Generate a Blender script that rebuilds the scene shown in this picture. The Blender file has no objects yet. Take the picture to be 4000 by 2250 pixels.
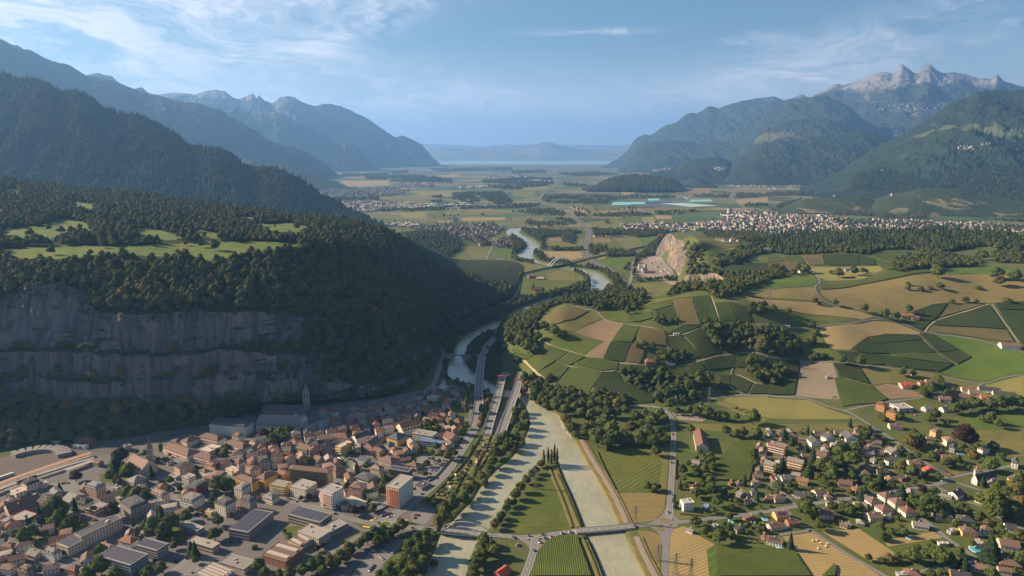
import bpy,math,random
import numpy as np
from mathutils import Vector
from mathutils.geometry import delaunay_2d_cdt

# ------------------------------------------------------------------ camera, sky, sun, exposure
SC=bpy.context.scene
HCAM,PITCH,FPX=400.0,math.radians(11.3),2667.0
SUN_EL,SUN_X,SUN_Y=math.radians(28),-1.0,0.22
cam=bpy.data.cameras.new("camera");cam.lens=24.0;cam.sensor_width=36.0
cam.clip_start=5.0;cam.clip_end=120000.0
camo=bpy.data.objects.new("camera",cam);SC.collection.objects.link(camo)
camo.location=(0,0,HCAM);camo.rotation_euler=(math.pi/2-PITCH,0,0)
SC.camera=camo
_l=math.hypot(SUN_X,SUN_Y)
SUN_DIR=Vector((SUN_X/_l*math.cos(SUN_EL),SUN_Y/_l*math.cos(SUN_EL),math.sin(SUN_EL)))
sl=bpy.data.lights.new("sun",'SUN');sl.energy=5.0;sl.angle=math.radians(0.5);sl.color=(1.0,0.79,0.52)
so=bpy.data.objects.new("sun",sl);SC.collection.objects.link(so)
so.rotation_euler=(-SUN_DIR).to_track_quat('-Z','Y').to_euler()
SC.render.engine='CYCLES'
SC.view_settings.view_transform='Standard';SC.view_settings.look='None'
SC.view_settings.gamma=1.0;SC.view_settings.use_curve_mapping=False
SC.view_settings.exposure=1.38
SC.cycles.use_denoising=True
SC.cycles.max_bounces=6;SC.cycles.diffuse_bounces=2;SC.cycles.glossy_bounces=2
SC.cycles.transmission_bounces=2;SC.cycles.volume_bounces=1;SC.cycles.transparent_max_bounces=8

class NT:
 """small helper for writing node trees"""
 def __init__(s,tree):
  s.t=tree;s.n=tree.nodes;s.l=tree.links
 def link(s,v,sock):
  if hasattr(v,'is_linked'):s.l.new(v,sock)
  else:
   if isinstance(v,(tuple,list))and sock.type=='RGBA' and len(v)==3:v=(*v,1)
   sock.default_value=v
 def node(s,typ,ins=None,**props):
  nd=s.n.new(typ)
  for k,v in props.items():setattr(nd,k,v)
  for k,v in (ins or {}).items():s.link(v,nd.inputs[k])
  return nd
 def math(s,op,a,b=0.0,c=None,clamp=False):
  nd=s.n.new('ShaderNodeMath');nd.operation=op;nd.use_clamp=clamp
  s.link(a,nd.inputs[0]);s.link(b,nd.inputs[1])
  if c is not None:s.link(c,nd.inputs[2])
  return nd.outputs[0]
 def ramp(s,v,lo,hi,a=0.0,b=1.0):
  nd=s.n.new('ShaderNodeMapRange');nd.interpolation_type='SMOOTHSTEP'
  s.link(v,nd.inputs[0])
  for i,q in zip((1,2,3,4),(lo,hi,a,b)):nd.inputs[i].default_value=q
  return nd.outputs[0]
 def mix(s,f,a,b):
  nd=s.n.new('ShaderNodeMix');nd.data_type='RGBA'
  s.link(f,nd.inputs[0]);s.link(a,nd.inputs[6]);s.link(b,nd.inputs[7])
  return nd.outputs[2]
 def noise(s,vec,scale,detail=4,rough=0.55,dist=0.0):
  nd=s.node('ShaderNodeTexNoise',{'Scale':scale,'Detail':detail,'Roughness':rough,'Distortion':dist})
  s.link(vec,nd.inputs['Vector']);return nd.outputs[0]
 def xyz(s,x,y,z=0.0):
  nd=s.n.new('ShaderNodeCombineXYZ')
  for i,q in enumerate((x,y,z)):s.link(q,nd.inputs[i])
  return nd.outputs[0]

# world: Nishita sky with cirrus
W=bpy.data.worlds.new("World");SC.world=W;W.use_nodes=True
W.node_tree.nodes.clear();k=NT(W.node_tree)
sky=k.node('ShaderNodeTexSky',sky_type='NISHITA',sun_disc=False,sun_elevation=SUN_EL,
             sun_rotation=math.atan2(SUN_DIR.x,SUN_DIR.y),altitude=400,air_density=1.0,dust_density=0.5,ozone_density=1.2)
tc=k.node('ShaderNodeTexCoord').outputs['Generated']
sp=k.node('ShaderNodeSeparateXYZ',{0:tc})
az=k.math('ARCTAN2',sp.outputs[0],sp.outputs[1])
el=k.math('ARCSINE',sp.outputs[2])
deg=57.29578
az=k.math('MULTIPLY',az,deg);el=k.math('MULTIPLY',el,deg)
def blob(a0,e0,ra,re,tilt):
 da=k.math('SUBTRACT',az,a0);de=k.math('SUBTRACT',el,e0)
 c,s_=math.cos(math.radians(tilt)),math.sin(math.radians(tilt))
 u=k.math('MULTIPLY_ADD',da,c/ra,k.math('MULTIPLY',de,s_/ra))
 v=k.math('MULTIPLY_ADD',da,-s_/re,k.math('MULTIPLY',de,c/re))
 r=k.math('ADD',k.math('MULTIPLY',u,u),k.math('MULTIPLY',v,v))
 return k.math('POWER',2.718,k.math('MULTIPLY',r,-1.0))
wv=k.noise(k.xyz(k.math('MULTIPLY',az,0.05),k.math('MULTIPLY',el,0.16),1.7),1.0,4)
wv2=k.noise(k.xyz(k.math('MULTIPLY',az,0.05),k.math('MULTIPLY',el,0.16),7.7),1.0,4)
ea=k.math('MULTIPLY_ADD',k.math('SUBTRACT',wv,0.5),14.0,k.math('ADD',el,k.math('MULTIPLY',az,0.10)))
aa=k.math('MULTIPLY_ADD',k.math('SUBTRACT',wv2,0.5),26.0,az)
n1=k.noise(k.xyz(k.math('MULTIPLY',aa,0.07),k.math('MULTIPLY',ea,0.40),0.0),1.0,9,0.62)
n2=k.noise(k.xyz(k.math('MULTIPLY',aa,0.22),k.math('MULTIPLY',ea,1.5),5.0),1.0,8,0.65)
cov=blob(-30,6.0,20,3.2,-13)
for args in ((-38,10,16,3.5,-4),(-16,4.0,14,3.0,-12),(35,9.6,12,1.4,10),(20,5.0,13,1.6,8),(-5,3.6,14,2.2,-3),
             (-13,9.0,6,1.2,24),(-18,11.5,16,1.6,6),(19,8.2,2.5,.5,0),(6.5,9.2,4,.25,0)):
 cov=k.math('ADD',cov,blob(*args))
cov=k.math('MINIMUM',cov,1.25)
# beyond the frame the cirrus goes on as an even thin veil
cov=k.math('MAXIMUM',cov,k.ramp(el,10.5,16.0,0.0,0.15))
dens=k.math('MULTIPLY',k.ramp(k.math('ADD',k.math('MULTIPLY',n1,0.68),k.math('MULTIPLY',n2,0.42)),0.42,0.72),cov,clamp=True)
dens=k.math('MULTIPLY',dens,k.ramp(el,-0.5,2.5),clamp=True)
# a few small cumulus low over the lake
cum=None
for (a0,e0,ra,re,w)in ((2.0,1.95,2.3,.22,1),(3.0,2.25,.8,.42,1.4),(4.6,2.05,1.0,.22,1),(-2.0,1.8,1.5,.2,.8),(-8.5,1.9,1.8,.18,.7),(9.0,2.0,.8,.25,.8),(18,2.0,2.5,.12,.5)):
 b=k.math('MULTIPLY',blob(a0,e0,ra,re,0),w)
 cum=b if cum is None else k.math('ADD',cum,b)
n3=k.noise(k.xyz(az,k.math('MULTIPLY',el,1.6),3.0),1.1,6,0.6)
cumd=k.math('MULTIPLY',k.ramp(k.math('MULTIPLY',cum,n3),0.2,0.5),0.85)
hz=k.mix(k.ramp(el,-1.0,9.0,0.72,0.0),k.node('ShaderNodeVectorMath',{0:sky.outputs[0],1:(.82,1.0,1.06)},operation='MULTIPLY').outputs[0],(12.0,11.2,11.0))
colr=k.mix(k.math('MULTIPLY',dens,0.85),hz,(13.0,12.2,12.5))
colr=k.mix(cumd,colr,(10.5,8.8,8.2))
bg=k.node('ShaderNodeBackground',{'Color':colr,'Strength':0.036})
k.l.new(bg.outputs[0],k.node('ShaderNodeOutputWorld').inputs[0])

# ------------------------------------------------------------------ geometry of the view (used to lay the map out)
CP,SP=math.cos(PITCH),math.sin(PITCH)
TILE={'Z':(0,0,.644),'S':(0,0,1.0)}
for c_,o_ in dict(A=(0,1500),B=(1000,1500),C=(2000,1500),D=(3000,1500),E=(0,750),F=(1000,850),G=(2000,850),
                   H=(3000,850),I=(0,100),J=(1000,350),K=(2000,400),L=(3000,200)).items():
 TILE[c_]=(*o_,1.932)
def src(t,x,y):
 o=TILE[t];return o[0]+x/o[2],o[1]+y/o[2]
def ray(X,Y):
 a=(X-2000)/FPX;b=(Y-1125)/FPX          # right, down
 return np.array([a,CP-b*SP,-SP-b*CP])
def at_z(t,x,y,z=0.0):
 r=ray(*src(t,x,y));s=(z-HCAM)/r[2]
 return np.array([r[0]*s,r[1]*s,z])
def at_d(t,x,y,d):
 r=ray(*src(t,x,y));s=d/r[1]
 return np.array([r[0]*s,d,HCAM+r[2]*s])
def X_of(p):                                             # column of a world point
 dx,dy,dz=p[0],p[1],p[2]-HCAM
 dep=dy*CP-dz*SP
 return 2000+FPX*dx/dep,1125+FPX*(-dy*SP-dz*CP)/dep

def _hash(ix,iy,seed):
 n=(ix.astype(np.int64)*374761393+iy.astype(np.int64)*668265263+seed*1442695041)&0x7fffffff
 n=((n ^ (n >> 13))*1274126177)&0x7fffffff
 return ((n ^ (n >> 16))&0xffff)/65535.0
def vnoise(x,y,seed=0):
 x=np.asarray(x,float);y=np.asarray(y,float)
 ix,iy=np.floor(x),np.floor(y);fx,fy=x-ix,y-iy
 fx=fx*fx*(3-2*fx);fy=fy*fy*(3-2*fy)
 ix=ix.astype(np.int64);iy=iy.astype(np.int64)
 a,b=_hash(ix,iy,seed),_hash(ix+1,iy,seed);c,d=_hash(ix,iy+1,seed),_hash(ix+1,iy+1,seed)
 return (a*(1-fx)+b*fx)*(1-fy)+(c*(1-fx)+d*fx)*fy
def fbm(x,y,seed=0,oct=5,rough=0.5,ridged=False):
 t=0;amp=1;s=0
 for o in range(oct):
  v=vnoise(x*2**o+17.3*o,y*2**o-9.1*o,seed+o)
  if ridged:v=1-abs(2*v-1)
  t=t+v*amp;s+=amp;amp*=rough
 return t/s
def smooth(x,a,b):
 t=np.clip((x-a)/(b-a),0,1);return t*t*(3-2*t)

# ------------------------------------------------------------------ materials
MATS={}
def base_mat(name):
 m=bpy.data.materials.new(name);m.use_nodes=True;m.node_tree.nodes.clear()
 q=NT(m.node_tree)
 out=q.node('ShaderNodeOutputMaterial')
 MATS[name]=m
 return m,q,out
def finish(q,out,col,rough=0.9,bump=None,bstr=0.3,bdist=1.0,spec=0.2,metallic=0.0):
 bs=q.node('ShaderNodeBsdfPrincipled',{'Roughness':rough,'Specular IOR Level':spec,'Metallic':metallic})
 q.link(col,bs.inputs['Base Color'])
 if bump is not None:
  bn=q.node('ShaderNodeBump',{'Strength':bstr,'Distance':bdist,'Height':bump})
  q.l.new(bn.outputs[0],bs.inputs['Normal'])
 q.l.new(bs.outputs[0],out.inputs[0]);return bs
def pos(q):return q.node('ShaderNodeNewGeometry').outputs['Position']
def objrnd(q):return q.node('ShaderNodeObjectInfo').outputs['Random']

def mat_plain(name,c,rough=0.85,var=0.15,scale=0.5,spec=0.2,metallic=0.0,rnd=0.0,bump=0.0):
 m,q,out=base_mat(name);P=pos(q)
 n=q.noise(P,scale,5,0.6)
 f=q.math('MULTIPLY_ADD',n,var*2,1-var)
 if rnd:f=q.math('ADD',f,q.math('MULTIPLY_ADD',objrnd(q),rnd,-rnd/2))
 col=q.node('ShaderNodeVectorMath',{0:(*c[:3],),1:q.xyz(f,f,f)},operation='MULTIPLY').outputs[0]
 finish(q,out,col,rough,n if bump else None,bump,0.3,spec,metallic);return m

def mat_forest(name,c1,c2,c3,meadow=None,mead_t=0.62,mead_scale=1/700,rock=None,rock_slope=0.55,rock_h=None,
               cell=1/14,bump=1.0,bdist=8.0,patch_lo=None):
 """far wooded slope: crowns too small to tell apart, meadows and bare rock"""
 m,q,out=base_mat(name);g=q.node('ShaderNodeNewGeometry');P=g.outputs['Position']
 v=q.node('ShaderNodeTexVoronoi',{'Vector':P,'Scale':cell,'Randomness':1.0})
 n1=q.noise(P,cell*0.35,5,0.65);n2=q.noise(P,cell*0.05,5,0.6)
 col=q.mix(q.ramp(n2,0.35,0.65),c1,c2)
 col=q.mix(q.ramp(n1,0.5,0.75,0,0.8),col,c3)
 h=q.math('SUBTRACT',q.math('MULTIPLY',n1,0.6),q.math('MULTIPLY',v.outputs['Distance'],0.7))
 N=q.node('ShaderNodeSeparateXYZ',{0:g.outputs['Normal']}).outputs[2]
 Z=q.node('ShaderNodeSeparateXYZ',{0:P}).outputs[2]
 keep=None
 if meadow:
  nm=q.noise(P,mead_scale,6,0.62,0.4)
  mk=q.ramp(q.math('ADD',nm,q.math('MULTIPLY',N,0.06)),mead_t,mead_t+0.02)
  if patch_lo is not None:mk=q.math('MULTIPLY',mk,q.ramp(Z,patch_lo[0],patch_lo[1],1,0))
  col=q.mix(mk,col,q.mix(n1,meadow,tuple(x*1.35 for x in meadow)));keep=mk
 if rock:
  nr=q.noise(P,mead_scale*3,7,0.7)
  rk=q.ramp(q.math('ADD',q.math('MULTIPLY',N,-1),q.math('MULTIPLY',nr,0.9)),rock_slope-0.45,rock_slope-0.38)
  if rock_h:
   rh=q.ramp(q.math('MULTIPLY_ADD',nr,rock_h[1]*2,q.math('SUBTRACT',Z,rock_h[1])),rock_h[0],rock_h[0]+150)
   rk=q.math('MAXIMUM',q.math('MULTIPLY',rk,0.9),q.math('MULTIPLY',rh,q.ramp(nr,0.40,0.55,0.35,1.0)))
  st=q.noise(q.node('ShaderNodeVectorMath',{0:P,1:(1,1,0.25)},operation='MULTIPLY').outputs[0],1/60,7,0.7)
  col=q.mix(rk,col,q.mix(st,tuple(x*0.35 for x in rock),tuple(min(x*1.5,.8)for x in rock)))
  keep=rk if keep is None else q.math('MAXIMUM',keep,rk)
 if keep is not None:h=q.math('MULTIPLY',h,q.math('MULTIPLY_ADD',keep,-0.75,1.0))
 finish(q,out,col,0.95,h,bump,bdist,0.1);return m

# ------------------------------------------------------------------ mesh helpers
COL=SC.collection
def tag(o,label=None,cat=None,group=None,kind=None):
 if label:o['label']=label
 if cat:o['category']=cat
 if group:o['group']=group
 if kind:o['kind']=kind
 return o
def link(name,me,parent=None,loc=None,rz=0.0):
 o=bpy.data.objects.new(name,me);COL.objects.link(o)
 if parent is not None:o.parent=parent
 if loc is not None:o.location=loc
 if rz:o.rotation_euler=(0,0,rz)
 return o
def mesh_np(name,V,Fq,mats,midx=None,smooth_=True):
 me=bpy.data.meshes.new(name)
 V=np.asarray(V,np.float32).reshape(-1,3)
 if not isinstance(Fq,np.ndarray)and len({len(f)for f in Fq})>1:
  me.from_pydata([tuple(map(float,v))for v in V],[],[tuple(map(int,f))for f in Fq])
  if midx is not None:me.polygons.foreach_set('material_index',np.asarray(midx,np.int32))
  me.polygons.foreach_set('use_smooth',np.full(len(Fq),smooth_,bool))
  for m in (mats if isinstance(mats,(list,tuple))else [mats]):me.materials.append(m)
  me.update(calc_edges=True);return me
 Fq=np.asarray(Fq,np.int32);n=Fq.shape[1]
 me.vertices.add(len(V));me.vertices.foreach_set('co',V.ravel())
 me.loops.add(Fq.size);me.loops.foreach_set('vertex_index',Fq.ravel())
 me.polygons.add(len(Fq));me.polygons.foreach_set('loop_start',np.arange(0,Fq.size,n,dtype=np.int32))
 if midx is not None:me.polygons.foreach_set('material_index',np.asarray(midx,np.int32))
 me.polygons.foreach_set('use_smooth',np.full(len(Fq),smooth_,bool))
 for m in (mats if isinstance(mats,(list,tuple))else [mats]):me.materials.append(m)
 me.update(calc_edges=True);me.validate()
 return me
def grid_faces(n,m):
 i=np.arange(n-1)[:,None]*m+np.arange(m-1)[None,:]
 return np.stack([i,i+1,i+m+1,i+m],-1).reshape(-1,4)
def interp_poly(xs,pts):
 pts=sorted(pts);return np.interp(xs,[p[0]for p in pts],[p[1]for p in pts])
# ------------------------------------------------------------------ far mountains and hills
ROCKC=(0.26,0.22,0.20)
mat_forest('far_wood',(.018,.028,.016),(.028,.040,.020),(.048,.058,.028),(.07,.072,.036),0.66,1/1600,ROCKC,0.72,None,1/40,1.0,25)
mat_forest('alpine',(.020,.030,.017),(.030,.040,.020),(.050,.058,.028),(.09,.082,.046),0.64,1/1500,(.20,.185,.185),0.66,(1700,250),1/40,1.0,25)
mat_forest('dark_wood',(.022,.034,.018),(.034,.048,.022),(.055,.065,.028),None,0.6,1/500,(.26,.21,.19),0.72,None,1/12,1.0,9)
mat_forest('slope_wood',(.016,.028,.015),(.024,.040,.019),(.042,.054,.024),(.06,.072,.03),0.67,1/900,(.26,.21,.18),0.80,None,1/16,1.0,14)
mat_forest('front_wood',(.020,.036,.018),(.032,.052,.024),(.06,.07,.03),None,0.66,1/420,None,0.80,None,1/12,1.0,10)
mat_forest('shore_hill',(.05,.07,.04),(.08,.09,.055),(.11,.11,.07),(.13,.12,.08),0.5,1/1500,None,0.8,None,1/150,0.6,40)

def ridge(name,mat,sky_pts,dr,df,foot=None,nx=300,ny=70,seed=1,amp=0.16,fine=0.03,prof=1.0,zbase=-1.0,freq=None,ridgy=0.0):
 """a mountain: crest traced as directions, put at real distance dr; slope falls to the foot at distance df"""
 pts=[]
 for t,lst in sky_pts:
  for x,y in lst:pts.append(src(t,x,y))
 pts.sort();X0,X1=pts[0][0],pts[-1][0]
 Xs=np.linspace(X0,X1,nx)
 Ys=np.interp(Xs,[p[0]for p in pts],[p[1]for p in pts])
 step=(X1-X0)/nx
 Ys=Ys+(fbm(Xs/18,Xs*0,seed,4,.6)-.5)*5.0*ridgy
 u=(Xs-X0)/(X1-X0)
 Dr=np.interp(u,np.linspace(0,1,len(dr)),dr);Df=np.interp(u,np.linspace(0,1,len(df)),df)
 R=np.array([ray(a,b)for a,b in zip(Xs,Ys)])
 S=Dr/R[:,1];crest=np.stack([R[:,0]*S,Dr,HCAM+R[:,2]*S],1)
 crest[:,2]=np.maximum(crest[:,2],zbase+2)
 ratio=R[:,0]/R[:,1]
 nb=12
 kk=np.exp(-np.linspace(-2.2,2.2,41)**2);kk /= kk.sum();Hs=np.convolve(np.pad(crest[:,2],20,mode='edge'),kk,'valid')-zbase
 t=np.concatenate([np.linspace(0,1,ny),1+np.linspace(0,1,nb+1)[1:]])
 V=np.zeros((len(t),nx,3));H=crest[:,2]-zbase
 f0=freq or 2.2/np.mean(np.maximum(Dr-Df,300))
 for i,tt in enumerate(t):
  if tt<=1:
   d=Df+(Dr-Df)*tt;z=H*tt**prof
   x=ratio*d;Ht=Hs+(H-Hs)*tt**5;z=Ht*tt**prof
   w=math.sin(math.pi*min(tt,1))**0.55
   spur=fbm(x*f0+d*f0*.25,d*f0*0.35,seed,6,.52,True)-.55
   gl=fbm(x*f0*3.4+z*f0*.8,d*f0*.9,seed+77,5,.6,True)-.62
   z=z+w*H*amp*(spur*2*(1-tt*.3)+gl*.75)+w*(fbm(x*f0*9,d*f0*9,seed+50,4)-.5)*H*fine*2
   ln=HCAM+(crest[:,2]-HCAM)/Dr*d       # stays under the line to the crest
   z=z+w*H*.05*(fbm(x*f0*16,(d+z)*f0*10,seed+90,4,.6,True)-.6)
   z=np.minimum(z,ln-4*(1-tt)-.2)
   d2=d+w*(fbm(x*f0*1.7,d*f0,seed+9,3)-.5)*(Dr-Df)*.06
   z=np.where(tt<1,z,crest[:,2])
  else:
   q=tt-1;d2=Dr+(Dr-Df)*q*.8;z=crest[:,2]+(zbase-30-crest[:,2])*q
  V[i,:,0]=ratio*d2;V[i,:,1]=d2;V[i,:,2]=z
 V[0,:,2]=zbase-25
 me=mesh_np(name,V,grid_faces(len(t),nx),MATS[mat])
 return tag(link(name,me),kind='structure')

M1=[('I',[(-500,-120),(-250,-20),(0,100),(40,118),(90,145),(130,150),(180,180),(215,180),(260,200),(330,240),(390,265),(450,280),(490,285),
      (530,300),(600,345),(650,375),(700,380),(760,390),(850,415),(890,425),(960,460),(1050,490),(1120,510),(1200,525),
      (1280,550),(1380,575),(1500,585),(1560,610),(1640,625),(1690,650),(1720,680),(1800,720),(1850,750)]),
      ('J',[(0,305),(50,350),(100,385),(200,420),(280,430),(350,460),(420,490),(500,545),(560,590),(620,640),(660,672)])]
ridge('mountain','far_wood',M1,(9500,10500,11200),(6200,8000,10600),seed=3,amp=.10,nx=360,ridgy=.6)
ridge('mountain','far_wood',[('I',[(600,395),(645,375),(700,362),(740,355),(800,375),(840,380),(885,420),(960,470),(1010,480),(1040,470),(1070,465),(1110,500),(1160,540)])],
      (14500,14500),(12500,12500),seed=5,nx=80,ny=30,ridgy=1)
M3=[('I',[(1150,540),(1210,515),(1350,505),(1480,520),(1540,495),(1610,485),(1690,490),(1760,545),(1800,555),(1850,535),(1900,512)]),
      ('J',[(-6,45),(0,70),(8,60),(22,38),(40,62),(60,82),(120,102),(150,85),(180,58),(230,42),(290,58),(340,90),(440,125),(510,103),(570,110),(640,125),
             (700,150),(760,180),(830,210),(870,235),(900,260),(960,300),(1030,350),(1060,360),(1100,345),(1150,360),(1200,385),(1250,410),
             (1290,460),(1340,520),(1400,572),(1440,582)])]
ridge('mountain_range','alpine',M3,(18500,19000,20500),(14500,15000,18800),seed=11,amp=.22,nx=420,ny=90,ridgy=1.3,freq=1/1500)
ridge('mountain','far_wood',[('I',[(1500,585),(1700,600),(1850,620)]),('J',[(0,155),(150,172),(200,190),(260,215),(360,260),(450,310),(500,340),(560,370),(650,385),(720,400),(780,440),
             (830,500),(880,560),(940,600),(980,625)])],(15500,15500),(12500,14500),seed=21,amp=.22,nx=300,ridgy=.8)
ridge('wooded_foothill','slope_wood',[('J',[(-160,520),(0,535),(100,560),(200,560),(320,590),(400,625),(500,660),(600,690),(650,715),(700,735),(760,765)])],
      (8200,8000),(7000,7400),seed=31,nx=200,ny=40)
M5=[('I',[(-500,250),(-250,300),(0,365),(50,380),(100,405),(160,415),(240,415),(300,430),(350,455),(420,490),(480,510),(560,510),(630,515),
             (680,555),(720,590),(780,635),(830,640),(870,670),(940,680),(1000,680),(1080,700),(1150,735),(1220,775),(1300,815),
             (1350,850),(1400,890),(1460,930),(1500,935),(1600,935),(1680,945),(1750,985),(1800,1030),(1840,1075)]),
      ('J',[(0,602),(100,600),(180,610),(250,650),(330,690),(400,740),(480,800),(560,830),(640,870),(700,910),(780,950),(850,990),(900,1020),(925,1042),(960,1060)])]
m5=ridge('near_mountain','dark_wood',M5,(4700,4500,4200,3750),(3300,3200,3200,3500),seed=41,amp=.20,fine=.03,nx=560,ny=120,ridgy=1.0,freq=1/700)
# right hand side
R1=[('K',[(690,485),(720,465),(770,440),(830,400),(880,350),(910,300),(950,260),(1000,243),(1040,250),(1060,240),(1130,190),(1180,170),(1240,150),
             (1290,110),(1330,80),(1360,75),(1390,85),(1440,60),(1480,28),(1520,30),(1560,45),(1620,20),(1680,5),(1740,-12),(1800,-20),(1850,-32),(1900,-35)]),
      ('L',[(20,345),(40,340),(120,370),(160,360),(210,345),(240,325),(270,325),(285,345),(330,345),(360,325),(420,295),(500,250),(530,245),(570,255),
             (640,235),(700,215),(760,185),(820,165),(880,155),(940,165),(980,150),(990,112),(1000,97),(1020,102),(1060,130),(1100,163),(1140,165),(1156,158),(1160,125),
             (1180,108),(1215,98),(1235,98),(1250,122),(1280,145),(1320,166),(1400,158),(1480,170),(1560,195),(1600,205),(1690,210),(1715,190),(1735,176),(1750,195),
             (1790,230),(1850,245),(1932,270),(2100,300),(2400,380)])]
ridge('alpine_range','alpine',R1,(19500,18000,15500,14500),(17800,14500,11500,10500),seed=51,amp=.20,nx=640,ny=120,ridgy=.9,freq=1/1600)
ridge('mountain','far_wood',[('K',[(800,505),(860,480),(900,420),(940,360),(1000,320),(1060,300),(1160,290),(1280,290),(1370,300),(1400,310),(1480,300),(1560,288),(1640,270),(1700,255),(1790,200),(1830,160),(1880,108)]),
      ('L',[(0,445),(60,415),(120,380),(200,360),(340,347),(430,330),(520,370),(620,420),(700,500),(800,560),(900,640),(960,680)])],
      (15500,14500,12500),(13500,12500,10500),seed=61,amp=.24,nx=360,ny=90,freq=1/1100)
ridge('mountain','far_wood',[('K',[(1480,520),(1540,480),(1600,430),(1650,400),(1700,370),(1790,300),(1850,250),(1932,190)]),('L',[(20,590),(100,545),(200,520),(330,500),(450,510),(560,545),(700,590),(800,640),(900,690)])],
      (12000,11200),(10400,9500),seed=65,amp=.22,nx=260,ny=70,freq=1/900)
ridge('wooded_mountain','slope_wood',[('K',[(1560,590),(1600,540),(1640,480),(1700,430),(1800,385),(1850,340),(1932,290)]),('L',[(0,700),(60,660),(150,645),(300,645),(450,640),(560,625),(700,605),(800,615),(880,640),(940,660),(1060,720),(1200,800)])],
      (9900,9600),(8300,8000),seed=71,amp=.2,nx=300,ny=80,freq=1/700)
ridge('wooded_mountain','slope_wood',[('L',[(240,1045),(330,1005),(450,960),(560,900),(640,835),(740,770),(850,710),(940,660),(1030,620),(1100,570),(1180,530),(1260,470),(1350,410),(1420,375),
             (1500,345),(1580,305),(1650,295),(1750,295),(1830,298),(1880,290),(1932,290),(2300,250)])],(8000,7800,7600),(6300,5600,5400),seed=81,amp=.16,nx=420,ny=110,freq=1/800,ridgy=.6)
ridge('wooded_hill','front_wood',[('L',[(500,1085),(560,1072),(590,1040),(620,990),(660,955),(720,925),(800,905),(900,900),(1000,890),(1100,880),(1200,860),(1300,855),(1400,845),(1500,840),(1600,840),(1700,840),
             (1800,850),(1932,860),(2300,880)])],(6900,6300,5800),(6300,5500,5000),seed=91,amp=.10,nx=360,ny=70,ridgy=.6,prof=.8)
mat_forest('far_vines',(.028,.044,.018),(.040,.055,.020),(.055,.062,.028),(.13,.11,.06),0.63,1/260,None,.8,None,1/30,.5,5)
ridge('vineyard_hill','far_vines',[('L',[(760,1150),(850,1103),(950,1072),(1050,1060),(1150,1032),(1300,1030),(1450,1040),(1560,1070),(1700,1100),(1932,1130),(2300,1150)])],(4950,4900),(4350,4200),seed=111,amp=.08,nx=200,ny=40,prof=.8)
ridge('vineyard_hill','far_vines',[('L',[(20,1225),(60,1205),(140,1160),(290,1108),(500,1092),(700,1097),(850,1130),(1000,1195),(1060,1220)])],(5000,4950),(4450,4450),seed=113,amp=.12,nx=160,ny=40,prof=.8)
ridge('wooded_knoll','front_wood',[('K',[(560,665),(640,640),(660,620),(720,590),(800,570),(900,555),(980,555),(1060,570),(1150,575),(1200,580),(1240,600),(1290,640)])],
      (7600,7500),(6900,6850),seed=95,amp=.1,nx=160,ny=40,ridgy=.5,prof=.7)
ridge('wooded_ridge','slope_wood',[('K',[(960,565),(1010,545),(1080,520),(1180,500),(1250,490),(1300,450),(1380,430),(1480,415),(1560,415),(1620,430),(1680,470),(1740,520)])],
      (10200,9900),(8800,8400),seed=97,amp=.16,nx=200,ny=50,ridgy=.5)
ridge('wooded_knoll','front_wood',[('K',[(1240,612),(1270,600),(1330,577),(1400,570),(1450,580),(1500,610),(1540,622)])],(8200,8200),(7700,7700),seed=98,nx=80,ny=24,prof=.7)
# the hills beyond the lake
ridge('shore_hills','shore_hill',[('J',[(1150,470),(1290,452),(1350,445),(1430,437),(1500,445),(1600,440),(1932,445)]),('K',[(10,345),(100,335),(180,315),(230,300),(290,300),(350,320),(420,330),(480,345),
             (560,350),(640,355),(720,345),(800,335),(880,318),(960,300)])],(35000,35000),(30500,30500),seed=101,amp=.12,nx=300,ny=40,ridgy=.4,freq=1/3000)
ridge('horizon_hills','shore_hill',[('J',[(1100,420),(1250,410),(1450,415),(1700,430),(1800,416),(1932,412)]),('K',[(0,320),(170,318),(300,335),(480,320),(700,322),(830,325),(1000,330)])],
      (46000,46000),(42000,42000),seed=103,amp=.05,nx=120,ny=16)

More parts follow.
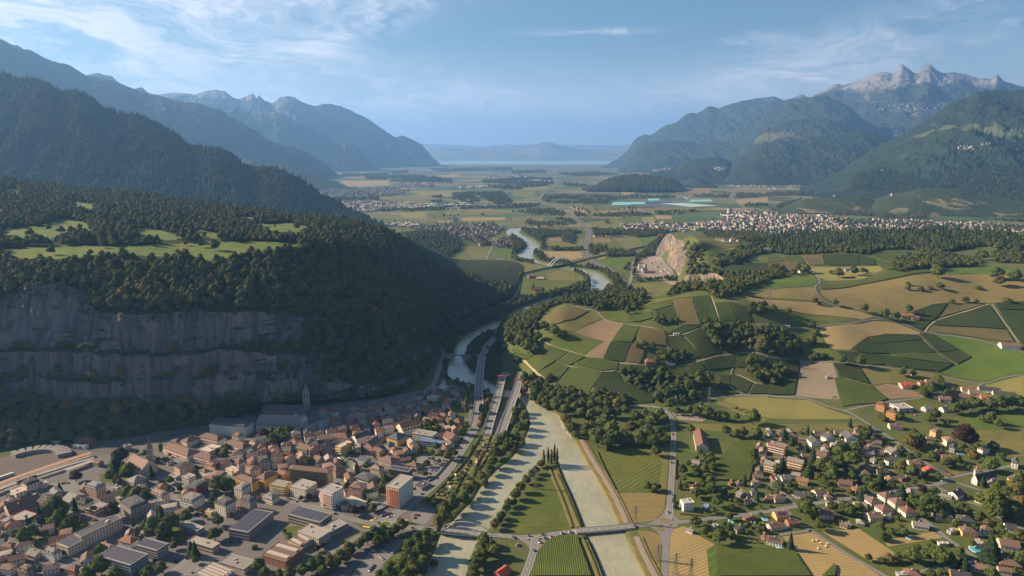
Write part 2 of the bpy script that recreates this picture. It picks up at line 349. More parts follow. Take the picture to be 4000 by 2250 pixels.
# ------------------------------------------------------------------ near relief: one height map over (bearing, distance)
CPTS=[]
def cz(t,lst):
 for x,y,z in lst:
  p=at_z(t,x,y,z);CPTS.append((p[0],p[1],z))
def cd(t,lst):                                   # hidden ground: column, distance, height
 for x,d,z in lst:
  r=ray(*src(t,x,0));X,_=src(t,x,0)
  dep=d*CP+(HCAM-z)*SP
  CPTS.append(((X-2000)/FPX*dep,d,z))
cz('Z',[(1250,905,12),(1262,880,30),(1275,845,55),(1300,805,80),(1350,785,84),(1400,762,84),(1480,758,84),(1560,765,84),(1610,765,86),
         (1400,810,78),(1500,820,72),(1580,800,78),(1650,790,84),(1700,752,98),(1760,740,104),(1830,735,106),(1850,790,88),(1780,790,84),
         (1700,850,60),(1750,870,52),(1650,870,54),(1560,860,60),(1450,870,52),(1380,890,38),(1300,900,22),(1350,930,16),(1430,950,14),(1500,930,28),
         (1600,915,36),(1700,912,32),(1800,905,34),(1560,960,16),(1500,1000,4),(1600,1005,3),(1640,980,8),(1740,955,18),(1800,960,12),(1900,955,12),
         (1900,900,34),(1850,860,48),(1930,860,52),(2000,880,34),(2010,940,14),(2000,1000,4),(1880,1005,3),(1750,1010,2),(2150,1040,1),(2080,960,12),
         (2200,950,14),(2200,880,34),(2300,860,40),(2400,900,24),(2350,950,12),(2500,950,12),(2500,890,30),(2576,900,30),(2700,900,30),(2460,1000,3),(2300,1020,2),
         (2576,1030,2),(2700,1030,3),(2100,830,58),(2050,800,70),(1950,800,78),(2150,780,74),(2250,790,66),(2350,770,72),(2330,830,48),(2480,830,50),(2576,840,48),(2400,760,76),(2576,760,76),
         (1900,740,98),(2000,740,94),(2000,700,96),(2100,710,92),(2200,700,100),(2300,690,110),(2400,700,106),(2500,700,104),(2576,700,108),(2700,700,108),
         (1950,670,98),(2050,650,102),(2150,640,108),(2250,650,104),(2350,640,108),(2450,650,108),(2500,620,122),(2576,640,118),
         (1850,680,92),(1900,640,92),(1980,640,90),(1780,730,98),
         (1675,588,138),(1700,590,136),(1745,600,126),(1760,625,112),(1800,620,108),(1850,625,100),(1830,650,98),(1900,612,98),(1770,665,98),(1750,650,106),(1735,690,60),
         (1720,712,20),(1760,712,50),(1690,725,24),(1720,730,60)])
cd('Z',[(1300,1750,0),(1400,1720,0),(1480,1720,0),(1560,1760,0),(1620,1850,10),(1640,2000,0),(1650,2600,0),(1700,2650,0),(1800,2900,0),(1900,3100,0),(2000,3100,0),(2150,3150,0),(2300,3200,0),
         (2450,3250,0),(2600,3300,0),(2900,3300,0),(1690,2330,120),(1760,2450,90),(1850,2500,80),(1950,2400,92),(2050,2350,104),(2150,2300,112),(2300,2300,116),(2450,2250,124),(2600,2250,130),(2800,2250,130),
         (2900,1500,90),(2900,1100,20),(2800,950,0),(1760,2050,80),(1850,2000,96),(1950,2000,98)])
# ground that is flat valley floor whatever the hills beside it do: (polygon, width of the blend)
def poly(t,pts,z=0.0):return np.array([at_z(t,x,y,z)[:2]for x,y in pts])
FLOOR=[(poly('Z',[(-400,1449),(-400,900),(1000,860),(1180,790),(1290,735),(1345,700),(1500,700),(1590,728),(1688,748),(1712,712),(1741,703),(1728,688),(1716,680),(1690,668),(1655,648),(1648,628),(1600,640),(1560,600),(1500,560),
                     (0,560)][:0]or [(1000,1449),(1000,760),(1180,770),(1290,735),(1345,712),(1500,702),(1590,730),(1668,738),(1700,716),(1728,706),(1722,690),(1706,672),(1680,662),(1652,652),(1645,632),(1560,615),(1400,560),(900,560),(900,760),(600,1100),(-600,1100),(-600,1449)]),26.0),
         (poly('Z',[(1100,1449),(1240,800),(1262,806),(1252,850),(1246,905),(1262,925),(1300,950),(1330,985),(1395,1025),(1440,1075),(1500,1065),(1560,1020),(1690,1040),(1760,1015),(1900,1003),(2060,1012),(2170,1055),(2300,1040),(2460,1020),(2800,1035),(2900,1449)]),45.0)]
def seg_dist(px,py,A,closed=True):
 n=len(A);best=np.full(px.shape,1e18)
 for i in range(n if closed else n-1):
  ax,ay=A[i];bx,by=A[(i+1)%n]
  dx,dy=bx-ax,by-ay;L2=dx*dx+dy*dy+1e-9
  t=np.clip(((px-ax)*dx+(py-ay)*dy)/L2,0,1)
  best=np.minimum(best,(px-ax-t*dx)**2+(py-ay-t*dy)**2)
 return np.sqrt(best)
def inside(px,py,A):
 r=np.zeros(px.shape,bool);n=len(A)
 for i in range(n):
  x1,y1=A[i];x2,y2=A[(i+1)%n]
  if y1==y2:continue
  c=((y1>py)!= (y2>py))&(px<(x2-x1)*(py-y1)/(y2-y1)+x1)
  r^=c
 return r
C_=np.array(CPTS);U_=np.stack([C_[:,0]/C_[:,1]*3.0,np.log(C_[:,1])*2.2],1)
def _phi(r2):return r2*np.log(r2+1e-12)*.5
_d2=((U_[:,None]-U_[None])**2).sum(-1);n_=len(C_)
_A=np.zeros((n_+3,n_+3));_A[:n_,:n_]=_phi(_d2)+np.eye(n_)*2e-4
_A[:n_,n_]=1;_A[:n_,n_+1:]=U_;_A[n_,:n_]=1;_A[n_+1:,:n_]=U_.T
_w=np.linalg.solve(_A,np.concatenate([C_[:,2],[0,0,0]]))
def rbf(x,y):
 u=np.stack([x/y*3.0,np.log(y)*2.2],-1).reshape(-1,2);out=np.zeros(len(u))
 for s in range(0,len(u),20000):
  q=u[s:s+20000];d2=((q[:,None]-U_[None])**2).sum(-1)
  out[s:s+20000]=_phi(d2)@ _w[:n_]+_w[n_]+q @ _w[n_+1:]
 return out.reshape(x.shape)
NU,NY,UM,Y0,Y1=620,470,1.0,330.0,3700.0
gu=np.linspace(-UM,UM,NU);gy=np.exp(np.linspace(math.log(Y0),math.log(Y1),NY))
GY,GU=np.meshgrid(gy,gu,indexing='ij');GX=GU*GY
GH=np.maximum(rbf(GX,GY),0)
GH*=smooth(GX/GY,-0.12,-0.02)*(1-smooth(GY,3000,3500))
for _A,_w_ in FLOOR:
 bb=(_A[:,0].min()-80,_A[:,0].max()+80,_A[:,1].min()-80,_A[:,1].max()+80)
 m_=(GX>bb[0])&(GX<bb[1])&(GY>bb[2])&(GY<bb[3])&(GH>0)
 px,py=GX[m_],GY[m_]
 s_=np.where(inside(px,py,_A),0,smooth(seg_dist(px,py,_A),0,_w_))
 GH[m_]*=s_
GH+=np.where(GH>2,1,0)*np.minimum(GH/20,1)*(fbm(GX/90,GY/90,7,4)-.5)*5
GH+=smooth(GH,14,50)*(fbm(GX/190,GY/190,17,2)-.5)*11
GH+=47*np.exp(-(((GX+365)/175)**2+((GY-2960)/190)**2))
# the river bed
def ring(*parts):
 out=[]
 for t,pts,*z in parts:
  out+=[at_z(t,x,y,z[0]if z else-2.0)[:2]for x,y in pts]
 return np.array(out)
RIVER=ring(('B',[(1262,1560),(1280,1449),(1300,1360),(1350,1260),(1385,1160),(1410,1100),(1480,1045),(1560,955),(1640,880),(1680,800),(1750,720),(1830,640),(1932,560)]),
             ('C',[(50,490),(100,420),(140,300),(125,200),(60,120),(45,85)]),('F',[(1850,1360),(1730,1300),(1650,1262),(1560,1240),(1480,1222),(1442,1190),(1450,1120),(1485,1050),(1492,990),(1525,940),(1600,880),(1700,830),(1800,790),(1880,768)]),
             ('Z',[(1290,782),(1370,752),(1440,738)]),('G',[(585,570),(592,540),(600,480),(575,435),(530,408),(450,398),(340,385),(200,350),(110,335),(30,300),(55,262),(110,235),(120,205),(100,180),(50,150),(0,118)]),
             ('F',[(1900,140),(1885,110),(1900,90),(1932,78)]),('G',[(20,85),(100,66),(104,72),(50,100),(60,128),(130,150),(190,180),(215,215),(165,250),(150,288),(180,325),(350,368),(460,378),(560,392),(640,408),(700,445),(748,490),(722,535),(690,570)]),
             ('Z',[(1500,738),(1400,768)]),('F',[(1932,772),(1870,795),(1810,835),(1720,875),(1640,935),(1585,1000),(1565,1040),(1570,1090),(1610,1140),(1650,1180),(1740,1235),(1840,1285)]),
             ('C',[(20,60),(60,70),(110,92),(200,155),(280,195),(350,230),(370,290),(400,350),(450,400),(470,425),(520,520),(570,610),(640,720),(700,830),(760,960),(810,1075),(860,1150),(920,1290),(1000,1449),(1070,1580),
     (745,1580),(700,1449),(650,1310),(590,1180),(550,1080),(490,920),(440,800),(400,720),(370,640),(352,575),(300,560),(235,590),(190,640),(130,700),(60,770),(0,855)]),
             ('B',[(1870,930),(1800,1020),(1760,1090),(1710,1150),(1665,1190),(1640,1260),(1605,1330),(1585,1449),(1560,1560)]))
def densify(A,step):
 out=[]
 n=len(A)
 for i in range(n):
  a,b=A[i],A[(i+1)%n];m=max(1,int(np.hypot(*(b-a))/step))
  for j in range(m):out.append(a+(b-a)*j/m)
 return np.array(out)
def chaikin(A,it=2):
 for _ in range(it):
  B=np.roll(A,-1,0);A=np.stack([A*.75+B*.25,A*.25+B*.75],1).reshape(-1,2)
 return A
RIVER_S=chaikin(RIVER,1)
bb=(RIVER[:,0].min()-30,RIVER[:,0].max()+30,RIVER[:,1].min()-30,RIVER[:,1].max()+30)
m_=(GX>bb[0])&(GX<bb[1])&(GY>bb[2])&(GY<bb[3])
px,py=GX[m_],GY[m_];ins=inside(px,py,RIVER_S);dd=seg_dist(px,py,RIVER_S)
bed=np.where(ins,-2-np.minimum(dd*.6,3),np.minimum(-2+dd*.45,1e3))
RIVD=np.full(GX.shape,1e3);RIVD[m_]=np.where(ins,-dd,dd)
GH[m_]=np.where(ins,bed,np.minimum(GH[m_],np.maximum(bed,-2)))

def height(x,y):
 """height of the near relief mesh at a point (exactly on its faces, up to the quad's twist)"""
 x=np.asarray(x,float);y=np.asarray(y,float)
 fi=np.clip((np.log(np.maximum(y,1))-math.log(Y0))/(math.log(Y1)-math.log(Y0))*(NY-1),0,NY-1.001)
 fj=np.clip((x/np.maximum(y,1)+UM)/(2*UM)*(NU-1),0,NU-1.001)
 i=fi.astype(int);j=fj.astype(int);a=fi-i;b=fj-j
 h=(GH[i,j]*(1-a)+GH[i+1,j]*a)*(1-b)+(GH[i,j+1]*(1-a)+GH[i+1,j+1]*a)*b
 return np.where(y>Y1,0.0,h)
def pick(t,x,y,above=0.0):
 """the first point of the relief along the line of sight of a place in the photograph"""
 r=ray(*src(t,x,y))
 d=np.exp(np.linspace(math.log(340),math.log(3600),1400))
 px_=r[0]/r[1]*d;pz=HCAM+r[2]/r[1]*d
 h=height(px_,d)+above
 k_=np.nonzero(pz<=h)[0]
 if len(k_)and k_[0]>0:
  i=k_[0];g0=pz[i-1]-h[i-1];g1=pz[i]-h[i];w=g0/(g0-g1+1e-9)
  dd_=d[i-1]+(d[i]-d[i-1])*w
  return np.array([r[0]/r[1]*dd_,dd_,HCAM+r[2]/r[1]*dd_-above])
 return at_z(t,x,y,above)

def ground_mat():
 m,q,out=base_mat('meadow_ground');g=q.node('ShaderNodeNewGeometry');P=g.outputs['Position']
 n1=q.noise(P,1/60,6,.6);n2=q.noise(P,1/5,5,.65);n3=q.noise(P,1/350,3,.5)
 c=q.mix(q.ramp(n1,.35,.65),(.060,.090,.024),(.10,.105,.036))
 c=q.mix(q.ramp(n3,.42,.62,0,.7),c,(.085,.092,.038));c=q.mix(q.ramp(n2,.5,.8,0,.5),c,(.04,.062,.018))
 finish(q,out,c,.95,n2,.5,1.0,.1);return m
ground_mat()
me=mesh_np('valley_ground',np.stack([GX,GY,GH],-1),grid_faces(NY,NU),MATS['meadow_ground'])
tag(link('ground',me),kind='structure')
# plain beyond, with its patchwork of fields
def plain_mat():
 m,q,out=base_mat('far_plain');P=pos(q)
 rot=q.node('ShaderNodeMapping',{'Vector':P,'Rotation':(0,0,.35),'Scale':(1/420,1/230,0)}).outputs[0]
 w=q.node('ShaderNodeVectorMath',{0:rot,1:q.node('ShaderNodeTexNoise',{'Vector':rot,'Scale':.6}).outputs[1]},operation='ADD').outputs[0]
 v=q.node('ShaderNodeTexVoronoi',{'Vector':w,'Scale':1.0,'Randomness':.75},distance='CHEBYCHEV')
 r=q.node('ShaderNodeSeparateXYZ',{0:v.outputs['Color']})
 cr=q.node('ShaderNodeValToRGB',{'Fac':r.outputs[0]});e=cr.color_ramp;e.interpolation='CONSTANT'
 cols=[(.05,.085,.028),(.10,.115,.04),(.17,.14,.07),(.045,.075,.03),(.12,.12,.055),(.06,.10,.03),(.20,.15,.085),(.035,.05,.022)]
 e.elements[0].color=(*cols[0],1);e.elements[1].color=(*cols[1],1);e.elements[1].position=.15
 for i,c in enumerate(cols[2:]):el_=e.elements.new(.28+i*.12);el_.color=(*c,1)
 n=q.noise(P,1/900,6,.62);c=q.mix(q.ramp(n,.60,.64),cr.outputs[0],(.022,.036,.016))
 c=q.mix(q.ramp(q.noise(P,1/60,3),.62,.66,0,.8),c,(.02,.035,.015))
 finish(q,out,c,.95);return m
plain_mat()
xs=np.linspace(-1,1,40);ys=np.array([3660,4500,6000,8000,11000,15000,19000,22300])
GX2=xs[None,:]*ys[:,None]*1.05;V=np.stack([GX2,np.repeat(ys[:,None],40,1),np.full(GX2.shape,-.3)],-1)
tag(link('plain',mesh_np('plain',V,grid_faces(len(ys),40),MATS['far_plain'])),kind='structure')
V=np.array([[[-9000,-600,-8.],[9000,-600,-8.]],[[-70000,60000,-9],[70000,60000,-9.]]]);V[0,0,0]=-9000
tag(link('underlying_ground',mesh_np('underlying_ground',np.array([[[-70000,-800,-8.],[70000,-800,-8.]],[[-70000,60000,-8.],[70000,60000,-8.]]]),np.array([[0,1,3,2]]),MATS['meadow_ground'])),kind='structure')
def water_mat(name,c1,c2,rough,bscale,bstr,sx=1.0,spec=.5,wscale=1/70):
 m,q,out=base_mat(name);P=pos(q)
 n=q.noise(P,wscale,4,.6);w=q.noise(q.node('ShaderNodeVectorMath',{0:P,1:(sx,1,1)},operation='MULTIPLY').outputs[0],bscale,5,.6)
 fl=q.noise(q.node('ShaderNodeVectorMath',{0:P,1:(.09,.03,1)},operation='MULTIPLY').outputs[0],1.0,6,.7,1.5)
 n=q.math('ADD',q.math('MULTIPLY',n,.5),q.math('MULTIPLY',fl,.5));finish(q,out,q.mix(q.ramp(n,.36,.64),c1,c2),rough,q.math('ADD',w,q.math('MULTIPLY',fl,.8)),bstr,.35,spec)
water_mat('river_water',(.235,.235,.165),(.32,.31,.21),.20,.35,.7)
water_mat('lake_water',(.24,.31,.34),(.27,.34,.37),.45,.01,.0)
tag(link('lake',mesh_np('lake',np.array([[[-12000,21900,.5],[9000,21900,.5]],[[-30000,34000,.5],[20000,34000,.5]]]),np.array([[0,1,3,2]]),MATS['lake_water'])),kind='structure')

def tri_poly(A,step=None,holes=()):
 """triangulate a polygon, with inner points every step metres so that it can be draped"""
 A=densify(np.asarray(A,float),step)if step else np.asarray(A,float)
 pts=[Vector(p)for p in A];n=len(pts);edges=[(i,(i+1)%n)for i in range(n)]
 if step:
  x0,y0=A.min(0);x1,y1=A.max(0)
  gx,gy_=np.meshgrid(np.arange(x0+step*.5,x1,step),np.arange(y0+step*.5,y1,step))
  gx=gx.ravel();gy_=gy_.ravel()
  m=inside(gx,gy_,A);gx,gy_=gx[m],gy_[m]
  if len(gx):
   m=seg_dist(gx,gy_,A)>step*.3
   pts+=[Vector((a,b))for a,b in zip(gx[m],gy_[m])]
 v,e,f,*_=delaunay_2d_cdt(pts,edges,[list(range(n))],1 if True else 0,1e-4)
 return np.array([(p.x,p.y)for p in v]),[t for t in f]
v2,f2=tri_poly(RIVER_S,None)
v3=np.c_[v2,np.full(len(v2),-2.0)]
tag(link('river',mesh_np('river',v3,f2,MATS['river_water'])),kind='structure')

# ------------------------------------------------------------------ the near hill on the left: wooded slope, three cliff bands, terrace, wood
# columns across the photograph; for each the (height in the photograph, distance) of: foot, cliff C bottom/top, cliff B bottom/top, cliff A bottom/top, slope, terrace edge, fields' end, wood, crest
HC={
 -420:[(1160,None),(1020,900),(985,905),(955,915),(900,920),(885,930),(740,955),(700,1010),(645,1100),(600,1290),(520,1700),(430,2300)],
 0:    [(1130,None),(1010,930),(975,935),(950,945),(895,950),(885,960),(765,985),(700,1050),(645,1130),(600,1310),(520,1700),(450,2300)],
 60:   [(1126,None),(1000,935),(970,940),(948,948),(893,953),(882,962),(725,992),(690,1050),(648,1130),(596,1320),(525,1700),(462,2300)],
 130:  [(1120,None),(1008,935),(958,942),(945,950),(888,955),(872,965),(712,998),(690,1045),(650,1125),(594,1330),(530,1700),(472,2300)],
 200:  [(1112,None),(1018,935),(958,943),(942,950),(884,956),(868,966),(735,994),(700,1045),(652,1120),(596,1320),(532,1700),(480,2280)],
 240:  [(1106,None),(1020,936),(958,944),(942,950),(885,956),(872,966),(785,985),(715,1050),(650,1125),(598,1310),(534,1690),(484,2260)],
 330:  [(1095,None),(1018,942),(962,950),(942,956),(890,962),(880,972),(790,990),(715,1060),(650,1140),(605,1300),(540,1680),(490,2220)],
 450:  [(1080,None),(1012,955),(966,962),(940,970),(892,976),(884,986),(786,1005),(720,1075),(658,1160),(600,1340),(548,1680),(508,2150)],
 520:  [(1070,None),(1012,965),(962,972),(938,980),(888,986),(880,996),(786,1015),(722,1085),(655,1170),(606,1330),(560,1650),(520,2080)],
 620:  [(1040,None),(1010,985),(955,995),(930,1003),(886,1010),(878,1020),(790,1040),(718,1110),(650,1195),(612,1320),(572,1600),(532,2020)],
 700:  [(1026,None),(1008,1005),(952,1016),(925,1026),(890,1034),(872,1050),(792,1080),(712,1150),(632,1240),(605,1340),(575,1580),(545,1940)],
 760:  [(1018,None),(1006,1025),(955,1036),(925,1046),(895,1056),(866,1082),(800,1122),(712,1190),(622,1290),(600,1390),(578,1600),(550,1900)],
 830:  [(1012,None),(1002,1045),(962,1056),(930,1070),(900,1086),(862,1120),(800,1165),(715,1250),(618,1380),(600,1470),(580,1640),(558,1880)],
 900:  [(1006,None),(998,1062),(966,1074),(936,1092),(900,1120),(860,1165),(800,1220),(730,1300),(640,1450),(615,1540),(590,1690),(566,1870)],
 960:  [(1000,None),(992,1080),(962,1092),(934,1112),(898,1146),(858,1200),(805,1262),(742,1350),(660,1510),(630,1600),(600,1740),(577,1880)],
 1000:[(990,None),(985,1098),(956,1110),(928,1132),(892,1170),(855,1226),(808,1290),(750,1386),(680,1545),(650,1640),(620,1770),(596,1880)],
 1040:[(965,None),(961,1140),(944,1152),(918,1178),(886,1218),(850,1276),(808,1340),(760,1430),(700,1580),(672,1680),(645,1790),(624,1880)],
 1070:[(935,None),(930,1200),(918,1215),(900,1240),(874,1276),(845,1325),(808,1390),(770,1468),(720,1610),(695,1700),(670,1800),(650,1880)],
 1090:[(890,None),(886,1300),(880,1315),(868,1340),(850,1372),(828,1420),(800,1480),(772,1545),(735,1660),(712,1740),(690,1820),(668,1885)],
 1110:[(850,None),(846,1405),(840,1420),(832,1440),(820,1468),(806,1505),(788,1550),(768,1600),(742,1690),(722,1760),(702,1830),(684,1890)],
 1140:[(818,None),(815,1510),(810,1522),(804,1540),(796,1560),(786,1590),(774,1625),(760,1665),(740,1730),(724,1790),(708,1846),(692,1900)],
 1200:[(784,None),(782,1640),(779,1650),(775,1662),(770,1678),(764,1698),(757,1720),(748,1750),(737,1795),(728,1830),(716,1870),(704,1910)],
 1250:[(760,None),(759,1745),(757,1751),(755,1758),(752,1768),(749,1780),(745,1794),(741,1812),(735,1840),(730,1862),(724,1886),(717,1915)],
 1292:[(742,None),(741.6,1840),(741,1843),(740.5,1846),(740,1850),(739,1855),(738,1861),(737,1868),(735.5,1878),(734,1888),(733,1900),(731,1914)]}
NR=12
_k=sorted(HC);NXH=560
hx=np.linspace(_k[0],_k[-1],NXH)
tabY=np.array([[v[0]for v in HC[c]]for c in _k],float)
tabD=np.zeros_like(tabY)
for i,c in enumerate(_k):
 for j,v in enumerate(HC[c]):tabD[i,j]=v[1]if v[1]else at_z('Z',c,v[0],0)[1]
nrow=[16,14,5,22,4,40,26,28,22,24,26]
rows=[0.0]
for j,n in enumerate(nrow):rows+=list(j+(np.arange(n)+1)/n)
rows=np.array(rows)
LH=np.zeros((len(rows)+10,NXH,3))
iy=np.zeros((NXH,NR));idd=np.zeros((NXH,NR))
for j in range(NR):
 iy[:,j]=np.interp(hx,_k,tabY[:,j]);idd[:,j]=np.interp(hx,_k,tabD[:,j])
# small irregularity of the cliff edges
for j,a in ((1,5),(2,5),(3,4),(4,5),(5,5),(6,8),(7,4)):
 iy[:,j]+=(fbm(hx/38,hx*0+j*3.3,60+j,4,.6)-.5)*a*2*smooth(1050-hx,0,120)
_s=(fbm(hx/75,hx*0,501,4,.6)-.5)*34*smooth(1050-hx,0,160);_s2=(fbm(hx/60,hx*0,511,4,.6)-.5)*26*smooth(1050-hx,0,160)
for j in (3,4):iy[:,j]+=_s*.35+_s2
for j in (1,2):iy[:,j]+=_s2*.4
iy[:,5]+=_s*.6;iy[:,4]=np.minimum(iy[:,4],iy[:,3]-6);iy[:,5]=np.minimum(iy[:,5],iy[:,4]-2);iy[:,2]=np.minimum(iy[:,2],iy[:,1]-5);iy[:,3]=np.minimum(iy[:,3],iy[:,2]-3);iy[:,4]=np.minimum(iy[:,4],iy[:,3]-3);iy[:,5]=np.minimum(iy[:,5],iy[:,4]-2)
for c in range(NXH):
 yy=np.interp(rows,np.arange(NR),iy[c]);d_=np.interp(rows,np.arange(NR),idd[c])
 for i in range(len(rows)):
  LH[i,c]=at_d('Z',hx[c],yy[i],d_[i])
def is_cliff(r):return ((r>1)&(r<2))|((r>3)&(r<4))|((r>5)&(r<6))
RR=np.repeat(rows[:,None],NXH,1);cx=LH[:len(rows),:,0];cy_=LH[:len(rows),:,1];cz_=LH[:len(rows),:,2]
cl=is_cliff(RR)*1.0
win=np.minimum(smooth(RR,0,.5),1-smooth(RR,10.2,11));tp=smooth(1292-hx,0,150)[None,:]
# cliffs: buttresses and vertical furrows push the face in and out; slopes: gullies
fur=(fbm(cx/24,cz_/160,70,5,.55,True)-.6)*14+(fbm(cx/90,cz_/200,75,3)-.5)*36+(fbm(cx/40,cz_/7,79,3,.6)-.5)*5
face=smooth(RR,.5,1.2)*(1-smooth(RR,6.0,7.0))
cy_=cy_+face*fur*tp*smooth(1090-hx,0,100)[None,:]
cz_=cz_+win*(1-cl)*(fbm(cx/60,cy_/60,81,5)-.5)*9*tp*np.where(RR>7.9,np.where(RR<9,.35,1),.8)
gul=(fbm(cx/130,cy_/420,85,4,.5,True)-.6)*26*smooth(RR,5.9,6.6)*(1-smooth(RR,7.2,8))*tp
cz_=cz_+gul
LH[:len(rows),:,1]=cy_;LH[:len(rows),:,2]=np.maximum(cz_,-1)
LH[0,:,2]=-4
for i in range(10):
 q_=(i+1)/10;top=LH[len(rows)-1]
 LH[len(rows)+i,:,0]=top[:,0]*(1+.12*q_)+60*q_;LH[len(rows)+i,:,1]=top[:,1]+700*q_;LH[len(rows)+i,:,2]=top[:,2]*(1-q_**1.3)-6*q_
def cliff_mat():
 """limestone: furrowed, streaked, with bushes on the ledges and wood on what is less than sheer"""
 m,q,out=base_mat('cliff_rock');g=q.node('ShaderNodeNewGeometry');P=g.outputs['Position']
 S=q.node('ShaderNodeVectorMath',{0:P,1:(1,.3,.12)},operation='MULTIPLY').outputs[0]
 st=q.noise(S,1/5,7,.7);st2=q.noise(S,1/22,5,.6,.6);bd=q.noise(q.node('ShaderNodeVectorMath',{0:P,1:(.12,.12,1)},operation='MULTIPLY').outputs[0],1/6,5,.6)
 c=q.mix(q.ramp(st2,.35,.65),(.070,.072,.080),(.165,.160,.168));c=q.mix(q.ramp(st,.30,.58,.85,0),c,(.035,.032,.032))
 c=q.mix(q.ramp(bd,.5,.7,0,.45),c,(.12,.105,.10));c=q.mix(q.ramp(q.noise(P,1/35,4),.56,.68,0,.6),c,(.24,.20,.18))
 N=q.node('ShaderNodeSeparateXYZ',{0:g.outputs['Normal']}).outputs[2]
 ng=q.noise(P,1/26,6,.68);gm=q.ramp(q.math('ADD',N,q.math('MULTIPLY',ng,.9)),0.96,1.10)
 c=q.mix(gm,c,q.mix(q.noise(P,1/9,3),(.022,.034,.016),(.045,.055,.025)))
 h=q.math('ADD',q.math('MULTIPLY',st,1.2),q.math('MULTIPLY',bd,.7))
 finish(q,out,c,.9,h,.9,3.0,.15);return m
cliff_mat()
def floor_mat():
 m,q,out=base_mat('wood_floor');P=pos(q)
 n=q.noise(P,1/9,5,.65)
 finish(q,out,q.mix(n,(.022,.034,.016),(.05,.055,.025)),.95,n,.8,2.5,.05);return m
floor_mat()
def pasture_mat(name,a,b,c3):
 m,q,out=base_mat(name);P=pos(q)
 n=q.noise(P,1/40,5,.6);n2=q.noise(P,1/6,5,.6)
 c=q.mix(q.ramp(n,.38,.62),a,b);c=q.mix(q.ramp(n2,.55,.8,0,.5),c,c3)
 finish(q,out,c,.95,n2,.4,.8,.1);return m
pasture_mat('pasture',(.085,.125,.026),(.125,.14,.038),(.06,.09,.022))
# split of the hill surface: rock faces / wood floor / pasture
def field_mask():
 """where the terrace carries grass: outlines traced in the photograph"""
 polys=[[(0,580),(100,568),(155,552),(215,562),(235,580),(150,590),(120,605),(60,600),(0,605)],[(0,645),(0,627),(180,618),(330,620),(480,612),(640,608),(760,612),(740,622),(660,630),(600,640),(540,660),(480,648),(300,642),(100,655)],
             [(170,505),(240,515),(235,530),(160,520)],[(330,575),(400,580),(470,600),(420,606),(340,590)],[(480,575),(560,590),(540,604),(480,592)],[(10,470),(50,480),(45,492),(5,488)],[(640,565),(730,560),(790,575),(740,590),(660,585)],[(590,545),(660,548),(640,556),(595,553)]]
 out=np.zeros((len(rows),NXH),bool)
 sx,sy=proj(LH[:len(rows)]);sx,sy=sx*.644,sy*.644
 for p in polys:out|=inside(sx,sy,np.array(p,float))
 global FMT
 FMT=out.copy()
 for p in polys:FMT|=inside(sx,sy-13,np.array(p,float))|inside(sx,sy-7,np.array(p,float))
 return out&(RR>7.2)
def proj(V):
 dx,dy,dz=V[...,0],V[...,1],V[...,2]-HCAM;dep=dy*CP-dz*SP
 return 2000+FPX*dx/dep,1125+FPX*(-dy*SP-dz*CP)/dep
FM=field_mask()
mi=np.where(FM,2,np.where(RR>6.02,1,0));mi=np.where((RR<.98)&~FM,1,mi)
mi=np.where(tp<.98,np.where(RR>.9,1,mi),mi)
mi=np.concatenate([mi[:-1,:-1],np.ones((10,NXH-1),int)],0)
me=mesh_np('near_hillside',LH,grid_faces(LH.shape[0],NXH),[MATS['cliff_rock'],MATS['wood_floor'],MATS['pasture']],mi.ravel())
tag(link('hillside',me),kind='structure')
#print('ZMAX', max((o.matrix_world @ Vector(c)).z for o in SC.objects if o.type=='MESH' for c in o.bound_box))
# ------------------------------------------------------------------ fields, vineyards, roads draped over the relief
def field_mat(name,a,b,c3,stripe=0.0,ang=0.0,pitch=6.0,patch=1/70,bump=.3,dark=.75):
 m,q,out=base_mat(name);P=pos(q)
 n=q.noise(P,patch,6,.68,.6);n2=q.noise(P,1/3.5,5,.65)
 c=q.mix(q.ramp(n,.36,.64),a,b);c=q.mix(q.ramp(n2,.45,.8,0,.6),c,c3)
 n5=q.noise(P,1/160,5,.7,1.2);c=q.mix(q.ramp(n5,.50,.72,0,.45),c,tuple(x*.62 for x in a));n6=q.noise(P,1/22,6,.75,.8);c=q.mix(q.ramp(n6,.56,.74,0,.40),c,tuple(x*1.35 for x in b))
 h=n2
 if stripe:
  r=q.node('ShaderNodeMapping',{'Vector':P,'Rotation':(0,0,-ang)}).outputs[0]
  wob=q.node('ShaderNodeVectorMath',{0:r,1:q.xyz(0,q.math('MULTIPLY',q.noise(P,1/40,2),5.0),0)},operation='ADD').outputs[0]
  y=q.node('ShaderNodeSeparateXYZ',{0:wob}).outputs[1]
  s=q.math('ABSOLUTE',q.math('SUBTRACT',q.math('FRACT',q.math('DIVIDE',y,pitch)),.5))
  s=q.ramp(q.math('MULTIPLY_ADD',n2,.22,s),.22,.42)
  c=q.mix(q.math('MULTIPLY',s,stripe),c,q.node('ShaderNodeVectorMath',{0:c,1:(dark,dark*(.9 if dark>1 else 1),dark*.9)},operation='MULTIPLY').outputs[0])
  r2=q.node('ShaderNodeVectorMath',{0:r,1:(.02,.35,0)},operation='MULTIPLY').outputs[0]
  c=q.mix(q.ramp(q.noise(r2,1.0,4,.6),.4,.7,0,.35),c,b)
  h=q.math('SUBTRACT',n2,q.math('MULTIPLY',s,1.2))
 finish(q,out,c,.95,h,bump,.8,.08);return m
